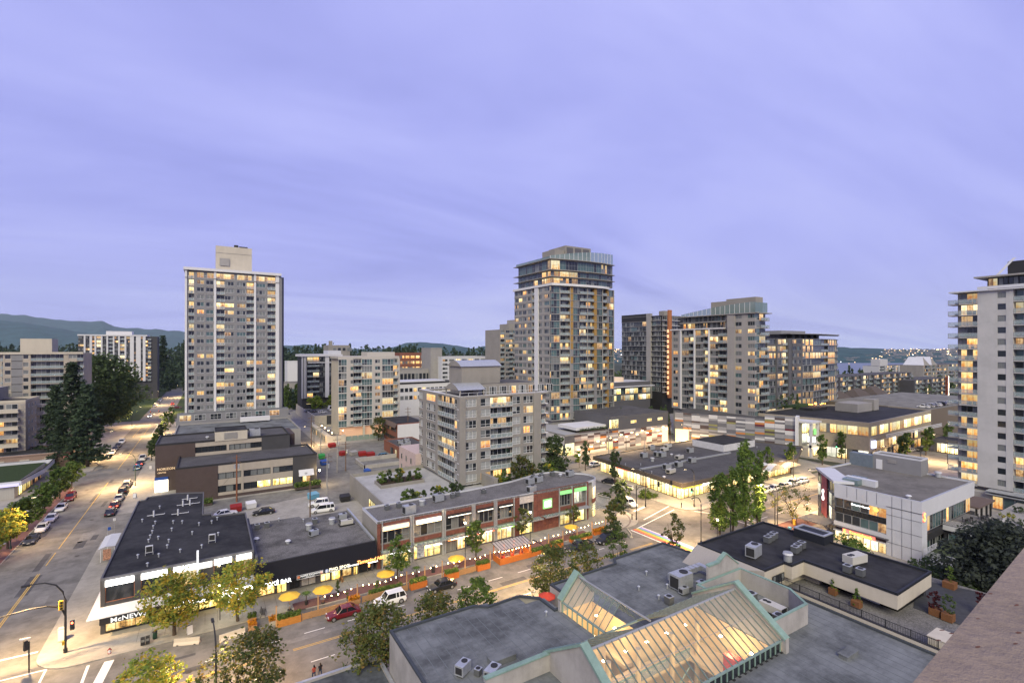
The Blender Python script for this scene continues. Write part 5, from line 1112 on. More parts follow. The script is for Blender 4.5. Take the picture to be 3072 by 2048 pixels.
q = MB(); q.box(214, 92, 12.7, 226, 100, 16, greyw); q.box(205, 104, 12.7, 216, 109, 13.6, frame_d); q.box(228, 92, 12.7, 232, 96, 17, greyw); part('rooftop_plant', q, B)
amb = emit('amber string lamp', (1, .35, .06), 12, False)
q = MB(); q.box(206, 112, 12.8, 222, 118, 13.6, mat('hedge top', (.04, .07, .03), .95, .4, 4)); part('roof_hedge', q, B)
for k in range(16): q = MB(); x, y = random.uniform(214, 224), random.uniform(108, 112); q.box(x - .12, y - .12, 14, x + .12, y + .12, 14.24, amb); part('string_light', q, B)
q = MB(); q.box(196, 113, 0, 232, 121, 11.5, greyd, tar2); part('rear_wing', q, B)
B = bld('long_rooftop_garage', 'long windowless brown building with cars parked on its roof', 270, 82)
q = MB(); q.box(247, 80, 0, 330, 120, 13, mat('ribbed brown wall', (.14, .115, .09), .8, .1, 2, streak=(4, 4, .1)), asphalt_dark); part('wall', q, B)
B = bld('small_lit_shops', 'low row of shops with glowing pink and orange fronts in front of the white tower', 245, 60)
q = MB(); q.box(225, 58, 0, 262, 72, 5, greyd, tar2); part('wall', q, B)
for k in range(11): window(B, 224.8, 71 - k * 1.25, .3, RX, 1.2, 3.2, 1, 0, frame_d, pm=GL['shop']); window(B, 226 + k * 3, 57.8, .3, 0, 2.9, 3.2, 2, 0, frame_d, pm=[GL['shop'], GL['litA']][k % 2])
# ---- dark five-storey flats and others near the water
def flats(name, label, px0, px1, Y, pt, nf, mix, wall, fm=frame_g, step=10, seed=1, d=16):
    xa, xb = onY(px0, Y), onY(px1, Y); zt_ = zat(pt, xa, Y); fh_ = 3.1; z0_ = zt_ - nf * fh_
    B = bld(name, label, (xa + xb) / 2, Y + 8); q = MB(); q.box(xa, Y + 1, min(0, z0_ - 4), xb, Y + d, zt_, wall, gravel_dark); part('wall', q, B)
    st = random.getstate(); random.seed(seed); x = 0; s_ = []
    kinds = ['P', 'w', 'b', 'w', 'b', 'P', 'w', 'b']; k = 0
    while x < xb - xa - 2:
        kd = kinds[k % 8]; ww = {'P': 1.6, 'w': 3.0, 'b': 4.6}[kd] * random.uniform(.9, 1.2); s_.append((kd, x, min(x + ww, xb - xa), None)); x += ww; k += 1
    random.setstate(st)
    facade(B, (xa, Y), (1, 0), s_, z0_, nf, fh_, 1, wall, fm, mix, mix, rail='grey'); return B, xa, xb, zt_
flats('dark_flats', 'dark brick five-storey flats with white trim towards the water', 2515, 2740, 150, 1131, 5, 'warm', charcoal, frame_w, seed=2)
B, xa, xb, z_ = flats('red_trim_flats', 'five-storey flats with white bays and a bright vertical light strip', 2740, 2850, 142, 1141, 5, 'warm', charcoal, frame_w, seed=5)
q = MB(); q.box(xb - 4, 141.6, z_ - 15, xb - 3.4, 141.9, z_ + 1, emit('vertical light strip', (1, .85, .6), 10)); part('light_strip', q, B)
q = MB(); q.box(xb - 9, 141.7, z_ - 15, xb - 4, 142, z_ + 1, mat('rust panel', (.25, .08, .04), .7)); part('cladding_panel', q, B)
B, xa, xb, z_ = flats('white_flats', 'pale grey apartment block with a white rooftop box near the inlet', 2636, 2732, 255, 1098, 6, 'white', mat('pale grey flats', (.42, .42, .42), .8), frame_g, seed=7)
q = MB(); q.box(xa + 13, 259, z_, xa + 33, 268, z_ + 7.5, mat('pale grey flats', (.42, .42, .42))); part('rooftop_box', q, B)
B, xa, xb, z_ = flats('gabled_flats', 'brown apartment block with pale gabled roofs beside the white tower', 2768, 2890, 170, 1096, 8, 'warm', taupe, frame_g, seed=9)
for x in (xa + 6, xa + 22):
    q = MB(); q.face([(x, 171, z_), (x + 12, 171, z_), (x + 6, 174, z_ + 7)], taupe); q.face([(x, 171, z_), (x + 6, 174, z_ + 7), (x + 6, 184, z_ + 7), (x, 186, z_)], whitep); q.face([(x + 12, 171, z_), (x + 12, 186, z_), (x + 6, 184, z_ + 7), (x + 6, 174, z_ + 7)], whitep); part('gable_roof', q, B)
for (px, Y) in ((2520, 132), (2580, 135), (2630, 138)):
    x = onY(px, Y); B = bld('pitched_roof_house', {2520: 'house with brown pitched roof, leftmost of three before the dark flats', 2580: 'house with brown pitched roof, middle of three before the dark flats', 2630: 'house with brown pitched roof, rightmost of three before the dark flats'}[px], x, Y)
    B['group'] = 'pitched roof houses'
    q = MB(); q.box(x, Y, 0, x + 14, Y + 10, 9.5, cream); part('wall', q, B)
    rf_ = mat('brown shingle roof', (.085, .07, .062), .9, .2, 3); q = MB(); q.face([(x - .6, Y - .6, 9.5), (x + 14.6, Y - .6, 9.5), (x + 11, Y + 5, 14), (x + 3, Y + 5, 14)], rf_); q.face([(x - .6, Y - .6, 9.5), (x + 3, Y + 5, 14), (x - .6, Y + 10.6, 9.5)], rf_); q.face([(x + 14.6, Y - .6, 9.5), (x + 14.6, Y + 10.6, 9.5), (x + 11, Y + 5, 14)], rf_); part('roof', q, B)
    window(B, x + 4, Y - .06, 6, 0, 2, 1.6, 2, 0, frame_w, 'warm'); window(B, x + 9, Y - .06, 6, 0, 2, 1.6, 2, 0, frame_w, 'lit')

# ---- bank building (white panels, dark glass corner)
B = bld('white_bank_building', 'white-panelled bank building with ribbon glazing, grey roof and red fascia sign', 118, 45)
q = MB(); q.prism([(106.5, 36.2), (130.4, 36.2), (130.4, 57), (115.6, 57), (110, 51.5), (106.5, 49.3)], 0, 10.7, greyd, gravel_dark); part('core', q, B)
roofg = mat('grey ballast roof', (.15, .142, .132), .9, .12, 1.2, stain=.25)
rp_ = [(105.6, 35.4), (131.2, 35.4), (131.2, 44), (128.5, 44), (128.5, 56.5), (116, 57.2), (113, 52), (105.6, 49.5)]
q = MB(); q.prism(inset(rp_, .3)[1], 10.7, 10.8, roofg); part('roof', q, B)
q = MB(); ring(q, rp_, 10.0, 11.1, .35, whitep, galv); part('parapet', q, B)
q = MB()
for (a, b, z0_, z1_) in ((49.5, 46.9, 8.4, 10), (46.9, 35.4, 8.9, 10)): q.box(105.6, b, z0_, 106.5, a, z1_, whitep)
q.box(105.6, 35.4, 0, 106.5, 40.7, 9.0, whitep); q.box(105.6, 40.7, 3.0, 106.5, 49.6, 3.7, whitep); q.box(105.62, 40.7, 8.4, 106.5, 49.5, 9.0, whitep)
q.box(105.63, 35.42, 0, 107.9, 36.2, 10, whitep); q.box(107.9, 35.43, 8.2, 131.2, 36.2, 10, whitep); part('wall', q, B)
q = MB()
for y in (36.9, 38.3, 39.8): q.box(105.56, y, 0, 105.6, y + .04, 10.9, greyd)
for z in (2.5, 5, 7.5, 8.9): q.box(105.55, 35.4, z, 105.6, 40.7, z + .04, greyd)
for y in (42.2, 43.8, 45.5, 47.2): q.box(105.56, y, 8.9, 105.6, y + .04, 11, greyd)
part('panel_joint', q, B)
for z, ks in ((3.75, ('dark', 'dark', 'dark', 'teal', 'teal', 'litC')), (5.55, None), (6.6, ('dark', 'dark', 'teal', 'dark', 'litA', 'litA'))):
    h = 1.75 if ks else 1.0
    for k in range(6):
        window(B, 105.95, 49.4 - k * 1.45, z, RX, 1.42, h, 1, 0, frame_g if z != 5.55 else frame_d, pm=(GL[ks[k]] if ks else mat('black spandrel glass', (.01, .011, .013), .1, .1, spec=.6)), sub=True)
signtext(B, 'Discover Canada', (105.85, 46.6, 7.6), RX, .45, emit('sign letters bright', (1, 1, .98)), .03)
q = MB(); q.cyl(0, 0, -.03, .03, .35, emit('yellow logo lamp', (1, .7, .02), 2), 14); part('sign_roundel', q.xf(lambda x, y, z: (105.85 + z, 42.4 + x, 7.75 + y)), B)
# fascia with the red sign over the lit ground floor
q = MB(); q.box(105.2, 40.3, 2.85, 106.5, 49.8, 3.02, greyd); part('canopy', q, B)
q = MB(); q.box(105.35, 42.4, 2.0, 105.6, 47.9, 2.85, emit('red lit fascia glow', (1, .12, .06), 1.0)); q.box(105.3, 40.7, 2.0, 106.4, 49.6, 2.1, white); part('fascia_sign', q, B)
yl = emit('yellow sign letters', (1, .62, .04), 2.2, False)
signtext(B, 'Scotiabank', (105.28, 46.7, 2.15), RX, .78, yl, .06, sx=1.15); signtext(B, 'S', (105.28, 47.75, 2.12), RX, .85, yl, .08, sx=1.2)
for k in range(7): window(B, 105.75, 49.4 - k * 1.24, .1, RX, 1.2, 1.9, 1, 0, frame_g, pm=GL['shop'])
signtext(B, 'S', (105.7, 35.3, 7.6), 0, 2.3, emit('red logo letter', (1, .1, .04), 1.6, False), .14, sx=1.1); signtext(B, 'S', (105.8, 35.22, 7.75), 0, 2.0, yl, .1, sx=.95)
# chamfered glass corner with banner
for k in range(4):
    for z in (.2, 3.4, 6.6): 
        window(B, 113.4 - k * 0 - k * 1.7, 55.6 - k * 1.25, z, math.atan2(-1.25, -1.7) + math.pi, 2.0, 3.1, 1, 0, frame_g, pm=GL['teal'] if (k + int(z)) % 3 else GL['litW']) if 0 else None
ga, gb = Vector((106.2, 49.6)), Vector((114.6, 57.0)); gd = (ga - gb); Lg = gd.length; gd.normalize(); rg = math.atan2(gd.y, gd.x)
q = MB(); q.box(0, .1, 0, Lg, .6, 11.4, greyd); q.box(-.3, -.4, 11.0, Lg + .3, 3.2, 11.5, whitep); q.xf(lambda x, y, z: (gb.x + gd.x * x - gd.y * y, gb.y + gd.y * x + gd.x * y, z)); part('wall', q, B)
for k in range(6):
    for j in range(4): p = gb + gd * (k * Lg / 6); window(B, p.x, p.y, .3 + j * 2.75, rg, Lg / 6 - .05, 2.6, 1, 0, frame_g, pm=GL['litW'] if (k, j) in ((0, 2), (4, 2), (4, 1)) else GL['teal'] if (k + j) % 3 else GL['dark'])
q = MB(); q.box(Lg * .32, -.35, 2.6, Lg * .62, -.2, 10.9, mat('rose banner', (.42, .13, .13), .8)); q.xf(lambda x, y, z: (gb.x + gd.x * x - gd.y * y, gb.y + gd.y * x + gd.x * y, z)); part('banner', q, B)
p = gb + gd * (Lg * .38); o = signtext(B, 'S', (p.x + gd.y * .45, p.y - gd.x * .45, 5.8), rg, 3.3, emit('white sign letter', (1, .95, .9), 3, False), .1)
q = MB(); q.box(103.2, 50, 2.9, 108, 55.2, 3.1, greyd); part('entrance_canopy', q, B)
q = MB(); q.box(110, 44.2, 10.8, 111.2, 49.5, 12.0, whitep); q.box(108.2, 46.5, 10.8, 112.5, 49.2, 11.9, teal_glass); part('roof_screen', q, B)
q = MB(); q.box(127.8, 43.0, 10.8, 131.5, 51.8, 14.0, greyp, gravel); ring(q, rect(127.8, 43.0, 131.5, 51.8), 14, 14.3, .2, whitep); q.box(127.6, 51.8, 10.8, 129.5, 56.5, 13.6, mat('blue grey panel', (.13, .16, .19), .5)); part('roof_plant_room', q, B)
q = MB(); q.box(127.72, 50.0, 10.85, 127.79, 51.2, 13.0, white); part('door', q, B)
for k in range(4): q = MB(); q.box(127.7, 47.4, 12.6 + k * .2, 127.78, 49, 12.75 + k * .2, greyw); part('louvre_slat', q, B)
# south face glazing, balcony terraces
for k in range(9): window(B, 108 + k * 2.5, 35.9, 5.2, 0, 2.4, 3.0, 2, 0, frame_g, pm=GL['teal'] if k % 4 else GL['litA'])
for k in range(9): window(B, 108 + k * 2.5, 35.9, .6, 0, 2.4, 3.2, 2, 0, frame_g, pm=GL['dark'] if k % 3 else GL['teal'])
q = MB(); q.box(107.9, 35.3, 3.9, 131, 36.2, 5.1, frame_d); part('spandrel', q, B)
def terrace(x0, y0, x1, y1, z, deckm, thick=.9):
    q = MB(); q.box(x0, y0, z - thick, x1, y1, z, whitep, deckm); part('terrace', q, B)
    q = MB(); n = 5
    for k in range(n): zz_ = z + .2 + k * .2; q.box(x0, y0, zz_, x1, y0 + .05, zz_ + .04, white); q.box(x0, y0, zz_, x0 + .05, y1, zz_ + .04, white)
    for k in range(int((x1 - x0) / 2) + 1): q.box(x0 + k * 2, y0, z, x0 + k * 2 + .06, y0 + .06, z + 1.05, white)
    part('terrace_railing', q, B)
terrace(114.5, 29.5, 126, 35.3, 5.6, gravel)
q = MB(); q.box(115, 30.0, 0, 126, 35.3, 4.7, frame_d); part('lower_wing', q, B)
for k in range(4): window(B, 114.9, 34.6 - k * 1.2, .8, RX, 1.15, 3.4, 1, 0, frame_g, pm=GL['teal'])
for k in range(3): window(B, 119 + k * 2, 29.9, 1.2, 0, 1.8, 3.2, 1, 0, frame_g, pm=GL['shopg'])
q = MB(); q.box(100.5, 24.0, 2.3, 114, 33.5, 3.6, whitep, mat('planted roof', (.05, .065, .03), .95, .4, 2)); q.box(101, 24.2, 0, 114, 33.3, 2.3, frame_d); part('front_terrace', q, B)
q = MB()
for k in range(5): q.box(100.5, 24, 3.8 + k * .2, 100.56, 33.5, 3.84 + k * .2, white); q.box(100.5, 33.45, 3.8 + k * .2, 106, 33.5, 3.84 + k * .2, white)
for k in range(6): q.box(100.5, 24 + k * 1.9, 3.6, 100.57, 24.06 + k * 1.9, 4.7, white)
part('terrace_railing', q, B)
B = bld('terrace_pergola', 'dark flat-topped pergola on the white bank terrace', 137, 37)
q = MB(); q.box(132, 35, 5.4, 142, 41, 5.7, mat('brown metal roof', (.12, .09, .08))); part('roof', q, B)
for x, y in ((133, 35.5), (136, 35.5), (139, 35.5), (141.5, 35.5)): q = MB(); q.box(x, y, 0, x + .3, y + .3, 5.4, frame_d); part('post', q, B)

def lamp_light_(root, p, e=440):
    l = bpy.data.lights.new('atrium_light', 'POINT'); l.energy = e; l.color = (1, .72, .36); l.shadow_soft_size = .25; o = bpy.data.objects.new('atrium_light', l); C.objects.link(o); o.parent = root; o.location = Vector(p) - root.location
# ---- foreground mall roof with skylights
B = bld('grey_roof_mall', 'foreground mall with pale grey membrane roof, glazed atrium skylights and mint green copings', 40, 35)
ZM = 8.0
mo = [(16.2, 8.0), (16.2, 50.9), (26.1, 50.9), (27.4, 49.9), (31.8, 50.1), (33.7, 48.3), (33.7, 45.3), (36.6, 45.3), (36.6, 50.3), (45.4, 50.5), (47.9, 50.6), (48.8, 51.8), (59.2, 52.1), (60.2, 46.5), (60.4, 8.0)]
at = [(27.8, 27.6), (48.0, 27.6), (48.0, 37.4), (38.6, 37.4), (38.6, 44.6), (34.2, 44.6), (34.2, 37.4), (27.8, 37.4)]   # atrium opening
q = MB()
for p0, p1 in zip(mo, mo[1:] + mo[:1]): q.face([(*p0, 0), (*p0, ZM), (*p1, ZM), (*p1, 0)], precast)
part('wall', q, B)
q = MB()
for (x0, y0, x1, y1) in ((16.3, 8, 27.8, 50.8), (27.8, 8, 48, 27.6), (48, 8, 60.3, 50.6), (27.8, 37.4, 34.2, 48.2), (38.6, 37.4, 48, 50.4), (34.2, 44.6, 38.6, 45.4), (48, 50.6, 59.3, 52.0), (27.8, 48.2, 31.6, 50.0), (36.6, 45.4, 38.6, 50.3)):
    q.face([(x0, y0, ZM), (x1, y0, ZM), (x1, y1, ZM), (x0, y1, ZM)], membrane)
part('roof', q, B)
q = MB()
for i in range(42):
    x = 16.9 + i * 1.05; 
    y0, y1 = (8, 50.5)
    if 27.8 < x < 48:
        for a, b in ((8, 27.4), (37.6, 48.4 if x < 31 or x > 37 else 44.5)):
            if 34 < x < 38.8 and a > 30: a, b = 44.7, 45.2
            q.box(x, a, ZM + .004, x + .07, b, ZM + .02, seam)
    elif x < 59.6: q.box(x, y0, ZM + .004, x + .07, y1, ZM + .02, seam)
part('roof_seam', q, B, kind='stuff')
q = MB(); ring(q, mo, ZM + .001, ZM + .22, .28, mat('dark roof edge', (.05, .058, .068), .6)); part('parapet', q, B)
# interior of the atrium
inw = mat('atrium wall', (.66, .50, .30), .8, .05); flo = mat('atrium floor', (.55, .42, .24), .5, .1, 1.2)
q = MB(); q.face([(27.8, 27.6, .2), (48, 27.6, .2), (48, 37.4, .2), (27.8, 37.4, .2)], flo); q.face([(34.2, 37.4, .2), (38.6, 37.4, .2), (38.6, 44.6, .2), (34.2, 44.6, .2)], flo)
for i in range(len(at)): p0, p1 = at[i], at[(i + 1) % len(at)]; q.face([(*p0, .2), (*p1, .2), (*p1, ZM), (*p0, ZM)], inw)
part('atrium_interior', q, B)
q = MB(); q.box(27.9, 35.4, 4.0, 47.9, 37.3, 4.4, inw); q.box(27.9, 27.7, 4.0, 30.6, 35.4, 4.4, inw); q.box(44.5, 27.7, 4.0, 47.9, 35.4, 4.4, inw); q.box(34.3, 38, 4, 35.4, 44.5, 4.4, inw); q.box(37.4, 38, 4, 38.5, 44.5, 4.4, inw); part('mezzanine', q, B)
q = MB()
for i in range(18): q.box(30.6, 35.35, 4.4 + i * 0, 44.5, 35.4, 5.3, glass_mat('railing glass', (.35, .42, .43))) if i == 0 else None
q.box(30.6, 35.3, 5.3, 44.5, 35.42, 5.4, mint); part('mezzanine_railing', q, B)
for i in range(12): q = MB(); q.box(37.0 + i * .42, 31.2, .3 + i * .32, 37.5 + i * .42, 33.4, .42 + i * .32, mat('stair tread', (.35, .2, .1), .6)); part('stair_tread', q, B)
q = MB(); q.tube([(36.8, 31.1, 1.2), (42.2, 31.1, 5.2)], .06, mint); q.tube([(36.8, 33.5, 1.2), (42.2, 33.5, 5.2)], .06, mint); part('stair_rail', q, B)
for x in (32.5, 36.5, 41.5, 45.5): q = MB(); q.cyl(x, 35.2, .2, 8, .28, inw, 12); part('column', q, B)
q = MB(); q.box(28.4, 33, .2, 30.2, 35.3, 2.6, mat('kiosk', (.15, .06, .04), .6)); q.box(33.6, 29.5, .2, 36.4, 31, 1.3, mat('kiosk slate', (.08, .09, .1), .6)); q.box(45.5, 30.5, 4.4, 46.5, 32, 6.2, mat('kiosk red', (.4, .05, .04), .6)); part('kiosk', q, B)
dn = emit('atrium ceiling lamp', (1, .7, .34), 40)
for x, y in ((30, 36.4), (33, 36.4), (36, 36.4), (39, 36.4), (42, 36.4), (45, 36.4), (46.5, 29.5), (46.5, 33), (28.9, 30), (28.9, 34), (34.9, 40), (34.9, 43), (37.9, 40), (37.9, 43)):
    q = MB(); q.box(x - .13, y - .13, 7.2, x + .13, y + .13, 7.28, dn); part('ceiling_lamp', q, B)
for x, y in ((30.5, 31), (36, 30.5), (41.5, 31), (46, 31.5), (36.3, 40)): lamp_light_(B, (x, y, 6.6))
# skylight 1: ridge along X at y 32.4
mg = mat('mint grey frame', (.2, .27, .25), .5); sg = glass_mat('skylight glass', (.28, .33, .33), .24, .04)
yr, zr_, ye0, ye1, zE = 32.4, 12.1, 27.4, 37.4, 9.1
q = MB(); q.box(27.5, ye0 - .1, zE - .1, 48.1, ye0 + .1, zE + .05, mg); q.box(27.5, ye1 - .1, zE - .1, 48.1, ye1 + .1, zE + .05, mg); q.tube([(27.5, yr, zr_), (48.1, yr, zr_)], .12, frame_g, 6); part('ridge_beam', q, B)
nb = 24
for i in range(nb + 1):
    x = 27.7 + i * (20.2 / nb); q = MB(); q.tube([(x, ye0, zE + .06), (x, yr, zr_ + .04)], .085, mat('skylight bar', (.10, .135, .135), .5), 4); part('glazing_bar', q, B)
    if not (34.3 < x < 38.5): q = MB(); q.tube([(x, ye1, zE + .06), (x, yr, zr_ + .04)], .09, mat('weathered bar', (.2, .22, .17), .8, .3, 3), 4); part('glazing_bar', q, B)
    q = MB(); q.box(x - .06, ye0 - .08, ZM, x + .06, ye0 + .04, zE, mint); q.box(x - .12, ye0 - .25, ZM, x + .12, ye0 - .05, ZM + .1, frame_d); part('post', q, B)
    if i < nb:
        x1 = x + 20.2 / nb
        q = MB(); q.face([(x + .03, ye0, zE), (x1 - .03, ye0, zE), (x1 - .03, yr, zr_), (x + .03, yr, zr_)], sg); part('glass_pane', q, B)
        if not (34.0 < x < 38.2): q = MB(); q.face([(x + .03, yr, zr_), (x1 - .03, yr, zr_), (x1 - .03, ye1, zE), (x + .03, ye1, zE)], sg); part('glass_pane', q, B)
        q = MB(); q.face([(x + .06, ye0, ZM), (x1 - .06, ye0, ZM), (x1 - .06, ye0, zE), (x + .06, ye0, zE)], mat('dark pane', (.018, .022, .028))); part('glass_pane', q, B)
q = MB(); q.tube([(27.7, (yr + ye0) / 2, (zr_ + zE) / 2 + .1), (48, (yr + ye0) / 2, (zr_ + zE) / 2 + .1)], .03, frame_g, 4); part('cross_bar', q, B)
# gables with mint copings
def gable(x, t, yl_, yr2, zp, zl, name='gable_wall'):
    q = MB(); pts = [(yl_, ZM - .1), (yr2, ZM - .1), (yr2, zl), ((yl_ + yr2) / 2, zp), (yl_, zl)]
    q.face([(x, a, b) for a, b in pts], precast); q.face([(x + t, a, b) for a, b in pts][::-1], precast)
    for i in range(5):
        a, b = pts[i], pts[(i + 1) % 5]; q.face([(x, *a), (x + t, *a), (x + t, *b), (x, *b)][::-1], precast)
    part(name, q, B)
    for a, b in ((pts[4], pts[3]), (pts[3], pts[2])):
        q = MB(); q.face([(x - .15, a[0], a[1] + .06), (x + t + .15, a[0], a[1] + .06), (x + t + .15, b[0], b[1] + .06), (x - .15, b[0], b[1] + .06)], mint); q.face([(x - .15, a[0], a[1] - .2), (x - .15, b[0], b[1] - .2), (x - .15, b[0], b[1] + .06), (x - .15, a[0], a[1] + .06)], mint)
        q.face([(x + t + .15, a[0], a[1] - .2), (x + t + .15, b[0], b[1] - .2), (x + t + .15, b[0], b[1] + .06), (x + t + .15, a[0], a[1] + .06)][::-1], mint); part('coping', q, B)
gable(48.1, .5, 26.9, 37.9, 12.9, 9.4); gable(26.9, .5, 26.9, 37.9, 12.9, 9.4)
q = MB(); q.box(20.2, 37.0, ZM, 26.9, 37.3, 9.6, precast); q.box(20.1, 36.9, 9.6, 26.9, 37.4, 9.72, mint); part('screen_wall', q, B)
# skylight 2: ridge along Y at x 36.4
xr2, zr2, xe0, xe1 = 36.4, 11.5, 34.2, 38.6
for i in range(9):
    y = 37.6 + i * .86
    for xe in (xe0, xe1): q = MB(); q.tube([(xe, y, zE + .06), (xr2, y, zr2 + .04)], .06, mat('skylight bar', (.1, .135, .135)), 4); part('glazing_bar', q, B)
    q = MB(); q.box(xe0 - .08, y - .06, ZM, xe0 + .04, y + .06, zE, mint); part('post', q, B)
    if i < 8:
        for xe in (xe0, xe1):
            pts = [(xe, y + .03, zE), (xr2, y + .03, zr2), (xr2, y + .83, zr2), (xe, y + .83, zE)]
            q = MB(); q.face(pts, sg); part('glass_pane', q, B)
q = MB(); q.tube([(xr2, 33.5, zr2 + .05), (xr2, 44.5, zr2 + .05)], .1, frame_g, 6); q.box(xe0 - .1, 37.4, zE - .1, xe0 + .1, 44.6, zE + .05, mg); part('ridge_beam', q, B)
q = MB(); pts = [(33.9, ZM), (38.9, ZM), (38.9, 9.3), (36.4, 12.0), (33.9, 9.3)]
q.face([(a, 44.6, b) for a, b in pts], precast); q.face([(a, 45.0, b) for a, b in pts][::-1], precast)
q.face([(33.9, 44.6, ZM), (33.9, 44.6, 9.3), (33.9, 45, 9.3), (33.9, 45, ZM)], precast); part('gable_wall', q, B)
for (a, b) in ((pts[4], pts[3]), (pts[3], pts[2])): q = MB(); q.face([(a[0], 44.35, a[1] + .1), (b[0], 44.35, b[1] + .1), (b[0], 45.2, b[1] + .1), (a[0], 45.2, a[1] + .1)][::-1], mint); q.face([(a[0], 44.35, a[1] - .2), (b[0], 44.35, b[1] - .2), (b[0], 44.35, b[1] + .1), (a[0], 44.35, a[1] + .1)], mint); part('coping', q, B)
# annex pen with condensers behind the right gable
q = MB(); pen = [(48.8, 28.6), (55.4, 28.6), (57.3, 31.5), (57.3, 37.9), (48.8, 37.9)]; ring(q, pen, ZM, 10.1, .3, precast, mint); ring(q, pen, 10.1, 10.2, .3, mint); part('plant_enclosure', q, B)
q = MB(); q.prism([(51.2, ZM), (57.1, ZM), (57.1, 10.6), (54.6, 12.4), (53.2, 11.6), (51.2, 11.6)], 0, .3, precast); q.xf(lambda a, b, c: (a, 38.0 + c, b)); part('screen_wall', q, B)
q = MB(); q.prism([(51.2, 11.6), (53.2, 11.6), (54.6, 12.4), (57.1, 10.6), (57.1, 10.75), (54.6, 12.6), (53.1, 11.8), (51.2, 11.8)], -.1, .4, mint); q.xf(lambda a, b, c: (a, 38.0 + c, b)); part('coping', q, B)

# lower wing at the left edge of the mall
B = bld('low_grey_annex', 'lower annex with dark stained roof at the left end of the foreground mall', 13, 48)
block(B, rect(2, 30, 16.1, 54.2), 0, 3.6, precast, mat('stained dark roof', (.09, .1, .11), .7, .3, 1, stain=.5), .3, .35, galv)

# ---- foreground building with the dark roof and terrace
B = bld('dark_roof_building', 'cream building with black flat roof, mansard side and roof terrace in the foreground', 68, 36)
ZD = 10.0
dp = [(59.0, 35.7), (59.0, 45.6), (75.4, 45.9), (76.4, 24.6), (66.2, 24.4), (66.2, 34.7), (63.4, 34.7), (63.4, 35.7)]
q = MB(); q.prism([(x, y) for x, y in inset(dp, .05)[1]], 8.35, ZD, cream, tar2); q.prism([(60.4, 36.2), (60.4, 45.4), (75, 45.6), (75.4, 33.5), (67.6, 33.5), (67.6, 35.6)], 0, 8.4, cream); part('wall', q, B)
q = MB(); q.box(68.4, 25.2, 5, 75.6, 33.5, 8.34, mat('glazed recess shade', (.01, .01, .012), .3)); part('recessed_wall', q, B)  # near-black colour stands in for the shade under the roof overhang
q = MB(); q.box(68.3, 31.6, 7.2, 68.4, 32.0, 8.3, white); q.box(68.2, 27.0, 7.3, 68.35, 29.6, 8.3, white); part('wall_panel', q, B)
q = MB(); ring(q, dp, ZD - .02, ZD + .28, .25, mat('black coping', (.02, .022, .028), .5)); part('parapet', q, B)
q = MB(); q.face([(59.0, 35.7, 8.6), (59.0, 35.7, ZD + .1), (59.0, 45.6, ZD + .1), (55.9, 46.2, 7.6), (57.5, 35.7, 7.6)][::-1], mat('ribbed taupe mansard', (.3, .28, .26), .7, .05, 1, streak=(1, 6, 1))); q.face([(55.9, 46.2, 7.6), (59, 45.6, ZD + .1), (75.4, 45.9, ZD + .1), (76.5, 47.6, 7.9)][::-1], mat('ribbed taupe mansard', (.3, .28, .26))); part('mansard', q, B)
window(B, 60.6, 35.55, 7.0 if 0 else 8.1, 0, 2.5, 1.0, 4, 0, frame_d, pm=GL['dark'])
q = MB(); q.prism([(60.6, 12), (60.6, 35.2), (66, 35.6), (82, 33), (84, 12)], 0, 7.2, mat('cream render', (.5, .46, .38), .85), gravel); part('terrace_base', q, B)
q = MB(); q.prism([(71, 18), (71, 24.6), (80.2, 27.4), (82.5, 22), (82.5, 18)], 7.2, 7.26, mat('slate paving', (.05, .052, .058), .7, .2, 2)); part('terrace_paving', q, B)
q = MB(); q.box(60.45, 12, 7.0, 60.75, 35.3, 8.55, cream); q.box(60.42, 12, 8.55, 60.78, 35.3, 8.62, frame_d); part('terrace_kerb', q, B)
q = MB(); q.box(60.58, 19, 9.35, 60.63, 34.5, 9.4, frame_d)
for i in range(110): q.box(60.59, 19 + i * .14, 8.6, 60.62, 19.03 + i * .14, 9.36, frame_d)
for i in range(8): q.box(60.57, 19 + i * 2.2, 8.6, 60.64, 19.08 + i * 2.2, 9.45, frame_d)
part('terrace_railing', q, B)
q = MB(); q.box(76.3, 37.6, ZD, 79.2, 41.6, ZD + 1.5, mat('black coping', (.02, .022, .028), .5)); q.box(76.8, 38.2, ZD + 1.5, 78.7, 41.0, ZD + 1.52, frame_d); ring(q, rect(76.5, 37.9, 79.0, 41.3), ZD + 1.5, ZD + 1.6, .3, galv); part('roof_hatch_box', q, B) if 0 else None
q = MB(); q.box(74.0, 36.0, ZD + .03, 76.6, 40.3, ZD + 1.2, mat('black coping', (.02, .022, .028), .5)); ring(q, rect(74.0, 36.0, 76.6, 40.3), ZD + 1.2, ZD + 1.35, .3, galv); part('roof_hatch_box', q, B)
q = MB(); q.box(62.0, 17.5, 6, 64.5, 21.5, 6.02, frame_d); q.box(61.2, 17, 6, 61.5, 22, 7, emit('lamp-lit yellow wall', (1, .6, .12), .8)) if 0 else None; q.box(65.5, 15, 6, 68, 19.5, 8.3, charcoal); part('stair_enclosure', q, B)

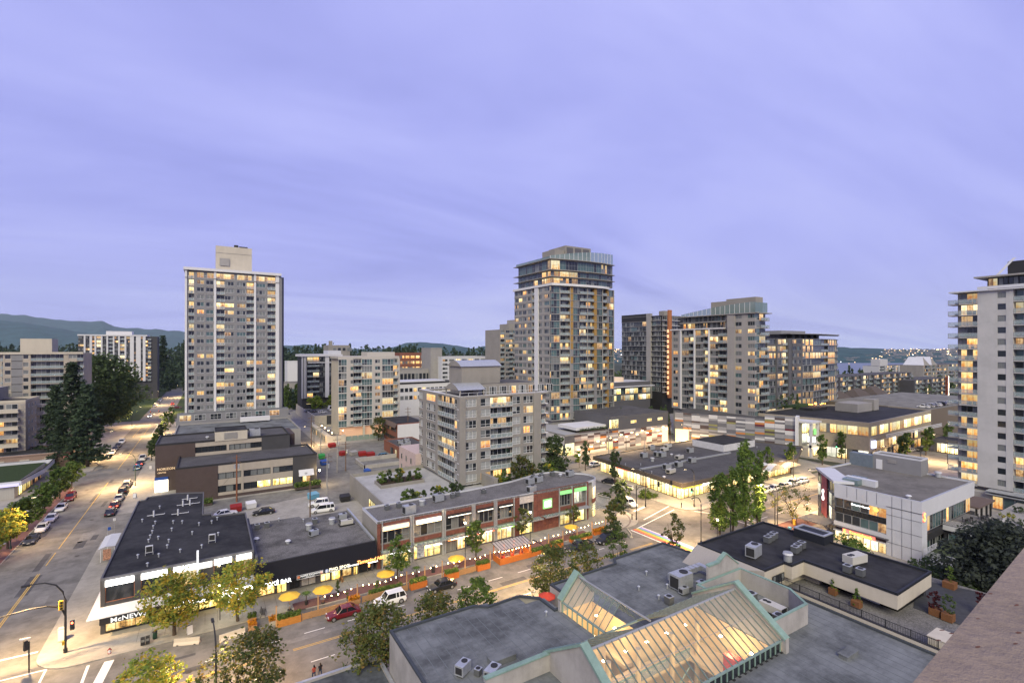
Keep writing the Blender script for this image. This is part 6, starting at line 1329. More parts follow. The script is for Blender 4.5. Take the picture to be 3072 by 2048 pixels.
# ---- pink ledge the picture is taken over
lg = MB(); lg.prism([(-2.5, -.3), (7, -.3), (7, .92), (-2.5, .2)], 36.0, 37.2, ledgem); rn = random.Random(8)
for _ in range(80):
    x, y, a, r_ = rn.uniform(1.2, 3.4), rn.uniform(.1, .55), rn.uniform(-.7, .1), rn.uniform(.002, .008); k_ = rn.randint(5, 8)
    lg.face([(x + math.cos(a) * r_ * 1.9 * math.cos(6.283 * j / k_) * rn.uniform(.6, 1.2), y + r_ * .55 * math.sin(6.283 * j / k_) + math.sin(a) * r_ * math.cos(6.283 * j / k_), 37.2006) for j in range(k_)], mat('rust chip', (.12, .06, .045), .9, .3, 40))
o = struct('parapet_ledge', lg, 'thing'); tag(o, 'chipped pinkish concrete parapet ledge cutting across the lower right corner', 'ledge')

# ---- left side of the uphill street
B = bld('rounded_balcony_block', 'beige apartment block with curved white balconies at the left edge', -60, 230)
X8, Y10 = -51.0, 220.0; xl = -75
q = MB(); q.box(xl, Y10, 0, X8, 236, 20.2, beige, tar2); q.box(xl, 228, 20.2, -60, 240, 24.5, greyw); part('wall', q, B)
q = MB(); ring(q, rect(xl, Y10, X8, 236), 20.2, 20.9, .3, cream); part('parapet', q, B)
sm, gm = balc_mesh(7.2, 1.8, cream, 'white')
for i in range(6):
    z = 3.4 + i * 2.75; q = MB(); q.box(-59.8, Y10 - 1.8, z, -52.4, Y10 + .1, z + .9, cream if i % 2 else greyw); q.box(-60, Y10 - 2, z - .2, -52.2, Y10 + .1, z, cream); part('balcony', q, B)
    window(B, -59.6, Y10 - .08, z + .95, 0, 3.6, 1.6, 3, 0, frame_w, 'warm'); window(B, -55.6, Y10 - .08, z + .95, 0, 2.8, 1.6, 2, 0, frame_w, 'balc')
    for k in range(3): window(B, X8 + .05, Y10 + 3 + k * 3.6, z + 1, math.pi / 2, .9, 1.3, 1, 0, frame_w, 'tower')
    q = MB(); q.box(X8 - .2, Y10 + 12.5, z, X8 + 1.6, Y10 + 16, z + 1.0, cream); part('balcony', q, B)
    for k in range(4): q = MB(); q.box(-52.2, Y10 - .12, z + k * .7, -51.4 + (.4 if k % 2 else 0), Y10, z + k * .7 + .3, greyw); part('quoin', q, B)
window(B, -59, Y10 - .08, .6, 0, 3.2, 1.6, 2, 0, frame_w, 'lit')
B = bld('grey_flats', 'grey-beige mid-rise flats with a blue-grey panel strip and penthouse at far left', -60, 254)
Y11 = 246.0; z0_, nf = 10.6, 9; fh = 2.8; xa = onY(-60, Y11); xb = onY(250, Y11)
q = MB(); q.box(xa, Y11 + 1.4, 0, xb, Y11 + 16, z0_ + nf * fh, beige, gravel_dark); q.box(onY(47, Y11), Y11 + 5, 34, onY(145, Y11), Y11 + 14, 41.3, cream); part('core', q, B)
facade(B, (onY(0, Y11), Y11), (1, 0), spec_px('b0 p35 w55 p127 d132 p266 w272 p336 b360 p748 w806 b905 p978', 0, 3.92, lambda px: onY(px, Y11), onY(0, Y11), 1), z0_, nf, fh, 1.4, beige, frame_w, 'off', 'off', rail='grey')
q = MB(); q.box(xa, Y11 - .3, z0_ + nf * fh - .3, xb, Y11 + 1.2, z0_ + nf * fh + .5, cream); part('parapet', q, B)
B = bld('striped_white_slab', 'long white slab block with vertical fins and scattered lit windows beyond the trees', -62, 460)
Y12 = 452.0; nf, fh = 12, 2.75; z0_ = 46.2 - nf * fh; xa = onY(235, Y12); xb = onY(452, Y12)
q = MB(); q.box(xa, Y12 + 1, 0, xb + 4, Y12 + 18, 46.2, charcoal, gravel_dark); q.box(onY(316, Y12), Y12 + 3, 46, onY(394, Y12), Y12 + 13, 49.8, white); part('core', q, B)
facade(B, (xa, Y12), (1, 0), spec_px('w920 f985 w1006 f1054 w1084 f1112 b1132 f1186 w1206 f1252 b1272 f1328 w1346 f1390 b1410 f1464 w1486 f1528 w1575 f1600 w1656 f1680 w1712 b1740 p1776', 0, 3.92, lambda px: onY(px, Y12), xa, 1), z0_, nf, fh, 1, charcoal, frame_g, 'white', 'white')
q = MB(); q.box(xa - .5, Y12 - .6, 46.2, xb - 2, Y12 + 18, 47.2, white); part('roof_slab', q, B)
xc = onY(452, Y12 + 8); xd = onY(474, Y12 + 8)
for i in range(nf): q = MB(); q.box(xc, Y12 + 7, z0_ + i * fh, xd, Y12 + 8, z0_ + i * fh + .6, white); q.box(xc, Y12 + 8, z0_ + i * fh, xd, Y12 + 18, z0_ + i * fh + 2.7, charcoal); part('balcony_band', q, B)
B = bld('brick_corner_shop', 'single-storey tan brick shop with arched windows on the corner of the uphill street', -46, 215)
q = MB(); q.box(-66, 208.4, 0, -38.0, 224, 4.4, brickm, tar2); part('wall', q, B)
q = MB(); ring(q, [(-66, 208.2), (-38, 208.2), (-37.4, 224.2), (-66, 226)], 4.4, 4.9, .3, brickm, whitep); part('parapet', q, B)
for k in range(3):
    x = -55.6 + k * 5.6; window(B, x, 208.3, .5, 0, 3.0, 2.1, 2, .4, frame_d, 'off' if k < 2 else 'warm', True)
    q = MB(); q.box(x - .1, 208.15, 2.65, x + 3.1, 208.35, 3.0, cream); q.box(x + .4, 208.15, 3.0, x + 2.6, 208.35, 3.4, cream); part('lintel', q, B)
q = MB(); q.box(-39.6, 207.9, 3.0, -37.8, 208.15, 4.0, emit('red and green fascia', (.6, .05, .04), .5, False)); q.box(-37.7, 214, 3.0, -37.6, 222, 3.6, emit('white shop sign', (.9, .95, 1), 3)); part('shop_sign', q, B)
B = bld('small_strip_mall', 'low pale metal-clad strip mall with a purple-lit fascia at the left edge', -44, 180)
q = MB(); q.box(-70, 170.6, 0, -41.6, 198, 3.8, mat('ribbed pale metal', (.33, .32, .3), .6, .05, 1, streak=(8, 8, .1)), grass); part('wall', q, B)
q = MB(); ring(q, [(-70, 170.2), (-40.2, 170.2), (-38.8, 184), (-39.6, 198.5), (-70, 198.5)], 3.3, 4.5, .4, whitep, tar2); part('fascia', q, B)
q = MB(); q.box(-44.6, 169.9, 3.3, -40.6, 170.18, 3.95, emit('lavender lit sign', (.55, .5, .95), 1.0, False)); part('fascia_sign', q, B)
for k in range(6): window(B, -41.5, 173.5 + k * 3.4, .2, math.pi / 2, 2.8, 2.6, 2, 0, frame_d, pm=GL['shopg'] if k < 3 else GL['litC'])
window(B, -49, 170.5, .3, 0, 3.6, 2.6, 3, 0, frame_d, 'warm')
q = MB(); q.box(-70, 199, 0, -48, 206, 3.2, greyw, tar2); q.box(-70, 198.8, 2.4, -46.8, 206, 3.4, greyw); part('wing', q, B)

# ============================================================ TREES AND PLANTS
def leaf_mat(name, cols, rough=0.7):
    if name in MATS: return MATS[name]
    m = bpy.data.materials.new(name); m.use_nodes = True; t = m.node_tree; b = t.nodes['Principled BSDF']; b.inputs['Roughness'].default_value = rough; b.inputs['Specular IOR Level'].default_value = .2
    g = N(t, 'ShaderNodeNewGeometry'); n = N(t, 'ShaderNodeTexNoise'); n.inputs['Scale'].default_value = .9; n.inputs['Detail'].default_value = 3; t.links.new(g.outputs['Position'], n.inputs['Vector'])
    a = N(t, 'ShaderNodeMath', operation='MULTIPLY_ADD'); t.links.new(g.outputs['Random Per Island'], a.inputs[0]); a.inputs[1].default_value = .38; t.links.new(n.outputs['Fac'], a.inputs[2])
    k = len(cols); rp = ramp(t, [(.3 + .85 * i / max(1, k - 1) * .8, c) for i, c in enumerate(cols)]); t.links.new(a.outputs[0], rp.inputs[0])
    oi = N(t, 'ShaderNodeObjectInfo'); hs = N(t, 'ShaderNodeHueSaturation'); mr = N(t, 'ShaderNodeMapRange'); mr.inputs['To Min'].default_value = .8; mr.inputs['To Max'].default_value = 1.2
    t.links.new(oi.outputs['Random'], mr.inputs['Value']); t.links.new(mr.outputs[0], hs.inputs['Value']); t.links.new(rp.outputs[0], hs.inputs['Color']); t.links.new(hs.outputs[0], b.inputs['Base Color'])
    tr = N(t, 'ShaderNodeBsdfTranslucent'); t.links.new(hs.outputs[0], tr.inputs['Color']); mx = N(t, 'ShaderNodeMixShader'); mx.inputs[0].default_value = .3
    t.links.new(b.outputs[0], mx.inputs[1]); t.links.new(tr.outputs[0], mx.inputs[2]); t.links.new(mx.outputs[0], t.nodes['Material Output'].inputs['Surface'])
    MATS[name] = m; return m
LG = leaf_mat('green leaves', [(.035, .065, .018), (.065, .115, .026), (.11, .165, .035), (.16, .21, .045)])
LY = leaf_mat('green and gold leaves with painted glow', [(.07, .12, .025), (.15, .22, .04), (.32, .31, .045), (.55, .34, .04)])  # gold foliage, its colour also brightened for light from the shops
LA = leaf_mat('autumn tinged leaves', [(.03, .05, .02), (.065, .09, .028), (.11, .13, .035), (.22, .14, .04)])
LD = leaf_mat('dark leaves', [(.028, .046, .02), (.055, .085, .032), (.09, .125, .045)])
LC = leaf_mat('conifer needles', [(.018, .034, .022), (.036, .06, .034), (.062, .09, .046)])
LP = leaf_mat('poplar leaves with lamp tint', [(.05, .09, .022), (.09, .15, .032), (.16, .22, .045)])  # greens raised in the colour itself to stand for lamplight
LR = leaf_mat('dark red leaves', [(.03, .008, .01), (.06, .014, .018), (.1, .02, .02)])
def crown_mesh(name, kind, h, r, n, s, m, seed, base=.0, gap=.25):
    """leaf faces gathered in clumps through the crown's volume; kind: round, column, cone, vase"""
    g_ = np.random.default_rng(seed); nc = max(10, int(n / 26))
    u = g_.random(nc) ** .8; th = g_.random(nc) * 2 * np.pi
    if kind == 'cone': prof = lambda t: (1 - t) * .95 + .04
    elif kind == 'column': prof = lambda t: np.sin(np.pi * np.clip(t * .93 + .06, 0, 1)) ** .55 * (.75 + .25 * np.sin(t * 9 + 1))
    elif kind == 'vase': prof = lambda t: .3 + .75 * np.sin(np.pi * np.clip(t * .75 + .08, 0, 1))
    else: prof = lambda t: np.sin(np.pi * np.clip(t * .9 + .06, 0, 1)) ** .6
    t = g_.random(nc); rr = np.sqrt(g_.random(nc)) if kind != 'cone' else g_.random(nc) ** .35
    rad = r * prof(t) * rr * (1 + .22 * np.sin(th * 3 + seed)); cx_, cy_, cz_ = rad * np.cos(th), rad * np.sin(th), base + t * (h - base)
    if kind == 'cone': cz_ -= rad * .28
    idx = g_.integers(0, nc, n); cs = r * .2 * (.5 + g_.random(nc))
    off = g_.normal(size=(n, 3)); off /= np.linalg.norm(off, axis=1)[:, None]; off *= (g_.random(n) ** .5)[:, None] * cs[idx][:, None]
    if kind == 'cone': off[:, 2] *= .35
    if kind == 'column': off[:, 2] *= 1.6
    ctr = np.stack([cx_[idx], cy_[idx], cz_[idx]], 1) + off
    a = g_.normal(size=(n, 3)); a[:, 2] *= .6; a /= np.linalg.norm(a, axis=1)[:, None]; b = np.cross(a, g_.normal(size=(n, 3))); b /= np.linalg.norm(b, axis=1)[:, None]
    sz = s * (.55 + .9 * g_.random(n))[:, None]; a *= sz; b *= sz * .62
    V = np.stack([ctr - a, ctr - b * .9, ctr + a, ctr + b], 1).reshape(-1, 3)
    return np_mesh(name, V, n, 4, [m])
def trunk_mesh(h, r, crown_h, crown_r, seed, forks=5, kind='round'):
    rn = random.Random(seed); q = MB(); q.tube([(0, 0, 0), (rn.uniform(-.1, .1), rn.uniform(-.1, .1), h * .5), (0, 0, h)], r * 1.2, bark, 7, r * .8)
    up = kind in ('column', 'cone')
    if up: q.tube([(0, 0, h), (0, 0, h + crown_h * .9)], r * .8, bark, 6, r * .1)
    for i in range(forks if kind != 'cone' else 0):
        a = 2 * math.pi * i / forks + rn.uniform(-.4, .4); k = rn.uniform(.45, .85); z0_ = h * rn.uniform(.75, 1.0)
        x, y = math.cos(a) * crown_r * k * (.35 if up else 1), math.sin(a) * crown_r * k * (.35 if up else 1); zt_ = h + crown_h * rn.uniform(.45, .85)
        q.tube([(0, 0, z0_), (x * .45, y * .45, z0_ + (zt_ - z0_) * .4), (x, y, zt_)], r * .5, bark, 5, r * .08)
        for j in range(2):
            b2 = a + rn.uniform(-1.1, 1.1); q.tube([(x * .45, y * .45, z0_ + (zt_ - z0_) * .4), (x * .45 + math.cos(b2) * crown_r * .5 * (.4 if up else 1), y * .45 + math.sin(b2) * crown_r * .5 * (.4 if up else 1), zt_ * rn.uniform(.75, 1.0))], r * .28, bark, 4, r * .05)
    return q.mesh('trunk')
def tree(name, label, x, y, h, r, trunk_h, kind='round', m=None, n=2200, s=.26, seed=0, group=None, z=.12, tr=.16, nolabelcat=False):
    t = thing(name, label, 'tree', (x, y, z), random.random() * 6.28, group)
    link('crown', crown_mesh('crown', kind, h - trunk_h * .85, r, n, s, m or LG, seed), t, (0, 0, trunk_h * .85))
    link('trunk', trunk_mesh(trunk_h, tr, h - trunk_h, r, seed, kind=kind), t)
    return t
def shrub(name, label, x, y, h, r, m=None, n=500, s=.16, kind='round', z=.12, group=None, cat='shrub'):
    t = thing(name, label, cat, (x, y, z), 0, group); link('foliage', crown_mesh('foliage', kind, h, r, n, s, m or LG, int(x * 13 + y * 7) % 9999), t)
    q = MB(); q.tube([(0, 0, -.05), (0, 0, h * .5)], .05, bark, 5); link('stem', q.mesh('stem'), t); return t
# street A, left pavement
for i, (x, y, h, r, m_, lb) in enumerate([(-32.3, 128.6, 7.2, 3.0, LY, 'gold-tinged street tree nearest the left edge, by the purple brick pavement'), (-31.9, 138.8, 6.8, 2.6, LG, 'yellowing street tree second from the left edge beside the navy parked car'), (-31.9, 151.6, 7.0, 2.5, LG, 'green street tree beside the white parked hatchback on the left pavement'),
      (-31.9, 164.6, 7.4, 2.6, LG, 'green street tree next to the dark red parked car'), (-31.6, 175.3, 6.8, 2.4, LG, 'green street tree at the corner below the brick shop'), (-33.2, 118.5, 7.0, 3.0, LY, 'orange-tinged street tree cut by the left edge of the view')]):
    tree('street_tree', lb, x, y, h, r, 2.4, 'round', m_, 2600, .27, 20 + i, 'street trees on the left pavement')
for i, (x, y, lb) in enumerate([(-16.4, 203.5, 'nearest'), (-16.4, 214.2, 'second nearest'), (-16.4, 226, 'third nearest'), (-16.4, 240, 'middle'), (-16.4, 262, 'yellow lamp-lit'), (-15.5, 285, 'farthest')]):
    tree('slim_street_tree', 'slim tree, %s along the right pavement of the uphill street' % lb, x, y, 7.0 if i < 4 else 9.5, 1.5 if i < 4 else 2.4, 1.8, 'column', LG if i % 3 else LD, 1200, .26, 40 + i, 'slim trees right of the uphill street')
# big trees left of the street
tree('giant_round_tree', 'huge dark green broadleaf tree overhanging the uphill street', -42, 290, 33, 14.5, 5, 'round', LD, 15000, .6, 60, tr=.6)
tree('round_tree', 'dark broadleaf tree behind the huge round tree beside the uphill street', -41, 332, 25, 9, 4, 'round', LD, 5000, .55, 61, tr=.4)
for i, (px, py, h, r, lb) in enumerate([(215, 1395, 33, 7.0, 'tallest drooping dark conifer in front of the grey flats'), (262, 1400, 26, 5.8, 'broad dark conifer between the grey flats and the huge round tree'), (165, 1380, 25, 5.2, 'dark conifer behind the beige rounded-balcony block')]):
    x, y = W(px, py); tree('conifer', lb, x, y, h, r, 3, 'cone', LC, 9000, .42, 70 + i, 'big conifers left of the street', tr=.45)
for i, (px, lb) in enumerate([(488, 'tall dark pine behind the striped slab beside the uphill street'), (472, 'dark pine left of the tall one beyond the striped slab')]):
    x, y = XYp = (S_ * 470 + C_ * (px - CX) / F * 470, C_ * 470 - S_ * (px - CX) / F * 470); tree('conifer', lb, x, y, 49 - i * 10, 9, 3, 'cone', LC, 5000, .8, 75 + i, tr=.5)
# tree line on the horizon: nobody could count it
def treeline(name, spec, n_per, m_, seed, s=1.0):
    g_ = np.random.default_rng(seed); Vs = []; tot = 0
    for (px0, px1, d0, d1, htop, cnt) in spec:
        for _ in range(cnt):
            px = g_.uniform(px0, px1); d = g_.uniform(d0, d1); r = (px - CX) / F * d; x, y = S_ * d + C_ * r, C_ * d - S_ * r
            h = htop * g_.uniform(.55, 1.1); con = g_.random() < .6; n = n_per; t = g_.random(n); th = g_.random(n) * 6.283
            rad = (h * .2) * ((1 - t) if con else np.sin(np.pi * np.clip(t * .9 + .08, 0, 1)) * 1.5) * np.sqrt(g_.random(n)); c = np.stack([x + rad * np.cos(th), y + rad * np.sin(th), t * h], 1)
            a = g_.normal(size=(n, 3)); a /= np.linalg.norm(a, axis=1)[:, None]; b = np.cross(a, g_.normal(size=(n, 3))); b /= np.linalg.norm(b, axis=1)[:, None]; sz = s * d / 500 * (.6 + g_.random(n))[:, None]
            a *= sz; b *= sz * .7; Vs.append(np.stack([c - a, c - b, c + a, c + b], 1).reshape(-1, 3)); tot += n
    link(name, np_mesh(name, np.concatenate(Vs), tot, 4, [m_]), kind='stuff')
treeline('distant_woodland', [(-200, 560, 520, 760, 42, 260), (-200, 420, 380, 500, 26, 60), (460, 640, 420, 560, 34, 40), (830, 1260, 430, 700, 38, 200), (1150, 1520, 420, 700, 36, 150), (840, 900, 300, 340, 16, 16)], 95, LC, 5, 1.3)
treeline('distant_town_trees', [(1780, 2420, 330, 600, 16, 130), (2380, 3072, 330, 620, 15, 160), (860, 1000, 380, 430, 12, 40)], 70, LD, 6, 1.1)
# rows by the lane
for i, (px, py, lb) in enumerate([(862, 1235, 'slender green poplar, left one right of the grey tower'), (893, 1230, 'slender green poplar, right one before the low white store')]):
    x, y = W(px, py); tree('poplar', lb, x, y, 16, 3, 2, 'column', LG, 1600, .45, 90 + i, 'poplars right of the grey tower')
for i, (px, lb) in enumerate([(948, 'lamp-lit yellow-green tree, left of two above the rooftop car park'), (993, 'lamp-lit yellow-green tree, right of two above the rooftop car park')]):
    x = onY(px, 284); tree('garden_tree', lb, x, 284, 11.5, 4, 5, 'round', leaf_mat('leaves with painted lamplight', [(.1, .16, .02), (.18, .26, .03), (.3, .36, .05)]), 1300, .4, 95 + i, 'lit trees above the rooftop car park')  # lamplight on these trees is put into the brighter leaf colour
x, y = W(1135, 1322); tree('bronze_tree', 'bronze-green tree against the pale fence beside the brick office', x, y, 9.5, 3.2, 2, 'round', LA, 1600, .32, 99)
x, y = W(1045, 1302); shrub('round_bush', 'large round clipped bush at the foot of the beige apartments', x, y, 5.5, 4.2, LD, 2500, .3)
x, y = W(1225, 1240); tree('dark_tree', 'dark broadleaf tree between the beige apartments and the taupe mid-rise', x + 1, y, 15, 6.5, 2, 'round', LD, 3500, .4, 101)
# north pavement of street B
for i, (x, y, h, r, m_, lb, tr_) in enumerate([(-3.9, 78.6, 8.0, 4.1, LY, 'large gold and green tree in front of the news shop', .2), (3.4, 78.0, 7.8, 3.7, LY, 'large golden-tinged tree before the poke restaurant', .18), (26.0, 77.6, 7.2, 2.2, LG, 'green street tree before the leftmost terracotta shopfront', .12),
      (40.4, 77.8, 6.8, 2.0, LG, 'green street tree left of the orange parklet shelter', .12), (52.3, 81.2, 6.2, 1.7, LA, 'string-lit thin tree before the middle of the terracotta block', .1), (65.0, 80.8, 4.8, 1.5, LA, 'small thin tree before the bank windows', .08)]):
    tree('street_tree', lb, x, y, h, r, 2.3, 'round', m_, [4600, 4200, 2000, 1900, 1200, 800][i], .19, 110 + i, 'street trees before the shops', tr=tr_)
# south side, seen from above at the bottom of the view
for i, (x, y, h, r, m_, n, lb) in enumerate([(-4.8, 57.5, 8.3, 3.3, LY, 4200, 'bronze-leaved tree at the bottom edge beside the zebra crossing'), (3.4, 56.0, 8.7, 4.0, LA, 4000, 'open-branched green and bronze tree at the bottom edge in the middle of the left half'), (16.0, 54.9, 8.6, 4.0, LA, 5600, 'dense green tree against the corner of the grey mall roof'),
      (22.6, 54.6, 8.2, 3.3, LA, 3400, 'bronze-green tree behind the edge of the grey mall roof'), (28.5, 54.4, 8.8, 2.7, LG, 3200, 'small green tree right of the bronze one behind the mall roof'), (40.5, 54.8, 10.2, 3.6, LA, 5200, 'golden-green tree behind the small skylight gable'), (47.0, 55.6, 9.2, 2.6, LA, 2400, 'thin bronze tree behind the notch of the grey roof'),
      (54.5, 57.0, 9.0, 1.9, LG, 1300, 'small upright tree left of the rainbow crossing'), (69.0, 58.0, 9.0, 1.9, LA, 1200, 'sparse small tree in front of the rainbow crossing')]):
    tree('street_tree', lb, x, y, h, r, 2.6, 'round', m_, n, .17, 130 + i, 'street trees on the near pavement', tr=.16)
# poplars at the junction
for i, (x, y, h, r, lb) in enumerate([(88.2, 62.8, 12.0, 2.7, 'lamp-lit columnar tree, leftmost of the group at the junction'), (91.9, 62.4, 12.8, 2.0, 'columnar tree, second from left of the group at the junction'), (95.9, 62.2, 18.0, 2.5, 'tallest columnar tree in the middle of the junction group'), (102.0, 62.8, 15, 2.0, 'columnar tree, rightmost of the junction group'), (98.5, 61.2, 12.5, 1.7, 'narrow columnar tree right behind the tallest one')]):
    tree('columnar_tree', lb, x, y, h, r, 2.0, 'column', LP, [4800, 3200, 5000, 3200, 2400][i], .24, 150 + i, 'columnar trees at the junction', tr=.2)
tree('bare_tree', 'thin-crowned bronze tree beside the bank entrance', 106.9, 58.4, 9.2, 3.8, 2.2, 'round', LA, 900, .2, 160, tr=.16)
for i, (px, py, h, lb) in enumerate([(1756, 1412, 9, 'dark oval tree left of the white car by the low store'), (1844, 1448, 9.5, 'dark oval tree in front of the corner store'), (2372, 1422, 9, 'upright street tree before the vaulted canopy'), (2303, 1440, 9, 'upright street tree left of the vaulted canopy'), (2467, 1395, 9.5, 'upright street tree before the store portal'), (2523, 1378, 9, 'upright street tree right of the store portal')]):
    x, y = W(px, py); tree('oval_street_tree', lb, x, y, h, 1.9, 2.2, 'column', LG if i > 1 else LD, 1500, .26, 170 + i, 'oval street trees round the corner store')
for i in range(7):
    px = 2735 + i * 45; x, y = 196 + i * 9.5, 71 + (i % 2) * 2; tree('oval_street_tree', 'small upright tree, %s from the left before the glowing mall front' % ORD[i], x, y, 8.5, 1.9, 2, 'column', LG, 900, .35, 180 + i, 'trees before the glowing mall')
# planters, plaza bushes
for i, (px, py, h, r, z, m_, lb) in enumerate([(1855, 1530, 2.6, 2.0, .12, LD, 'dark shrub bed at the plaza corner by the white car'), (1845, 1615, 3.0, 2.2, .12, LD, 'dense shrub beside the last patio lamp'), (1942, 1492, 1.5, 2.3, .12, LG, 'low rounded shrub in the kerbed bed before the corner store'), (1815, 1500, 1.6, 1.6, .12, LD, 'low dark shrub left of the plaza tree')]):
    x, y = W(px, py); shrub('shrub', lb, x, y, h, r, m_, 1600, .2, z=z, group='plaza shrubs')
x, y = W(1862, 1520); tree('plaza_tree', 'leaning small dark tree in the plaza bed by the terracotta block', x, y, 6.5, 2.2, 1.6, 'round', LD, 1500, .25, 190)
x, y = W(1840, 1590); tree('plaza_tree', 'bronze-topped small tree at the end of the patio', x, y, 6.0, 1.9, 1.6, 'round', LA, 1200, .24, 191)
rn = random.Random(3); gd = []
for (x0, y0, x1, y1, k) in ((35.4, 116.9, 45.6, 121.6, 6), (34.2, 98, 48, 102.2, 9), (58.5, 99.5, 80.5, 104.5, 12)):
    for i in range(k): gd.append((x0 + (x1 - x0) * (i + .5) / k + rn.uniform(-.5, .5), rn.uniform(y0 + .8, y1 - .8)))
gd.sort(key=lambda p: screen_x(*p))
for i, (x, y) in enumerate(gd):
    k = i % 4; front = y < 106
    shrub('garden_conifer' if k == 1 else 'garden_shrub', '%s garden %s, %s from the left in the podium planters' % (('rounded', 'conical', 'dark', 'bushy')[k], ('shrub', 'conifer', 'shrub', 'shrub')[k], (ORD[i] if i < 24 else 'number %d' % (i + 1))), x, y, rn.uniform(1.8, 4.4 if x > 58 else 3.4), rn.uniform(1.0, 1.8), [LG, LD, LD, LY][k], 900, .2, 'cone' if k == 1 else 'round', 4.8, 'shrubs in the podium planters')
tree('podium_tree', 'dark dense tree at the right corner of the taupe mid-rise', 80.0, 108, 9.5, 4.0, 1.5, 'round', LD, 3200, .28, 200, z=4.2)
tree('podium_tree', 'bronze-green tree in front of the mid-rise garden', 66, 102.5, 6.5, 3.0, 1.2, 'round', LA, 2200, .24, 201, z=4.5)
# hedges and beds elsewhere
for i, (px, py, h, r, z, lb) in enumerate([(262, 1385, 2.2, 2.4, .12, 'round green bush, left of three at the brick shop corner'), (272, 1372, 2.2, 2.2, .12, 'round green bush, middle of three at the brick shop corner'), (250, 1395, 2.0, 2.2, .12, 'round green bush, front one of three at the brick shop corner'), (150, 1408, 1.8, 2.2, .12, 'low bush before the arched windows of the brick shop')]):
    x, y = W(px, py); shrub('round_bush', lb, x, y, h, r, LG, 1100, .22, z=z, group='bushes at the brick shop')
for i, (x, y, w_, d_, z, lb, m_) in enumerate([(-1.4, 139.5, 4.2, 2, .12, 'low clipped hedge at the corner of the brown office block', LG), (22.6, 141.3, 6.4, 2.2, .5, 'clipped hedge in a planter by the white office awning', LG), (121, 140, 13, 3.4, 7.0, 'dark hedge on the coloured-panel podium terrace', LD), (2, 219, 9, 1.6, 10.7, 'dark hedge on the grey tower podium', LD)]):
    t = thing('hedge', lb, 'hedge', (x, y, z)); g_ = np.random.default_rng(i); n = 1400; c = g_.random((n, 3)) * [w_, d_, 1.5] - [w_ / 2, d_ / 2, 0]; a = g_.normal(size=(n, 3)) * .13; b = g_.normal(size=(n, 3)) * .13
    link('foliage', np_mesh('foliage', np.stack([c - a, c - b, c + a, c + b], 1).reshape(-1, 3), n, 4, [m_]), t); q = MB(); q.box(-w_ / 2, -d_ / 2, -.1, w_ / 2, d_ / 2, .5, brown); link('planter_box', q.mesh('planter_box'), t)
treeline('podium_garden', [(2190, 2330, 206, 212, 17, 9), (1840, 2010, 205, 215, 12, 24), (2330, 2400, 200, 206, 18, 5)], 240, LD, 9, .9)
# foreground right: big dark rhododendron-like tree and bank shrubs
tree('dark_leafed_tree', 'big dark grey-green leafy tree beside the pink ledge at the right edge', 89.5, 21.5, 14.0, 5.6, 3, 'round', leaf_mat('grey green leaves', [(.02, .026, .022), (.035, .045, .036), (.055, .066, .052)]), 15000, .27, 210, tr=.3)
for i, (x, y, h, r, lb) in enumerate([(91, 40.5, 6.0, 3.6, 'leafy green shrub between the dark roof and the lit bank front'), (93, 30.0, 5.6, 3.8, 'leafy shrub under the white bank terrace'), (86.5, 29.0, 6.6, 3.4, 'leafy shrub right of the dark roof corner'), (86, 24.6, 6.6, 3.2, 'leafy shrub behind the terrace rail')]):
    shrub('bank_shrub', lb, x, y, h, r, LG if i < 1 else LD, 2600, .22, group='shrubs below the bank')
for i in range(9):
    x, y = 126 + i * 2.6, 26 + (i % 3) * 3.2; shrub('flower_bed_shrub', 'low orange and green planting, %s from the left on the bank courtyard' % ORD[i], x, y, 1.0, 1.5, LY if i % 2 else LD, 350, .14, z=3.0, group='courtyard planting')
ct = MB(); ct.box(115, 12, 0, 165, 29.3, 2.9, mat('courtyard slab', (.3, .29, .28), .9, .1), conc_dark); ct.box(127, 29.3, 0, 160, 34.8, 2.9, greyw); struct('courtyard', ct)

# ============================================================ VEHICLES
def paint(name, c, metal=0): return mat('car paint ' + name, c, .28, .03, 1, metal=metal, spec=.4, coat=.35)
PC = {'black': (.012, .013, .016), 'navy': (.02, .026, .045), 'white': (.68, .68, .68), 'silver': (.35, .35, .34), 'grey': (.12, .125, .13), 'red': (.11, .006, .01), 'darkred': (.13, .012, .016), 'blue': (.06, .19, .32), 'bright red': (.45, .04, .02), 'cream': (.6, .56, .46)}
headon = emit('headlamp on', (1, .95, .8), 25, False); tailon = emit('tail lamp on', (1, .06, .02), 8, False)
headoff = mat('headlamp lens', (.5, .5, .5), .1, .05, spec=.6); tailoff = mat('tail lamp lens', (.2, .01, .01), .2, .05, spec=.6); plate = mat('number plate', (.6, .6, .6), .5)
KIND = {  # length, width, beltline, roof, [greenhouse: front base, front top, rear top, rear base], wheel r
 'sedan': (4.65, 1.8, .88, 1.42, (.95, .35, -1.1, -1.75), .33), 'hatch': (4.3, 1.78, .92, 1.5, (1.0, .4, -1.55, -2.0), .33), 'suv': (4.7, 1.9, 1.02, 1.72, (1.0, .45, -1.95, -2.25), .37),
 'van': (5.1, 1.95, 1.0, 1.78, (1.6, .8, -2.3, -2.5), .35), 'cargo': (5.6, 2.0, 1.15, 2.4, (2.2, 1.6, -2.7, -2.78), .36), 'pickup': (5.7, 1.98, 1.1, 1.85, (.95, .45, -.75, -.95), .42)}
CARM = {}
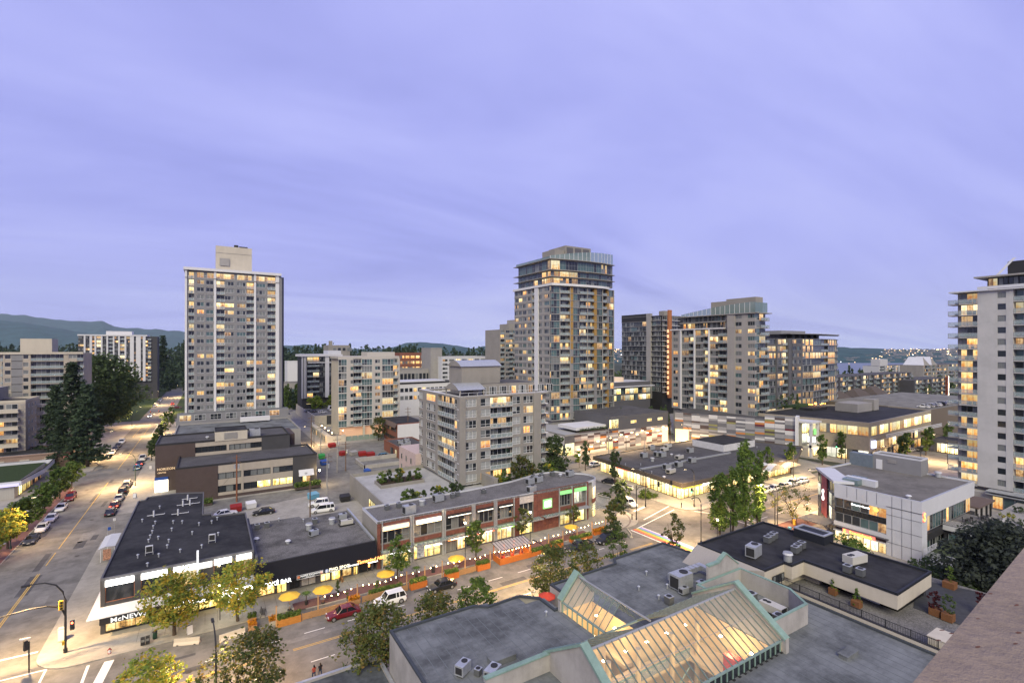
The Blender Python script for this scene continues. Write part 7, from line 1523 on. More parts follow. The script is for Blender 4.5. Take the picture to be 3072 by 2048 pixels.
def car_meshes(kind, hl, tl):
    key = (kind, hl, tl)
    if key in CARM: return CARM[key]
    L, Wd, bz, rz_, (fb, ft, rt, rb), wr = KIND[kind]; hw = Wd / 2; PH = paint('base', (.5, .5, .5))
    b = MB(); xs = [L / 2, L / 2 - .1, L / 2 - .45, fb + .05, .2, rb + .1, -L / 2 + .35, -L / 2 + .06, -L / 2]
    tops = [.55, .68, bz - .16, bz - .02, bz, bz, bz - (.03 if kind != 'pickup' else .0), bz - .12, .6]; wd = [.72, .86, .96, 1, 1, 1, .97, .9, .8]; lo = [.32, .24, .2, .2, .2, .2, .22, .28, .36]
    rows = []
    for x, t, w_, l in zip(xs, tops, wd, lo):
        y = hw * w_; rows.append([(x, -y * .92, l), (x, -y, l + .18), (x, -y, (l + t) / 2 + .05), (x, -y * .97, t - .07), (x, -y * .86, t), (x, y * .86, t), (x, y * .97, t - .07), (x, y, (l + t) / 2 + .05), (x, y, l + .18), (x, y * .92, l)])
    for i in range(len(rows) - 1):
        for j in range(10):
            k = (j + 1) % 10; b.face([rows[i][j], rows[i + 1][j], rows[i + 1][k], rows[i][k]][::-1], PH)
    b.face(rows[0], PH); b.face(rows[-1][::-1], PH)
    if kind == 'pickup':
        b.box(-L / 2 + .15, -hw * .8, bz + .0, rb - .1, hw * .8, bz + .012, frame_d); 
        for s_ in (-1, 1): b.box(-L / 2 + .1, s_ * hw * .95, bz, rb, s_ * hw * .8, bz + .13, PH)
        b.box(-L / 2 + .02, -hw * .8, bz, -L / 2 + .12, hw * .8, bz + .13, PH)
    body = b.mesh('body')
    g_ = MB(); gw, tw = hw * .9, hw * .72
    P0 = [(fb, -gw, bz - .02), (ft, -tw, rz_ - .06), (rt, -tw, rz_ - .06), (rb, -gw, bz - .02)]; P1 = [(x, -y, z) for x, y, z in P0]
    g_.face(P0, car_glass); g_.face(P1[::-1], car_glass); g_.face([P0[0], P1[0], P1[1], P0[1]], car_glass); g_.face([P0[3], P0[2], P1[2], P1[3]], car_glass)
    glass = g_.mesh('glasshouse')
    r_ = MB(); e = .07; r_.face([(ft + .02, -tw, rz_ - .05), (ft - .1, -tw + .1, rz_), (rt + .1, -tw + .1, rz_), (rt - .02, -tw, rz_ - .05)][::-1], PH); r_.face([(ft + .02, tw, rz_ - .05), (ft - .1, tw - .1, rz_), (rt + .1, tw - .1, rz_), (rt - .02, tw, rz_ - .05)], PH)
    r_.face([(ft - .1, -tw + .1, rz_), (ft - .1, tw - .1, rz_), (rt + .1, tw - .1, rz_), (rt + .1, -tw + .1, rz_)], PH); r_.face([(ft + .02, -tw, rz_ - .05), (ft + .02, tw, rz_ - .05), (ft - .1, tw - .1, rz_), (ft - .1, -tw + .1, rz_)], PH); r_.face([(rt - .02, -tw, rz_ - .05), (rt + .1, -tw + .1, rz_), (rt + .1, tw - .1, rz_), (rt - .02, tw, rz_ - .05)], PH)
    def bar(a, c, w_=.05): r_.tube([a, c], w_, PH, 4)
    for s_ in (-1, 1):
        bar((fb, s_ * gw, bz), (ft, s_ * tw, rz_ - .05)); bar((rb, s_ * gw, bz), (rt, s_ * tw, rz_ - .05), .07); bar(((ft + rt) / 2, s_ * gw, bz), ((ft + rt) / 2, s_ * tw, rz_ - .05)); bar((ft, s_ * tw, rz_ - .04), (rt, s_ * tw, rz_ - .04), .04)
        if kind in ('suv', 'van', 'cargo'): bar((rt + .7, s_ * (gw - .01), bz), (rt + .75, s_ * tw, rz_ - .05), .07 if kind != 'cargo' else .3)
    if kind == 'cargo': 
        for s_ in (-1, 1): r_.face([(.6, s_ * gw * 1.01, bz - .02), (.6, s_ * tw * 1.02, rz_ - .05), (rt, s_ * tw * 1.02, rz_ - .05), (rb, s_ * gw * 1.01, bz - .02)], PH)
    roof = r_.mesh('roof_frame')
    w_ = MB(); w_.cyl(0, 0, -.12, .12, wr, tyre, 16); w_.xf(lambda x, y, z: (x, z, y)); wm = w_.mesh('wheel'); m_ = MB(); m_.cyl(0, 0, -.13, .13, wr * .62, rimm, 10); m_.xf(lambda x, y, z: (x, z, y)); rm = m_.mesh('rim')
    h_ = MB(); h_.box(-.12, -.2, -.07, .03, .2, .07, headon if hl else headoff); hm_ = h_.mesh('headlight'); t_ = MB(); t_.box(-.03, -.17, -.09, .05, .17, .09, tailon if tl else tailoff); tm = t_.mesh('tail_light')
    n_ = MB(); n_.box(-.01, -.22, -.06, .01, .22, .06, plate); nm = n_.mesh('number_plate')
    mr_ = MB(); mr_.box(-.06, -.1, -.06, .06, .1, .06, PH); mm_ = mr_.mesh('mirror')
    CARM[key] = (body, glass, roof, wm, rm, hm_, tm, nm, mm_); return CARM[key]
def car(kind, col, x, y, heading, label, group=None, hl=False, tl=False, z=0.0, name=None):
    nm = name or {'pickup': 'pickup_truck', 'van': 'minivan', 'cargo': 'cargo_van'}.get(kind, 'parked_car')
    cat = {'pickup': 'pickup', 'van': 'van', 'cargo': 'van'}.get(kind, 'car')
    t = thing(nm, label, cat, (x, y, z), R(heading), group); body, glass, roof, wm, rm, hm_, tm, npl, mmr = car_meshes(kind, hl, tl); L, Wd, bz, rz_, g_, wr = KIND[kind]; pm = paint(col, PC[col])
    def pp(n_, d, loc=(0, 0, 0), par=None):
        o = link(n_, d, par or t, loc)
        if d in (body, roof, mmr): 
            o.material_slots[0].link = 'OBJECT'; o.material_slots[0].material = pm
        return o
    pp('body', body); pp('glasshouse', glass); pp('roof', roof)
    for sx in (L / 2 - .85, -L / 2 + .9):
        for sy in (-1, 1):
            w_ = pp('wheel', wm, (sx, sy * (Wd / 2 - .08), wr)); pp('rim', rm, (0, 0, 0), w_)
    for sy in (-1, 1): pp('headlight', hm_, (L / 2 - .1, sy * Wd * .34, .64)); pp('tail_light', tm, (-L / 2 + .04, sy * Wd * .36, bz - .2)); pp('mirror', mmr, (g_[0] - .25, sy * Wd * .53, bz + .06))
    pp('number_plate', npl, (-L / 2 - .01, 0, .6)); pp('number_plate', npl, (L / 2 + .01, 0, .42))
    return t
G1 = 'cars parked along the left kerb of the uphill street'; G2 = 'cars parked along the right kerb of the uphill street'; G3 = 'cars parked beside the patio'
for k, c, y, lb in (('sedan', 'navy', 131.2, 'dark navy parked sedan, nearest of the left kerb row'), ('hatch', 'white', 138.2, 'white parked hatchback behind the navy sedan'), ('sedan', 'white', 145.2, 'white sedan with dark windscreen, third in the left kerb row'), ('sedan', 'white', 153.6, 'clean white sedan in front of the dark red car'), ('suv', 'darkred', 162.6, 'dark red parked car, last before the side street')):
    car(k, c, -29.5, y, -90, lb, G1)
for k, c, y, lb, h in (('sedan', 'grey', 216.5, 'grey car with headlamps on pulling out at the left kerb', True), ('sedan', 'white', 224.5, 'white car right behind the one with headlamps on', False), ('sedan', 'navy', 231.5, 'dark car between two others on the far left kerb', False), ('hatch', 'black', 238.5, 'black hatchback before the last white car on the left kerb', False), ('suv', 'white', 247.5, 'white car at the far end of the left kerb group', False)):
    car(k, c, -29.5, y, -90, lb, G1, hl=h)
for k, c, y, lb, tl in (('sedan', 'black', 143.5, 'black parked car nearest the camera on the right kerb', False), ('hatch', 'red', 149.6, 'red car with brake lights glowing on the right kerb', True), ('sedan', 'silver', 156.2, 'pale silver sedan between the red and black cars', False), ('suv', 'black', 163.2, 'black car behind the silver sedan on the right kerb', False), ('suv', 'silver', 170.0, 'silver wagon at the lamp post on the right kerb', False), ('hatch', 'blue', 192.2, 'light blue hatchback on the right kerb', False), ('sedan', 'black', 199.0, 'black car with red tail behind the blue hatchback', True), ('pickup', 'white', 207.5, 'white pickup at the end of the right kerb row', False)):
    car(k, c, -19.1, y, 90, lb, G2, tl=tl)
for i in range(7): car(['hatch', 'sedan', 'suv'][i % 3], ['silver', 'white', 'grey', 'navy', 'white', 'silver', 'grey'][i], -29.6, 388 + i * 8.5, -90, '%s parked car, %s of the distant row before the traffic light' % (['silver', 'white', 'grey', 'navy', 'white', 'silver', 'grey'][i], ORD[i]), 'distant parked cars on the uphill street')
car('sedan', 'white', -27.5, 333, -90, 'oncoming white car with bright headlamps far up the street', hl=True, name='moving_car')
car('suv', 'bright red', -20.5, 395, 90, 'red car with tail lights stopped at the distant traffic light', tl=True, name='moving_car')
car('sedan', 'darkred', -17.0, 372, 0, 'dark red car turning at the distant crossroads', tl=True, name='moving_car')
for k, c, x, lb in (('sedan', 'red', 16.2, 'dark red sedan beside the slatted patio fence'), ('suv', 'white', 22.9, 'large white car half hidden by the green tree'), ('sedan', 'black', 31.2, 'glossy black sedan beside the orange planters'), ('sedan', 'grey', 52.6, 'dark grey sedan right of the parklet shelter'), ('pickup', 'black', 59.2, 'black pickup with string lights reflected, beside the patio'), ('suv', 'black', 66.0, 'black car next to the plaza end of the patio')):
    car(k, c, x, 71.8 + (.3 if x > 50 else 0), 180, lb, G3)
car('sedan', 'black', *W(1830, 1450), -70, 'black sedan parked in front of the white pickup by the corner store', 'cars by the corner store'); car('pickup', 'white', *W(1868, 1466), 110, 'white pickup parked behind the black sedan at the corner store', 'cars by the corner store')
car('suv', 'white', 86.2, 86.0, -98, 'white car waiting at the stop line by the plaza', tl=True, name='moving_car'); car('sedan', 'white', *W(1786, 1397), 0, 'white sedan parked in the side lot beyond the corner store')
for i, (x, k) in enumerate(((123.0, 'suv'), (127.6, 'hatch'), (132.4, 'sedan'), (137.2, 'suv'), (142.2, 'sedan'))): car(k, ['white', 'white', 'cream', 'white', 'white'][i], x, 74.9, 180, '%s car, %s from the left in the row below the vaulted canopy' % (['white', 'white', 'cream', 'white', 'white'][i], ORD[i]), 'row of pale cars by the corner store')
car('sedan', 'black', 10.6, 125.0, 176, 'glossy black sedan in the small car park behind the shops', z=.12); car('suv', 'white', 22.4, 124.6, 172, 'white car behind the white minivan in the car park', z=.12); car('van', 'white', 22.4, 119.6, 175, 'white minivan in the small car park', z=.12); car('sedan', 'white', 3.2, 128.2, 10, 'white car mostly hidden behind the black roof', z=.12)
for i, (px, py, c) in enumerate([(925, 1235, 'grey'), (942, 1233, 'navy'), (968, 1237, 'white'), (1000, 1233, 'silver'), (1008, 1226, 'black'), (990, 1228, 'white')]):
    x, y = W(px, py, 5.0); car('cargo' if i == 5 else 'hatch', c, x, y, 90 if i % 2 else 20, '%s %s, %s on the rooftop car park' % (c, 'van' if i == 5 else 'car', ORD[i]), 'cars on the rooftop car park', z=4.65)
car('hatch', 'blue', *W(1145, 1372), 190, 'bright blue car parked outside the brick workshop')
car('cargo', 'white', *W(2052, 1338), 10, 'white box van parked at the orange-lit loading entrance')
for i in range(9): car(['hatch', 'suv', 'sedan'][i % 3], ['white', 'silver', 'grey', 'white', 'black', 'silver', 'white', 'grey', 'white'][i], 252 + i * 4.2, 84, 90, '%s car, %s on top of the brown rooftop garage' % (['white', 'silver', 'grey', 'white', 'black', 'silver', 'white', 'grey', 'white'][i], ORD[i]), 'cars on the rooftop garage', z=13.02)
for i, (px, py, c, tl) in enumerate([(2823, 1335, 'bright red', True), (2840, 1330, 'bright red', True), (2760, 1352, 'black', False), (2728, 1354, 'silver', False), (2712, 1356, 'white', False)]):
    x, y = W(px, py); car('sedan', c, x, y, 170, '%s car, %s of the distant cars left of the white tower' % (c, ORD[i]), 'distant cars left of the white tower', tl=tl)

# ============================================================ LAMPS AND SIGNALS
lampw = emit('lamp lens', (1, .78, .45), 14, False)
def lamp_light(parent, loc, energy, col=(1, .65, .30), size=.6, spread=R(160), kind='AREA'):
    l = bpy.data.lights.new('lamp_light', kind); l.energy = energy * (3.0 if kind == 'AREA' else 1.8); l.color = col
    if kind == 'AREA': l.shape = 'DISK'; l.size = size; l.spread = spread
    else: l.shadow_soft_size = .12
    o = bpy.data.objects.new('lamp_light', l); C.objects.link(o); o.parent = parent; o.location = loc; return o
def street_lamp(x, y, ang, label, h=9.3, arm=2.6, energy=2300, group='curved-arm street lamps', m=None, z=.12, lit=False, col=(1, .65, .30)):
    m = m or frame_d; t = thing('street_lamp', label, 'street lamp', (x, y, z), R(ang), group)
    q = MB(); q.cyl(0, 0, 0, .5, .17, m, 8); q.tube([(0, 0, .4), (0, 0, h - arm * .75)] + [(arm * (1 - math.cos(a)) * .95, 0, h - arm * .75 + arm * .75 * math.sin(a)) for a in (R(20), R(42), R(62), R(80))] + [(arm * 1.15, 0, h + .02)], .095, m, 7, .06); link('pole', q.mesh('pole'), t)
    q = MB(); q.box(arm * 1.1, -.13, h - .1, arm * 1.1 + .75, .13, h + .06, m); hd = link('lamp_head', q.mesh('lamp_head'), t)
    q = MB(); q.box(arm * 1.1 + .08, -.1, h - .13, arm * 1.1 + .68, .1, h - .1, lampw if energy else headoff); link('lens', q.mesh('lens'), hd)
    if energy: lamp_light(t, (arm * 1.1 + .4, 0, h - .2), energy, col)
    return t
greenpole = mat('green lamp post', (.04, .06, .05), .5)
for x, y, a, lb, e in ((-17.2, 168.9, 180, 'tall curved lamp post beside the silver wagon', 2600), (-31.8, 216.6, 0, 'straight-sided lamp post by the corner of the brick shop', 2600), (-31.8, 128.3, 0, 'lamp post among the left pavement trees', 500), (-17.0, 262, 180, 'lamp post above the slim trees on the right pavement', 2800), (-31.4, 296, 0, 'lamp post under the huge round tree', 2600), (-17, 345, 180, 'distant lamp post past the traffic light', 2400), (-31.4, 395, 0, 'far lamp post beside the distant parked cars', 2400), (-17, 450, 180, 'farthest lamp post up the street', 2400)):
    street_lamp(x, y, a, lb, energy=e, m=greenpole if y > 90 else None)
for x, y, a, lb, e in ((98.7, 77.2, 180, 'curved lamp post in front of the corner store shopfront', 1300), (88.5, 83.0, 160, 'lamp and signal post at the plaza stop line', 1200), (81.2, 61.9, 190, 'curved black lamp post behind the rainbow crossing', 1300), (143.6, 78.2, 250, 'tall lamp post below the vaulted canopies', 2200), (123.3, 60.6, 160, 'curved lamp post beside the thin bronze tree', 2000), (101.9, 58.8, 150, 'curved lamp post with signal left of the newspaper boxes', 1800), (41.6, 57.0, 100, 'black lamp post rising behind the mall roof', 2000), (0.6, 57.2, 95, 'dark lamp post at the bottom of the view in front of the news shop', 1700), (118, 119.2, 90, 'lamp post on the side street by the coloured panels', 5000), (150, 119.6, 90, 'lamp post at the far end of the side street', 5000), (168, 62, 110, 'lamp post past the bank on the main street', 2600), (205, 62, 110, 'lamp post before the glowing mall', 2600)):
    street_lamp(x, y, a, lb, energy=e)
x, y = W(605, 1100 and 1247); street_lamp(34.2, 200, 180, 'lamp post in the rear lane near the patio lights', energy=1900, h=8)
# corner pole with mast arm, signals
def signal_head(parent, loc, rz, lit=None, name='signal_head'):
    q = MB(); q.box(-.2, -.16, -.55, .2, .16, .55, mat('signal yellow', (.45, .28, .03), .5) if lit == 'y' else frame_d); o = link(name, q.mesh('signal_head'), parent, loc, rz)
    for k, (c, nm) in enumerate((((.1, .9, .35), 'green'), ((1, .6, .05), 'amber'), ((1, .08, .02), 'red'))):
        on = lit == nm; q = MB(); q.cyl(0, 0, 0, .04, .12, emit('signal ' + nm, c, 14, False) if on else frame_d, 10); q.xf(lambda a, b, z: (a, -.16 - z, b)); link('signal_lens', q.mesh('signal_lens'), o, (0, 0, -.35 + k * .35))
    return o
t = thing('signal_lamp_post', 'black curved lamp and signal post with long mast arm at the near left corner', 'signal post', (-15.2, 81.2, .12), R(180))
q = MB(); q.cyl(0, 0, 0, .5, .22, frame_d, 8); q.tube([(0, 0, .4), (0, 0, 6.5), (.25, 0, 7.6), (.9, 0, 8.6), (1.9, 0, 9.1), (3.4, 0, 9.2)], .13, frame_d, 8, .07); link('pole', q.mesh('pole'), t)
q = MB(); q.tube([(0, 0, 4.6), (.4, 0, 5.7), (1.6, .3, 6.3), (3.2, .6, 6.5), (9.5, 1.6, 6.2)], .12, frame_d, 7, .07); link('mast_arm', q.mesh('mast_arm'), t)
q = MB(); q.box(3.2, -.15, 9.05, 4.0, .15, 9.25, frame_d); link('lamp_head', q.mesh('lamp_head'), t); lamp_light(t, (3.6, 0, 9.0), 1500)
signal_head(t, (.35, .35, 6.1), R(200), 'y'); signal_head(t, (-.65, 0, 3.2), R(180), 'red')
q = MB(); q.box(6.6, 1.2, 5.2, 8.0, 1.24, 5.6, greenp); link('street_name_sign', q.mesh('street_name_sign'), t)
q = MB(); q.box(.05, -.14, 1.0, .3, .14, 1.5, mat('signal yellow', (.45, .28, .03))); link('push_button_box', q.mesh('push_button_box'), t)
t = thing('signal_post', 'short post with three-lens signal head seen from behind at the bottom left', 'signal post', (-17.9, 78.5, .12)); q = MB(); q.tube([(0, 0, 0), (0, 0, 3.6)], .08, frame_d); link('pole', q.mesh('pole'), t); signal_head(t, (-.3, 0, 3.2), R(120)); q = MB(); q.box(-.8, -.05, 3.9, .1, .05, 4.05, white); link('street_name_sign', q.mesh('street_name_sign'), t)
def mast(x, y, rz, label, L_, heads, lit, h=5.8, over=True):
    t = thing('signal_mast', label, 'traffic light', (x, y, .12), R(rz), 'traffic lights on mast arms'); q = MB(); q.cyl(0, 0, 0, .4, .16, frame_d, 8); q.tube([(0, 0, .3), (0, 0, h)], .1, frame_d); link('pole', q.mesh('pole'), t)
    q = MB(); q.tube([(0, 0, h - 1.2), (.6, 0, h - .5), (L_, 0, h - .2)], .08, frame_d, 6, .05); link('mast_arm', q.mesh('mast_arm'), t)
    for k in range(heads): signal_head(t, (L_ - .3 - k * 3.4, 0, h - .3), R(90), lit)
    return t
mast(*W(1909, 1560), -12, 'signal post with long arm over the street at the plaza corner', 9.5, 2, None, 7.6)
mast(-17.2, 305, 180, 'distant traffic light with red signal over the uphill street', 8, 2, 'red'); mast(103.0, 60.0, 100, 'signal post beside the newspaper boxes', 2.2, 1, None, 5.4); mast(98.2, 76.8, 200, 'signal post with teal light by the yellow corner', 2, 1, 'green', 4.6)
mast(178, 80, 180, 'traffic light showing green before the glowing mall', 6, 1, 'green', 6.5); mast(196, 66, 100, 'yellow-cased traffic light before the white tower', 5, 2, 'y', 6.5)
def globe(x, y, label, h=3.6, e=160):
    t = thing('globe_lamp', label, 'lamp', (x, y, .12), 0, 'small lit pedestrian lamps'); q = MB(); q.tube([(0, 0, 0), (0, 0, h)], .06, frame_d); link('pole', q.mesh('pole'), t)
    q = MB(); q.cyl(0, 0, h, h + .45, .13, emit('globe glow', (1, .85, .55), 22, False), 10, .26); link('globe', q.mesh('globe'), t); q = MB(); q.cyl(0, 0, h + .45, h + .6, .42, frame_d, 10, .1); link('cap', q.mesh('cap'), t)
    lamp_light(t, (0, 0, h - .15), e, (1, .75, .42), kind='POINT'); return t
globe(85.8, 61.6, 'lit lantern at the foot of the leftmost columnar tree'); globe(98.7, 61.6, 'lit lantern between the columnar trees'); globe(99.5, 121.0, 'bright lantern beside the lime-lit bush at the side street', 3.8, 500)
globe(38.0, 77.2, 'lit lantern in front of the middle of the terracotta block', 7.2, 260); globe(53.5, 80.0, 'lit lantern on a wire before the terracotta block', 5.5, 200); globe(1.3, 79.6, 'bright lantern hanging before the corner shops', 4.6, 300)
x, y = W(1733, 1386); shrub('lit_bush', 'lime-green lamp-lit bush at the side street', x, y, 3.4, 1.6, MATS['leaves with painted lamplight'], 800, .22)
wl_ = thing('wall_floodlight', 'glaring floodlight on the right end of the brown office block', 'floodlight', (25.9, 143.2, 4.2)); q = MB(); q.box(-.15, -.15, -.12, .15, .15, .12, emit('floodlight glare', (1, .72, .35), 60, False)); link('lens', q.mesh('lens'), wl_); q = MB(); q.box(-.6, -.05, -.05, -.15, .2, .05, frame_d); link('bracket', q.mesh('bracket'), wl_); lamp_light(wl_, (.3, -.3, 0), 900, (1, .7, .35), kind='POINT')
# utility poles
for i, (x, y, h, lb) in enumerate([(34.2, 186.6, 11, 'wooden utility pole in the middle of the rear lane'), (33.0, 198.4, 12, 'utility pole second along the rear lane'), (33.1, 154.7, 12, 'grey utility pole before the retaining wall'), (35.8, 155.6, 9, 'utility pole with crossarm right of the lane'), (25.9, 132.8, 10.5, 'grey utility pole at the end of the brown office block'), (19.1, 116.4, 9, 'slim pole in front of the white minivan'), (109.5, 118.5, 12, 'utility pole left of the blue containers'), (139, 118.8, 12, 'utility pole in front of the coloured panels'), (117, 110, 9, 'post rising from the corner store roof'), (68, 190, 14, 'mast behind the taupe mid-rise')]):
    t = thing('utility_pole', lb, 'utility pole', (x, y, .1), 0, 'utility poles'); q = MB(); q.tube([(0, 0, 0), (0, 0, h)], .16, polew if i % 2 else greyw, 7, .11); link('pole', q.mesh('pole'), t)
    if h > 9.5 or i == 3:
        for zz_ in (h - .8, h - 2.1): q = MB(); q.box(-1.2, -.06, zz_, 1.2, .06, zz_ + .12, polew); link('crossarm', q.mesh('crossarm'), t)
        q = MB(); q.cyl(.4, 0, h - 3.6, h - 2.6, .25, galv, 8); link('transformer', q.mesh('transformer'), t)
t = thing('utility_pole', 'reddish wooden utility pole rising from the red bin in front of the office block', 'utility pole', (5.8, 138.3, .12), 0, 'utility poles'); q = MB(); q.tube([(0, 0, 0), (0, 0, 11.5)], .2, mat('reddish pole', (.2, .085, .05), .9), 7, .14); link('pole', q.mesh('pole'), t)
for zz_ in (10.8, 9.6): q = MB(); q.box(-.9, -.06, zz_, .9, .06, zz_ + .12, polew); link('crossarm', q.mesh('crossarm'), t)
for dx_ in (-.4, .4): q = MB(); q.cyl(dx_, .1, 8.2, 9.2, .22, galv, 8); link('transformer', q.mesh('transformer'), t)
q = MB()
for a, b in (((5.8, 138.3, 11.0), (25.9, 132.8, 9.8)), ((25.9, 132.8, 9.8), (33.1, 154.7, 11.5)), ((33.1, 154.7, 11.5), (34.2, 186.6, 10.5)), ((34.2, 186.6, 10.5), (33, 198.4, 11.5)), ((5.8, 138.3, 8), (-3, 134, .3))):
    q.tube([a, tuple((a[i] + b[i]) / 2 - (.5 if i == 2 else 0) for i in range(3)), b], .02, frame_d, 4)
o = struct('overhead_wires', q, 'thing'); tag(o, 'thin dark overhead wires strung between the lane utility poles', 'wires')

# ============================================================ ROOFTOP EQUIPMENT
def hvac(kind, sc_=1.0):
    q = []; 
    def P_(n_, mb): q.append((n_, mb))
    s = sc_
    if kind == 'box':
        b = MB(); b.box(-.7 * s, -.45 * s, .15, .7 * s, .45 * s, 1.05 * s, galv); b.box(-.6 * s, -.3 * s, 0, -.5 * s, .3 * s, .15, frame_d); b.box(.5 * s, -.3 * s, 0, .6 * s, .3 * s, .15, frame_d); P_('casing', b); f_ = MB(); f_.cyl(.25 * s, 0, 1.05 * s, 1.1 * s, .3 * s, frame_d, 12); P_('fan', f_); g_ = MB(); g_.box(-.72 * s, -.35 * s, .3, -.7 * s, .35 * s, .9 * s, frame_d); P_('grille', g_)
    elif kind == 'cond':
        b = MB(); b.box(-.4 * s, -.4 * s, .05, .4 * s, .4 * s, .85 * s, mat('condenser fins', (.09, .095, .1), .6, .3, 20)); b.box(-.42 * s, -.42 * s, .85 * s, .42 * s, .42 * s, .92 * s, galv); P_('casing', b); f_ = MB(); f_.cyl(0, 0, .92 * s, .95 * s, .32 * s, frame_d, 12); P_('fan', f_)
    elif kind == 'rtu':
        b = MB(); b.box(-1.6 * s, -.75 * s, .25, 1.6 * s, .75 * s, 1.35 * s, mat('pale unit metal', (.42, .41, .38), .5, .06)); b.box(-1.3, -.7, 0, 1.3, .7, .25, frame_d); P_('casing', b)
        for xx in (.6, 1.15): f_ = MB(); f_.cyl(xx * s, 0, 1.35 * s, 1.4 * s, .32 * s, frame_d, 12); P_('fan', f_)
        g_ = MB(); g_.box(-1.62 * s, -.5, .4, -1.6 * s, .5, 1.1, frame_d); P_('grille', g_)
    elif kind == 'vent':
        b = MB(); b.cyl(0, 0, 0, .5, .09, galv, 8); P_('pipe', b); f_ = MB(); f_.cyl(0, 0, .5, .6, .2, galv, 8, .1); P_('cap', f_)
    elif kind == 'mush':
        b = MB(); b.cyl(0, 0, 0, .45, .28, galv, 12); P_('collar', b); f_ = MB(); f_.cyl(0, 0, .45, .62, .48, whitep, 12, .3); P_('cap', f_)
    elif kind == 'fan':
        b = MB(); b.cyl(0, 0, 0, .9, .5, galv, 14); P_('housing', b); f_ = MB(); f_.cyl(0, 0, .9, 1.15, .62, whitep, 14, .55, frame_g); P_('cap', f_)
    elif kind == 'split':
        b = MB(); b.box(-.15, -.45, .35, .15, .45, 1.35, whitep); b.box(-.2, -.5, 0, .2, -.42, .35, frame_g); b.box(-.2, .42, 0, .2, .5, .35, frame_g); P_('casing', b); g_ = MB(); g_.box(-.17, -.38, .45, -.15, .38, 1.25, frame_d); P_('grille', g_)
    elif kind == 'pipe':
        b = MB(); b.tube([(0, 0, 0), (0, 0, 1.1)], .14, whitep, 8); P_('riser', b); f_ = MB(); f_.tube([(-1.0, .2, .25), (1.6, 0, .25), (1.6, .5, .25)], .06, whitep, 6); P_('branch', f_)
    return [(n_, mb.mesh(n_)) for n_, mb in q]
HV = {}
nmz = {'box': ('rooftop_unit', 'boxy grey air unit'), 'cond': ('condenser_unit', 'dark square condenser'), 'rtu': ('rooftop_unit', 'large pale rooftop air unit'), 'vent': ('vent_pipe', 'thin capped vent pipe'), 'mush': ('mushroom_vent', 'white mushroom vent'), 'fan': ('exhaust_fan', 'round galvanised exhaust fan'), 'split': ('split_unit', 'upright white split unit'), 'pipe': ('roof_pipe', 'white upright duct with pipe run')}
def roofset(where, group, items, z):
    """items: (kind, x, y, scale, rotation) - labels count them from the left within their kind"""
    for kind in {i[0] for i in items}:
        its = sorted([i for i in items if i[0] == kind], key=lambda i: screen_x(i[1], i[2]))
        for n_, it in enumerate(its):
            k, x, y, s, rz = it; key = (k, s)
            if key not in HV: HV[key] = hvac(k, s)
            lb = '%s%s %s' % (nmz[k][1], (', %s from left' % ORD[n_]) if len(its) > 1 else '', where) if n_ < 24 else nmz[k][1] + ' ' + where
            t = thing(nmz[k][0], lb, 'vent' if k in ('vent', 'mush', 'fan', 'pipe') else 'air unit', (x, y, z), R(rz), group + ', ' + nmz[k][1] + 's')
            for pn, pm in HV[key]: link(pn, pm, t)
s6 = lambda a, b: W(280 + a / 3.337, 1450 + b / 3.337, 7.35)
it = [('vent', *s6(*p), 1, 0) for p in ((445, 745), (655, 735), (542, 830), (740, 645), (755, 590), (870, 690), (1085, 645), (1250, 520), (650, 560), (990, 510), (1185, 400), (890, 400), (785, 475), (800, 400), (620, 405), (600, 450), (590, 500), (570, 545), (553, 590), (665, 250), (1058, 420), (1240, 365), (490, 385))]
it += [('split', *s6(560, 710), 1.0, 90), ('split', *s6(1190, 590), 1.0, 80)] + [('pipe', *s6(*p), 1, 0) for p in ((605, 330), (848, 315), (945, 165), (897, 225), (967, 215))]
roofset('on the black tar roof', 'black roof fittings', it, 7.35)
s7_ = lambda a, b: W(600 + a / 3.484, 1450 + b / 3.484, 5.42)
roofset('on the patched gravel roof of the shop row', 'shop row roof fittings', [('fan', *s7_(1140, 480), 1, 0), ('fan', *s7_(1380, 420), 1, 0), ('box', *s7_(1190, 545), 1.0, 20), ('box', *s7_(1490, 370), 1.0, 0), ('rtu', *s7_(1530, 430), .7, 0), ('mush', *s7_(590, 600), 1, 0), ('mush', *s7_(920, 625), 1, 0), ('cond', *s7_(597, 475), 1, 0), ('cond', *s7_(700, 455), 1, 0), ('cond', *s7_(1200, 415), 1, 0), ('vent', *s7_(1080, 400), 1, 0), ('vent', *s7_(825, 390), 1, 0)], 5.42)
r7_ = lambda a, b: W(1060 + a / 4.356, 1400 + b / 4.356, 8.05); r8_ = lambda a, b: W(1400 + a / 4.48, 1350 + b / 4.48, 8.05)
roofset('on the gravel roof of the terracotta block', 'terracotta block roof fittings', [('cond', *r7_(*p), 1, 0) for p in ((440, 560), (595, 530), (1170, 425), (1298, 405), (1358, 380), (1703, 345))] + [('cond', *r8_(*p), 1.1, 0) for p in ((898, 390), (1008, 370), (1150, 345))] + [('box', *r7_(730, 610), 1.5, 8), ('box', *r7_(1110, 450), 1.4, 8), ('box', *r8_(850, 455), 1.3, 10), ('box', *r8_(965, 430), 1.3, 10), ('box', *r8_(870, 565), 1.3, 10), ('box', *r8_(1385, 350), 1.3, 10), ('fan', *r7_(900, 500), 1, 0), ('mush', *r8_(1260, 350), 1, 0)], 8.05)
p1_ = lambda a, b: W(1600 + a / 4.704, 1230 + b / 4.704, 4.4)
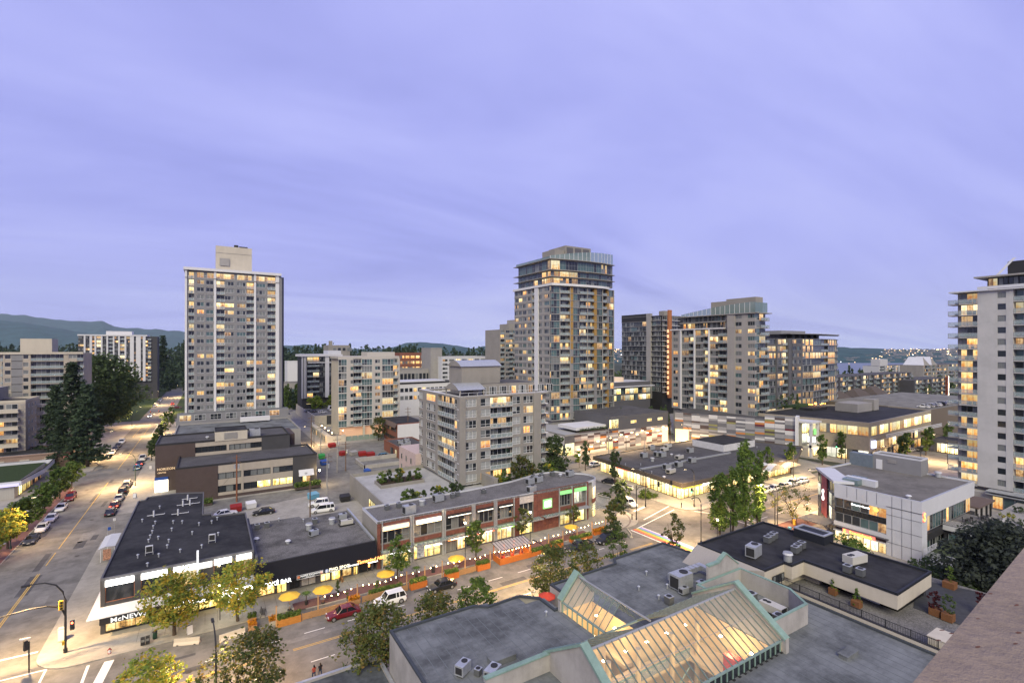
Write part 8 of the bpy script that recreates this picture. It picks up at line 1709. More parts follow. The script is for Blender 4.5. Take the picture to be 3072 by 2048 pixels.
roofset('on the corner store roof', 'corner store roof fittings', [('rtu', *p1_(*p), .9, 10) for p in ((1940, 890), (2060, 690), (1900, 530), (1850, 580))] + [('box', *p1_(*p), 1.5, 0) for p in ((1885, 835), (2050, 800), (2240, 740), (2210, 600), (1750, 650), (1820, 660), (1665, 560), (1560, 670))] + [('mush', *p1_(1845, 960), 1, 0), ('mush', *p1_(1950, 640), 1, 0), ('vent', *p1_(1515, 780), 1, 0), ('vent', *p1_(1300, 780), 1, 0), ('vent', *p1_(1670, 890), 1, 0), ('fan', *p1_(1680, 720), 1, 0), ('vent', 150, 92, 1, 0), ('vent', 156, 97, 1, 0)], 4.4)
roofset('on the dark flat roof in the foreground', 'dark roof fittings', [('box', 62.1, 39.1, 1.5, 10), ('cond', 68.2, 40.8, 1, 0), ('cond', 69.4, 41.0, 1, 0), ('cond', 70.5, 41.2, 1, 0), ('cond', 68.0, 36.8, 1, 0), ('cond', 69.0, 37.0, 1, 0), ('cond', 70.4, 37.2, 1, 0), ('fan', 64.6, 35.9, 1, 0), ('rtu', 71.2, 30.9, .9, 170), ('cond', 67.7, 30.2, 1, 0), ('cond', 68.0, 28.9, 1, 0)], 10.05)
roofset('on the pale grey mall roof', 'mall roof fittings', [('vent', 49.1, 45.9, 1.0, 0), ('vent', 45.2, 43.5, 1, 0), ('vent', 48.6, 42.0, 1, 0), ('vent', 45.6, 40.7, 1, 0), ('vent', 32.1, 44.8, 1, 0), ('cond', 45.9, 39.4, 1, 0), ('box', 19.9, 40.9, 1.0, 30), ('cond', 21.0, 40.0, .7, 30), ('box', 21.8, 38.7, 1.1, 30), ('box', 50.2, 41.2, 1.8, 0), ('box', 49.2, 40.0, .8, 0), ('box', 52.3, 39.9, .8, 0), ('mush', 57.7, 39.3, 1, 0), ('rtu', 54.2, 31.8, .8, 90), ('cond', 52.6, 30.2, 1.2, 0), ('cond', 54.5, 34.6, 1.2, 0), ('cond', 53.2, 35.2, 1.2, 0)], 8.02)
roofset('on the bank roof', 'bank roof fittings', [('mush', 107.3, 37.9, 1.1, 0), ('fan', 130.2, 40.9, 2.2, 0)], 10.85)
roofset('on the office block roof', 'office roof fittings', [('box', 11.4, 161.8, 2.0, 0), ('mush', -.4, 164.5, 1, 0)], 12.15)
roofset('on the brick workshop roof', 'workshop roof fittings', [('box', 57, 164, 1.3, 0), ('box', 59.5, 166.5, 1.3, 0), ('box', 58, 170, 1.3, 0), ('box', 61, 172, 1.3, 0)], 3.7)
def rbox(name, label, cat, x0, y0, x1, y1, z0, z1, m, legs=None, group=None, lid=None):
    t = thing(name, label, cat, ((x0 + x1) / 2, (y0 + y1) / 2, z0), 0, group); q = MB(); q.box(x0, y0, z0, x1, y1, z1, m); part('body', q, t); q = MB(); q.box(x0 - .06, y0 - .06, z1, x1 + .06, y1 + .06, z1 + .07, lid or m); part('lid', q, t); return t
rbox('skylight_curb', 'long pale rectangular roof curb on the mall roof left of the atrium', 'roof curb', 22.6, 40.1, 25.2, 41.2, 8.02, 8.5, membrane); rbox('skylight_curb', 'short pale rectangular roof curb right of the atrium', 'roof curb', 52.0, 23.2, 54.1, 24.0, 8.02, 8.35, membrane)
t = thing('roof_duct', 'angular galvanised duct run on the mall roof beyond the atrium', 'duct', (53, 41, 8.02)); q = MB(); q.box(49.6, 41.0, 8.5, 51.6, 42.8, 9.4, galv); part('plenum', q, t); q = MB(); q.box(51.6, 42.2, 8.6, 56.0, 43.0, 9.2, galv); q.box(55.3, 39.2, 8.6, 56.0, 42.2, 9.2, galv); part('duct', q, t)
for i in range(5): q = MB(); q.box(51.9 + i * .8, 42.15, 8.55, 51.97 + i * .8, 43.05, 9.25, frame_g); part('duct_joint', q, t)
rbox('chiller', 'big cream chiller unit with two fans beside the terrace stair', 'air unit', 61.6, 18.4, 64.1, 20.2, 7.25, 9.0, cream); 

# ============================================================ STREET FURNITURE
for i, (px, py, w_, c, lb, cat) in enumerate([(708, 1535, 2.2, red, 'red covered bin at the foot of the reddish utility pole', 'bin'), (753, 1525, 1.9, white, 'white caged bin behind the black sedan', 'bin'), (940, 1497, 2.2, bluel, 'light blue skip at the end of the car park', 'skip'), (1035, 1503, 2.2, frame_d, 'dark green dumpster with pallets against the podium wall', 'dumpster'), (996, 1342, 2.4, red, 'red bin by the patio lights building', 'bin'), (1028, 1367, 2.0, red, 'red bin, leftmost of the row in the rear car park', 'bin'), (1087, 1368, 2.4, red, 'red bin in the middle of the rear car park row', 'bin'), (1112, 1370, 2.4, red, 'red bin at the right end of the rear car park row', 'bin'), (1061, 1366, 2.2, greyw, 'grey bin between the red ones in the rear car park', 'bin'), (965, 1376, 1.8, greenp, 'bright green bin beside the lane pole', 'bin'), (972, 1395, 2.0, bluep, 'blue bin behind the brown office block', 'bin'), (1102, 1423, 1.4, bluep, 'small blue bin on the deck below the retaining wall', 'bin'), (1862, 1370, 3.0, bluep, 'left blue container behind the corner store', 'container'), (1880, 1372, 2.6, bluep, 'right blue container behind the corner store', 'container'), (1903, 1372, 3.4, mat('peach container', (.5, .3, .22), .7), 'peach coloured shed beside the blue containers', 'shed')]):
    x, y = W(px, py); t = thing(cat if cat != 'bin' else 'waste_bin', lb, cat, (x, y, .12), R(10 * (i % 3))); q = MB(); q.box(-w_ / 2, -.75, .12, w_ / 2, .75, 1.25, c); q.xf(lambda a, b, z: (a * (1 + .1 * (z > 1)), b * (1 + .12 * (z > 1)), z)); link('body', q.mesh('body'), t)
    q = MB(); q.face([(-w_ / 2 - .1, -.88, 1.26), (w_ / 2 + .1, -.88, 1.26), (w_ / 2 + .1, .88, 1.6), (-w_ / 2 - .1, .88, 1.6)], c); q.box(-w_ / 2 - .1, -.88, 1.2, w_ / 2 + .1, .88, 1.27, c); link('lid', q.mesh('lid'), t); q = MB(); [q.cyl(a, b, 0, .12, .08, frame_d, 6) for a in (-w_ / 2 + .2, w_ / 2 - .2) for b in (-.5, .5)]; link('castors', q.mesh('castors'), t)
# umbrellas
def umbrella(x, y, m, label, h=2.5, r=1.45, z=.13, tilt=0, lit=0):
    t = thing('parasol', label, 'umbrella', (x, y, z), random.random(), 'patio umbrellas'); q = MB(); q.tube([(0, 0, 0), (0, 0, h)], .03, wood); q.cyl(0, 0, 0, .06, .3, frame_d, 10); link('pole', q.mesh('pole'), t)
    for k in range(8):
        a, b = R(45 * k), R(45 * (k + 1)); q = MB(); q.face([(0, 0, h), (r * math.cos(a), r * math.sin(a), h - .5), (r * math.cos(b), r * math.sin(b), h - .5)], m); q.face([(r * math.cos(a), r * math.sin(a), h - .5), (r * math.cos(b), r * math.sin(b), h - .5), (r * math.cos(b), r * math.sin(b), h - .58), (r * math.cos(a), r * math.sin(a), h - .58)], m); link('canopy_panel', q.mesh('canopy_panel'), t)
    q = MB(); q.cyl(0, 0, .7, .74, .42, frame_g, 12); link('table_top', q.mesh('table_top'), t)
umbrella(9.9, 77.4, umby, 'yellow parasol at the left end of the patio'); umbrella(14.4, 76.8, umby, 'yellow parasol beside the palm before the red sedan'); umbrella(23.9, 77.0, umby, 'yellow parasol behind the white car'); umbrella(35.9, 76.3, umby, 'yellow parasol left of the orange planter box'); umbrella(61.8, 77.6, umby, 'yellow parasol behind the black pickup')
x, y = W(1670, 1810, 1.5); umbrella(35.2, 49.0, mat('orange red canvas', (.55, .07, .04), .8), 'orange-red parasol in the nook of the mall roof edge', z=5.6, r=1.1)
# patio fence, planters, posts and string lights
def planter(x0, x1, y, label, m=orangew, hh=.95, plants=LG, d=1.0, flowers=False):
    t = thing('planter_box', label, 'planter', ((x0 + x1) / 2, y, .0), 0, 'timber planters along the patio'); w_ = x1 - x0
    for k in range(4): q = MB(); q.box(-w_ / 2, -d / 2, .02 + k * hh / 4, w_ / 2, d / 2, .02 + (k + 1) * hh / 4 - .02, m); link('plank', q.mesh('plank'), t)
    g_ = np.random.default_rng(int(x0 * 10)); n = int(260 * w_); c = g_.random((n, 3)) * [w_, d * .9, .55] - [w_ / 2, d * .45, -hh + .02]; a = g_.normal(size=(n, 3)) * .07; b = g_.normal(size=(n, 3)) * .07
    link('planting', np_mesh('planting', np.stack([c - a, c - b, c + a, c + b], 1).reshape(-1, 3), n, 4, [leaf_mat('orange flowers', [(.1, .1, .02), (.5, .18, .02), (.6, .3, .02)]) if flowers else plants]), t); return t
planter(7.9, 10.9, 73.9, 'orange timber planter with grasses at the left end of the patio', mat('orange-brown timber', (.36, .16, .04), .65, .15, 3)); planter(26.9, 29.6, 74.2, 'orange planter behind the black sedan', orangew); planter(32.9, 35.2, 74.3, 'orange planter with leafy plant right of the black sedan', orangew); planter(38.8, 41.2, 74.5, 'orange planter box left of the parklet shelter', orangew)
planter(17.6, 19.2, 74.6, 'low timber planter with yellow flowers behind the red sedan', wood, .6, flowers=True); planter(20.5, 25.8, 74.6, 'long cedar planter behind the white car', wood, .7); planter(49.8, 53.9, 74.6, 'long orange planter right of the shelter', orangew, .7); planter(55.0, 57.6, 75.2, 'orange planter behind the black pickup', orangew, .8); planter(60.0, 65.2, 75.6, 'long low planter behind the pickup bed', orangew, .55); planter(66.4, 69.6, 76.3, 'low planter with orange flowers at the plaza end', orangew, .6, flowers=True); planter(4.6, 5.6, 77.2, 'small flower trough beside the street bench', wood, .6); planter(4.5, 5.5, 75.0, 'small wooden trough at the patio barrier', wood, .6, flowers=True); planter(7.0, 7.9, 74.9, 'concrete pot with pink flowers on the brick strip', concrete, .55, flowers=True)
def slat_fence(x0, x1, y, label):
    t = thing('slatted_fence', label, 'fence', ((x0 + x1) / 2, y, 0), 0, 'slatted timber patio fence'); w_ = x1 - x0
    for k in range(5): q = MB(); q.box(-w_ / 2, -.03, .1 + k * .18, w_ / 2, .03, .24 + k * .18, wood); link('slat', q.mesh('slat'), t)
    for k in range(int(w_ / 1.2) + 1): q = MB(); q.box(-w_ / 2 + k * 1.2, -.05, 0, -w_ / 2 + k * 1.2 + .08, .05, 1.05, wood); link('post', q.mesh('post'), t)
slat_fence(11.0, 17.2, 73.6, 'slatted cedar fence left of the red sedan'); slat_fence(19.4, 26.5, 74.0, 'slatted cedar fence behind the white car'); slat_fence(35.4, 38.6, 74.3, 'slatted cedar fence under the middle yellow parasol')
posts = [(7.8, 73.9), (13.2, 74.0), (18.8, 74.4), (26.5, 74.6), (29.6, 74.8), (32.8, 75.2), (36.6, 74.4), (41.4, 74.4), (49.6, 74.4), (54.6, 75.4), (58.0, 75.4), (61.8, 75.8), (66.0, 76.2), (69.8, 76.3)]
for i, (x, y) in enumerate(posts):
    t = thing('light_post', 'square timber post, %s from the left along the patio string lights' % ORD[i], 'post', (x, y, 0), 0, 'timber posts carrying the string lights'); q = MB(); q.box(-.07, -.07, 0, .07, .07, 2.75, mat('light cedar', (.42, .25, .12), .7, .1)); link('shaft', q.mesh('shaft'), t); q = MB(); q.box(-.1, -.1, 2.75, .1, .1, 2.8, wood); link('cap', q.mesh('cap'), t)
bulbm = emit('festoon bulb', (1, .62, .25), 45, False); bq = MB(); bq.cyl(0, 0, -.06, .06, .06, bulbm, 6, .04); bmesh_ = bq.mesh('bulb')
for i in range(1, len(posts) - 1):
    (x0, y0), (x1, y1) = posts[i], posts[i + 1]; t = thing('string_lights', 'string of glowing bulbs, %s span from the left over the patio' % ORD[i - 1], 'string lights', (x0, y0, 2.7), 0, 'festoon lights over the patio')
    L_ = math.hypot(x1 - x0, y1 - y0); n = max(3, int(L_ / .85)); pts = [((x1 - x0) * k / n, (y1 - y0) * k / n, -.45 * math.sin(math.pi * k / n)) for k in range(n + 1)]
    q = MB(); q.tube(pts, .012, frame_d, 3); link('cable', q.mesh('cable'), t)
    for k in range(n): link('bulb', bmesh_, t, (pts[k][0], pts[k][1], pts[k][2] - .1))
    if i % 2: lamp_light(t, (L_ / 2, 0, -.6), 130, (1, .55, .2), kind='POINT')
# parklet shelter
t = thing('parklet_shelter', 'orange timber parklet shelter with sloping metal-framed glass roof', 'shelter', (46.5, 75.3, 0))
for (x0, y0, x1, y1) in ((43.3, 74.0, 49.7, 74.1), (43.2, 74.0, 43.3, 76.6), (49.7, 74.0, 49.8, 76.6)):
    for k in range(5): q = MB(); q.box(x0, y0, .05 + k * .22, x1, y1, .25 + k * .22, orangew); part('plank', q, t)
for x in (43.3, 45.4, 47.5, 49.6):
    for y in (74.1, 76.5): q = MB(); q.box(x, y, 0, x + .12, y + .12, 2.5 + (y - 74) * .12, orangew); part('post', q, t)
for k in range(12): q = MB(); q.box(43.0 + k * .62, 73.7, 2.56, 43.06 + k * .62, 76.9, 2.64, frame_d); q.xf(lambda a, b, z: (a, b, z + (b - 73.7) * .16)); part('rafter', q, t)
for k in range(11): q = MB(); q.face([(43.07 + k * .62, 73.7, 2.6), (43.6 + k * .62, 73.7, 2.6), (43.6 + k * .62, 76.9, 3.11), (43.07 + k * .62, 76.9, 3.11)], glass_mat('shelter roof glass', (.5, .45, .42), .5)); part('roof_pane', q, t)
for yy, zz_ in ((73.7, 2.6), (76.9, 3.12)): q = MB(); q.box(42.9, yy - .05, zz_ - .06, 49.95, yy + .05, zz_ + .08, frame_d); part('roof_beam', q, t)
for k in range(9): link('bulb', bmesh_, t, (43.6 + k * .7 - 46.5, 74.0 - 75.3, 2.3)); 
lamp_light(t, (0, 0, 2.2), 260, (1, .5, .2), kind='POINT')
for k in range(3): q = MB(); q.cyl(44.6 + k * 1.9, 75.4, .1, .8, .35, red, 10); part('stool', q, t)
# bench, hydrant, bins, barriers, sandwich boards, bus shelter
def bench(x, y, rz, label):
    t = thing('street_bench', label, 'bench', (x, y, .13), R(rz))
    for k in range(4): q = MB(); q.box(-.8, -.2 + k * .11, .42, .8, -.12 + k * .11, .46, frame_d); link('seat_slat', q.mesh('seat_slat'), t)
    for k in range(4): q = MB(); q.box(-.8, .24 + k * .05, .52 + k * .11, .8, .27 + k * .05, .6 + k * .11, frame_d); link('back_slat', q.mesh('back_slat'), t)
    for s_ in (-.7, .7): q = MB(); q.tube([(s_, -.25, 0), (s_, -.22, .65), (s_, .2, .62)], .03, frame_d); q.tube([(s_, .35, 0), (s_, .22, .45), (s_, .42, .98)], .03, frame_d); link('side_frame', q.mesh('side_frame'), t)
bench(6.6, 77.8, 80, 'black metal bench facing along the pavement near the poke restaurant'); bench(110.6, 57.4, 200, 'dark slatted bench beside the bank entrance')
t = thing('fire_hydrant', 'red and white fire hydrant at the near kerb corner', 'hydrant', (-10.5, 78.1, .13)); q = MB(); q.cyl(0, 0, 0, .5, .13, white, 10); link('barrel', q.mesh('barrel'), t); q = MB(); q.cyl(0, 0, .5, .62, .16, red, 10, .06); q.cyl(0, 0, .62, .68, .04, red, 6); link('bonnet', q.mesh('bonnet'), t)
for s_ in (-1, 1): q = MB(); q.box(s_ * .1, -.05, .35, s_ * .22, .05, .45, red); link('nozzle', q.mesh('nozzle'), t)
q = MB(); q.cyl(0, 0, 0, .05, .2, red, 10); link('flange', q.mesh('flange'), t)
def barrier(x, y, rz, label):
    t = thing('concrete_barrier', label, 'barrier', (x, y, 0), R(rz), 'concrete roadside barriers'); q = MB(); v = [(-.3, 0), (-.28, .12), (-.1, .35), (-.08, .8), (.08, .8), (.1, .35), (.28, .12), (.3, 0)]
    for i in range(7): a, b = v[i], v[i + 1]; q.face([(-1.5, *a), (1.5, *a), (1.5, *b), (-1.5, *b)][::-1], cream)
    q.face([(-1.5, *a) for a in v], cream); q.face([(1.5, *a) for a in v][::-1], cream); link('body', q.mesh('body'), t)
    for s_ in (-1.0, 1.0): q = MB(); q.box(s_ - .12, -.302, 0, s_ + .12, -.27, .1, frame_d); link('lifting_slot', q.mesh('lifting_slot'), t)
barrier(-2.4, 75.6, -22, 'pale concrete barrier by the near kerb under the gold tree'); barrier(2.6, 74.2, 8, 'pale concrete barrier in the road before the flower troughs'); barrier(72.6, 72.4, 60, 'pale concrete barrier with a cone at the plaza end')
t = thing('newspaper_boxes', 'pair of dark newspaper boxes on the near pavement', 'news box', (-6.9, 77.9, .13), R(5)); [link('box', MB().box(-.5 + k * .5, -.25, .15, -.05 + k * .5, .25, 1.0, frame_d).mesh('box'), t) for k in range(2)]; [link('window', MB().box(-.43 + k * .5, -.27, .55, -.12 + k * .5, -.25, .85, GL['curt']).mesh('window'), t) for k in range(2)]
t = thing('litter_bin', 'round green litter bin next to the newspaper boxes', 'bin', (-6.0, 79.0, .13)); link('body', MB().cyl(0, 0, 0, .85, .26, mat('dark green metal', (.02, .05, .035), .5), 12).mesh('body'), t); link('lid', MB().cyl(0, 0, .85, 1.0, .3, frame_d, 12, .2).mesh('lid'), t)
t = thing('litter_bin', 'tall black litter bin before the orange restaurant front', 'bin', (32.2, 77.6, .13)); link('body', MB().cyl(0, 0, 0, 1.1, .3, frame_d, 12).mesh('body'), t); link('lid', MB().cyl(0, 0, 1.1, 1.3, .32, frame_g, 12, .2).mesh('lid'), t)
for i, (x, y, m_, lb) in enumerate([(-2.2, 78.0, white, 'white A-board sign under the large gold tree'), (18.2, 82.2, wood, 'small wooden A-board outside the pho restaurant'), (-33.0, 158, bluel, 'light blue A-board on the left brick pavement'), (-33.2, 150, white, 'white A-board beside the blue one'), (-33.1, 144.5, white, 'white and red A-board by the white sedan'), (-16.0, 156, white, 'glowing white A-board on the right pavement'), (-15.6, 190, white, 'white A-board near the blue hatchback')]):
    t = thing('sandwich_board', lb, 'A-board', (x, y, .13), R(20 + 30 * i))
    for s_ in (-1, 1): q = MB(); q.face([(-.32, s_ * .3, 0), (.32, s_ * .3, 0), (.32, s_ * .02, 1.05), (-.32, s_ * .02, 1.05)], m_); q.face([(-.32, s_ * .27, 0), (.32, s_ * .27, 0), (.32, 0, 1.05), (-.32, 0, 1.05)][::-1], m_); link('board', q.mesh('board'), t)
    link('hinge', MB().box(-.34, -.03, 1.03, .34, .03, 1.08, frame_d).mesh('hinge'), t)
t = thing('signal_cabinet', 'cream utility cabinet behind the near corner signal post', 'cabinet', (-16.2, 84.6, .13)); link('body', MB().box(-.35, -.3, .1, .35, .3, 1.7, cream).mesh('body'), t); link('door', MB().box(-.3, -.32, .2, .3, -.3, 1.6, white).mesh('door'), t); link('base', MB().box(-.4, -.35, 0, .4, .35, .1, concrete).mesh('base'), t)
t = thing('bus_shelter', 'white curved-roof bus shelter beside the black-roofed building', 'bus shelter', (-15.5, 115.5, .13))
for k in range(8):
    y0_, y1_ = 111.6 + k * .9, 112.5 + k * .9; q = MB(); q.face([(-16.6, y0_, 2.5), (-16.6, y1_, 2.5), (-15.6, y1_, 2.85), (-15.6, y0_, 2.85)][::-1], whitep); q.face([(-15.6, y0_, 2.85), (-15.6, y1_, 2.85), (-14.2, y1_, 2.75), (-14.2, y0_, 2.75)][::-1], whitep); q.box(-16.6, y1_ - .04, 2.5, -14.2, y1_, 2.56, galv); part('roof_panel', q, t)
for x in (-16.3, -14.4):
    for y in (111.8, 118.6): q = MB(); q.box(x, y, .1, x + .08, y + .08, 2.6, white); part('post', q, t)
q = MB(); q.box(-15.9, 111.5, .5, -14.8, 111.6, 2.4, mat('poster colours', (.3, .3, .25), .6, .8, 4, col2=(.6, .3, .2))); part('advert_panel', q, t); q = MB(); q.box(-14.45, 112, .6, -14.4, 118.4, 2.3, glass_mat('railing glass', (.35, .42, .43))); part('glass_pane', q, t); q = MB(); q.box(-15.0, 113, .5, -14.6, 117, .56, frame_g); part('seat', q, t)
for i, (x, y, m_, lb) in enumerate([(-16.8, 122.8, bluep, 'bus stop sign on a pole beside the bus shelter'), (-16.5, 128.5, white, 'white no-parking sign on a thin pole by the kerb')]):
    t = thing('pole_sign', lb, 'sign', (x, y, .13)); q = MB(); q.tube([(0, 0, 0), (0, 0, 2.9)], .035, galv, 6); link('pole', q.mesh('pole'), t); q = MB(); q.box(0, -.02, 2.3, .5, .02, 2.9, m_) if i == 0 else q.box(-.2, -.02, 2.4, .2, .02, 2.95, m_); link('sign_plate', q.mesh('sign_plate'), t)
for i, (px, py, c, lb) in enumerate([(2369, 1600, bluel, 'light blue newspaper box on the corner pavement'), (2384, 1577, mat('amber box', (.5, .25, .04), .6), 'amber newspaper box beside the light blue one'), (2385, 1573, bluep, 'dark blue post box near the thin bronze tree')]):
    x, y = W(px, py); t = thing('street_box', lb, 'news box', (x, y, .13)); link('body', MB().box(-.25, -.25, .15, .25, .25, 1.1, c).mesh('body'), t); link('hood', MB().box(-.27, -.27, 1.1, .27, .27, 1.25, c).mesh('hood'), t); link('leg', MB().box(-.1, -.1, 0, .1, .1, .15, frame_d).mesh('leg'), t)
for i, (x, y, lb) in enumerate([(95.0, 77.9, 'black bollard post at the corner store kerb'), (79.4, 78.4, 'black bollard beside the signal mast at the plaza'), (89.4, 61.2, 'tall dark post among the columnar trees')]):
    t = thing('bollard', lb, 'bollard', (x, y, .13)); link('shaft', MB().cyl(0, 0, 0, 1.1 if i < 2 else 4, .11, frame_d, 8).mesh('shaft'), t); link('cap', MB().cyl(0, 0, 1.1 if i < 2 else 4, 1.2 if i < 2 else 4.1, .14, frame_d, 8).mesh('cap'), t)
# palm and potted conifers on the patio
for i, (x, y, lb) in enumerate([(12.2, 77.6, 'potted palm between the two left yellow parasols'), (29.0, 77.0, 'potted palm before the optical shop')]):
    t = thing('potted_palm', lb, 'plant', (x, y, .13)); link('pot', MB().cyl(0, 0, 0, .6, .18, frame_d, 10, .25).mesh('pot'), t); link('stem', MB().cyl(0, 0, .6, 1.5, .07, bark, 7).mesh('stem'), t)
    for k in range(12):
        a = R(30 * k + 7); q = MB(); p = [(math.cos(a) * r_, math.sin(a) * r_, 1.5 + .35 * math.sin(r_ * 2.6) - r_ * .12) for r_ in (0, .3, .6, .9)]
        for j in range(3): w_ = (.05, .12, .1, .01); nx_, ny_ = -math.sin(a), math.cos(a); q.face([(p[j][0] - nx_ * w_[j], p[j][1] - ny_ * w_[j], p[j][2]), (p[j][0] + nx_ * w_[j], p[j][1] + ny_ * w_[j], p[j][2]), (p[j + 1][0] + nx_ * w_[j + 1], p[j + 1][1] + ny_ * w_[j + 1], p[j + 1][2]), (p[j + 1][0] - nx_ * w_[j + 1], p[j + 1][1] - ny_ * w_[j + 1], p[j + 1][2])], LG)
        link('frond', q.mesh('frond'), t)
shrub('potted_conifer', 'dark red-based conifer beside the second yellow parasol', 16.6, 77.4, 2.6, .6, LD, 700, .12, 'cone'); shrub('patio_conifer', 'bright green pointed shrub left of the slatted fence planter', 17.6, 75.6, 1.7, .5, LG, 400, .1, 'cone'); shrub('patio_conifer', 'cluster of bright green pointed shrubs behind the white car', 22.2, 75.8, 1.8, .8, LG, 600, .1, 'cone')
# terrace planters and tables on the foreground roof terrace
for i, (x, y, s, m_, lb) in enumerate([(66.3, 31.2, .8, LG, 'small conical shrub in a wooden box on the gravel terrace strip'), (65.4, 28.2, .9, LG, 'round topiary in a wooden box under the roof overhang'), (79.8, 26.6, 1.2, LR, 'empty wooden planter box near the terrace edge'), (80.8, 24.2, 1.2, LG, 'wooden planter with grass at the terrace edge'), (71.2, 22.6, 1.0, LR, 'wooden planter with dark red maple'), (71.0, 21.4, 1.0, LD, 'wooden planter with dark shrub beside the chiller'), (75.6, 19.6, 1.2, LR, 'dark red shrub planter near the pink ledge')]):
    t = thing('terrace_planter', lb, 'planter', (x, y, 7.25), 0, 'planters on the roof terrace')
    for k in range(4): link('plank', MB().box(-s / 2, -s / 2, .02 + k * .2, s / 2, s / 2, .2 + k * .2, mat('planter wood', (.16, .075, .035), .8)).mesh('plank'), t)
    if i != 2: link('foliage', crown_mesh('foliage', 'cone' if i < 2 else 'round', 1.6 if i in (0, 1) else 2.2, .5 + .25 * (i > 3), 700, .1, m_, 300 + i), t, (0, 0, .6))
for i, (x, y) in enumerate([(75.5, 26.0), (78.2, 28.0), (124, 32), (119.5, 33)]):
    z = 7.26 if i < 2 else 5.62; t = thing('patio_table', ['dark garden table under the roof corner', 'dark garden table by the terrace rail', 'table on the right of the white bank balcony', 'table on the left of the white bank balcony'][i], 'table', (x, y, z)); link('top', MB().box(-.6, -.4, .7, .6, .4, .75, frame_d).mesh('top'), t)
    for a, b in ((-.5, -.3), (.5, -.3), (-.5, .3), (.5, .3)): link('leg', MB().box(a - .03, b - .03, 0, a + .03, b + .03, .7, frame_d).mesh('leg'), t)
    for j, (a, b, r_) in enumerate(((-1.0, 0, 0), (1.0, 0, 180), (0, .75, 270), (0, -.75, 90))):
        c = thing('patio_chair', 'dark chair, %s around the %s' % (ORD[j], ['table under the roof corner', 'table by the terrace rail', 'right bank balcony table', 'left bank balcony table'][i]), 'chair', (x + a, y + b, z), R(r_), 'dark terrace chairs'); link('seat', MB().box(-.22, -.22, .42, .22, .22, .46, frame_d).mesh('seat'), c); link('backrest', MB().box(-.25, -.22, .46, -.2, .22, .9, frame_d).mesh('backrest'), c)
        for u_, v_ in ((-.2, -.2), (.2, -.2), (-.2, .2), (.2, .2)): link('leg', MB().box(u_ - .02, v_ - .02, 0, u_ + .02, v_ + .02, .42, frame_d).mesh('leg'), c)

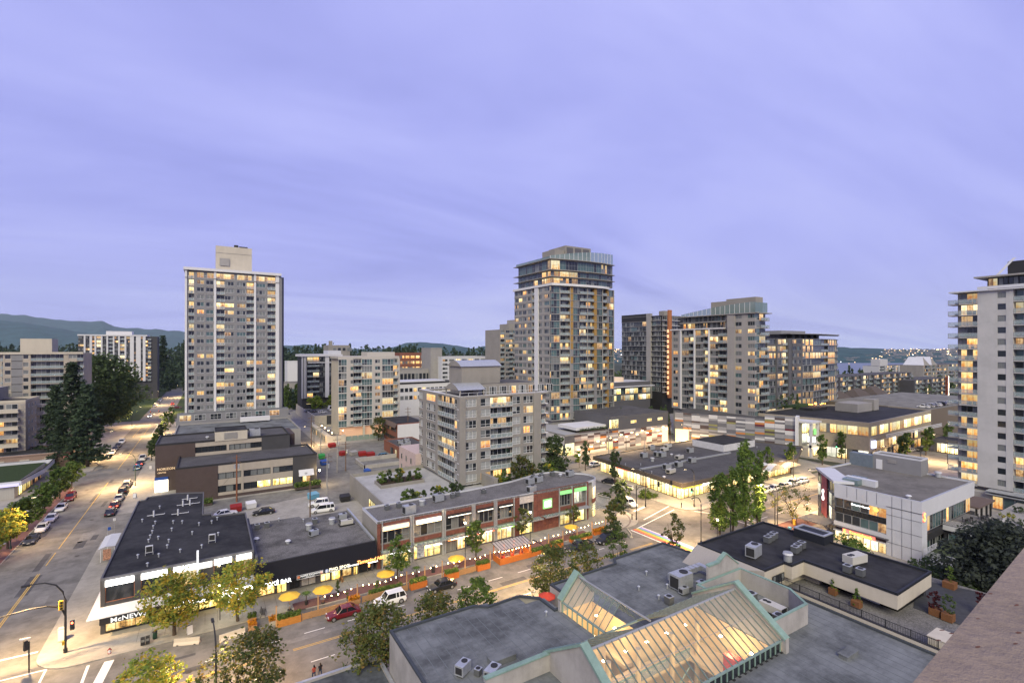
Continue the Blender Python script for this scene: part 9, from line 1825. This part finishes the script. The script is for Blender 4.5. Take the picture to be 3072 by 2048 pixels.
# ============================================================ PEOPLE
def person(x, y, rz, label, top, legs_m, h=1.7, z=.12, hairm=None, stride=.18):
    t = thing('person', label, 'person', (x, y, z), R(rz)); k = h / 1.75
    V = [(0, 0, .95), (0, 0, 1.18), (0, 0, 1.38), (0, 0, 1.5), (.0, 0, 1.6), (.02, 0, 1.7), (0, .1, .9), (stride, .1, .5), (stride * .6, .1, .08), (stride * .6 + .14, .1, .04), (0, -.1, .9), (-stride * .4, -.1, .5), (-stride * 1.4, -.1, .09), (-stride * 1.4 + .14, -.1, .04),
         (0, .19, 1.42), (-.05, .24, 1.14), (.06, .25, .9), (.1, .25, .82), (0, -.19, 1.42), (.05, -.24, 1.14), (.14, -.24, .92), (.18, -.24, .84)]
    E_ = [(0, 1), (1, 2), (2, 3), (3, 4), (4, 5), (0, 6), (6, 7), (7, 8), (8, 9), (0, 10), (10, 11), (11, 12), (12, 13), (2, 14), (14, 15), (15, 16), (16, 17), (2, 18), (18, 19), (19, 20), (20, 21)]
    rad = [.13, .12, .14, .06, .085, .08, .085, .06, .04, .035, .085, .06, .04, .035, .055, .043, .033, .03, .055, .043, .033, .03]
    me = bpy.data.meshes.new('body'); me.from_pydata([(a * k, b * k, c * k) for a, b, c in V], E_, []); o = bpy.data.objects.new('tmp_body', me); C.objects.link(o)
    sk = o.modifiers.new('s', 'SKIN'); sub = o.modifiers.new('u', 'SUBSURF'); sub.levels = 2; sub.render_levels = 2
    for i, r_ in enumerate(rad): me.skin_vertices[0].data[i].radius = (r_ * k, r_ * k)
    me.skin_vertices[0].data[0].use_root = True
    bpy.context.view_layer.update(); dg = bpy.context.evaluated_depsgraph_get(); m2 = bpy.data.meshes.new_from_object(o.evaluated_get(dg)); bpy.data.objects.remove(o); m2.name = 'body'
    m2.materials.clear(); [m2.materials.append(m_) for m_ in (skin, top, legs_m, frame_d)]
    for p in m2.polygons:
        c = p.center / k; p.use_smooth = True
        p.material_index = 0 if c.z > 1.49 else (1 if c.z > .98 and not (abs(c.y) > .2 and c.z < 1.2) else (0 if abs(c.y) > .19 and c.z > .75 else (2 if c.z > .1 else 3)))
    link('body', m2, t); q = MB(); q.cyl(-.01 * k, 0, 1.62 * k, 1.76 * k, .1 * k, hairm or hair, 12, .05 * k); q.box(-.12 * k, -.08 * k, 1.5 * k, -.05 * k, .08 * k, 1.7 * k, hairm or hair); link('hair', q.mesh('hair'), t); return t
redshirt = mat('coral red top', (.5, .1, .07), .8); darktop = mat('dark top', (.03, .03, .035), .8); jeans = mat('blue jeans', (.04, .06, .12), .85)
person(10.2, 59.6, 100, 'person in a coral top walking at the foot of the view by the mall roof', redshirt, jeans); person(10.9, 59.7, 100, 'dark-haired person in dark clothes beside the one in coral', darktop, jeans, 1.66)
for i, (px, py, lb, m_) in enumerate([(2491, 1370, 'person in dark clothes walking before the store portal', darktop), (2540, 1372, 'person on the pavement right of the store portal', jeans), (1757 - 70, 1372, 'person in dark clothes at the lit side street corner', darktop), (640, 1372, 'person at the far end of the office block pavement', darktop)][:3]):
    person(*W(px, py), 40 * i, lb, m_, jeans, 1.7)

# ============================================================ AIR
hm_ = bpy.data.materials.new('haze air'); hm_.use_nodes = True; t = hm_.node_tree; t.nodes.clear(); pv = N(t, 'ShaderNodeVolumePrincipled'); pv.inputs['Color'].default_value = (.86, .97, 1.0, 1); pv.inputs['Density'].default_value = .000045; pv.inputs['Anisotropy'].default_value = .2
mo_ = N(t, 'ShaderNodeOutputMaterial'); t.links.new(pv.outputs[0], mo_.inputs['Volume'])
hz = MB(); hz.box(-8990, -390, -8.0, 11990, 9490, 900, hm_); o = struct('haze', hz, 'stuff')
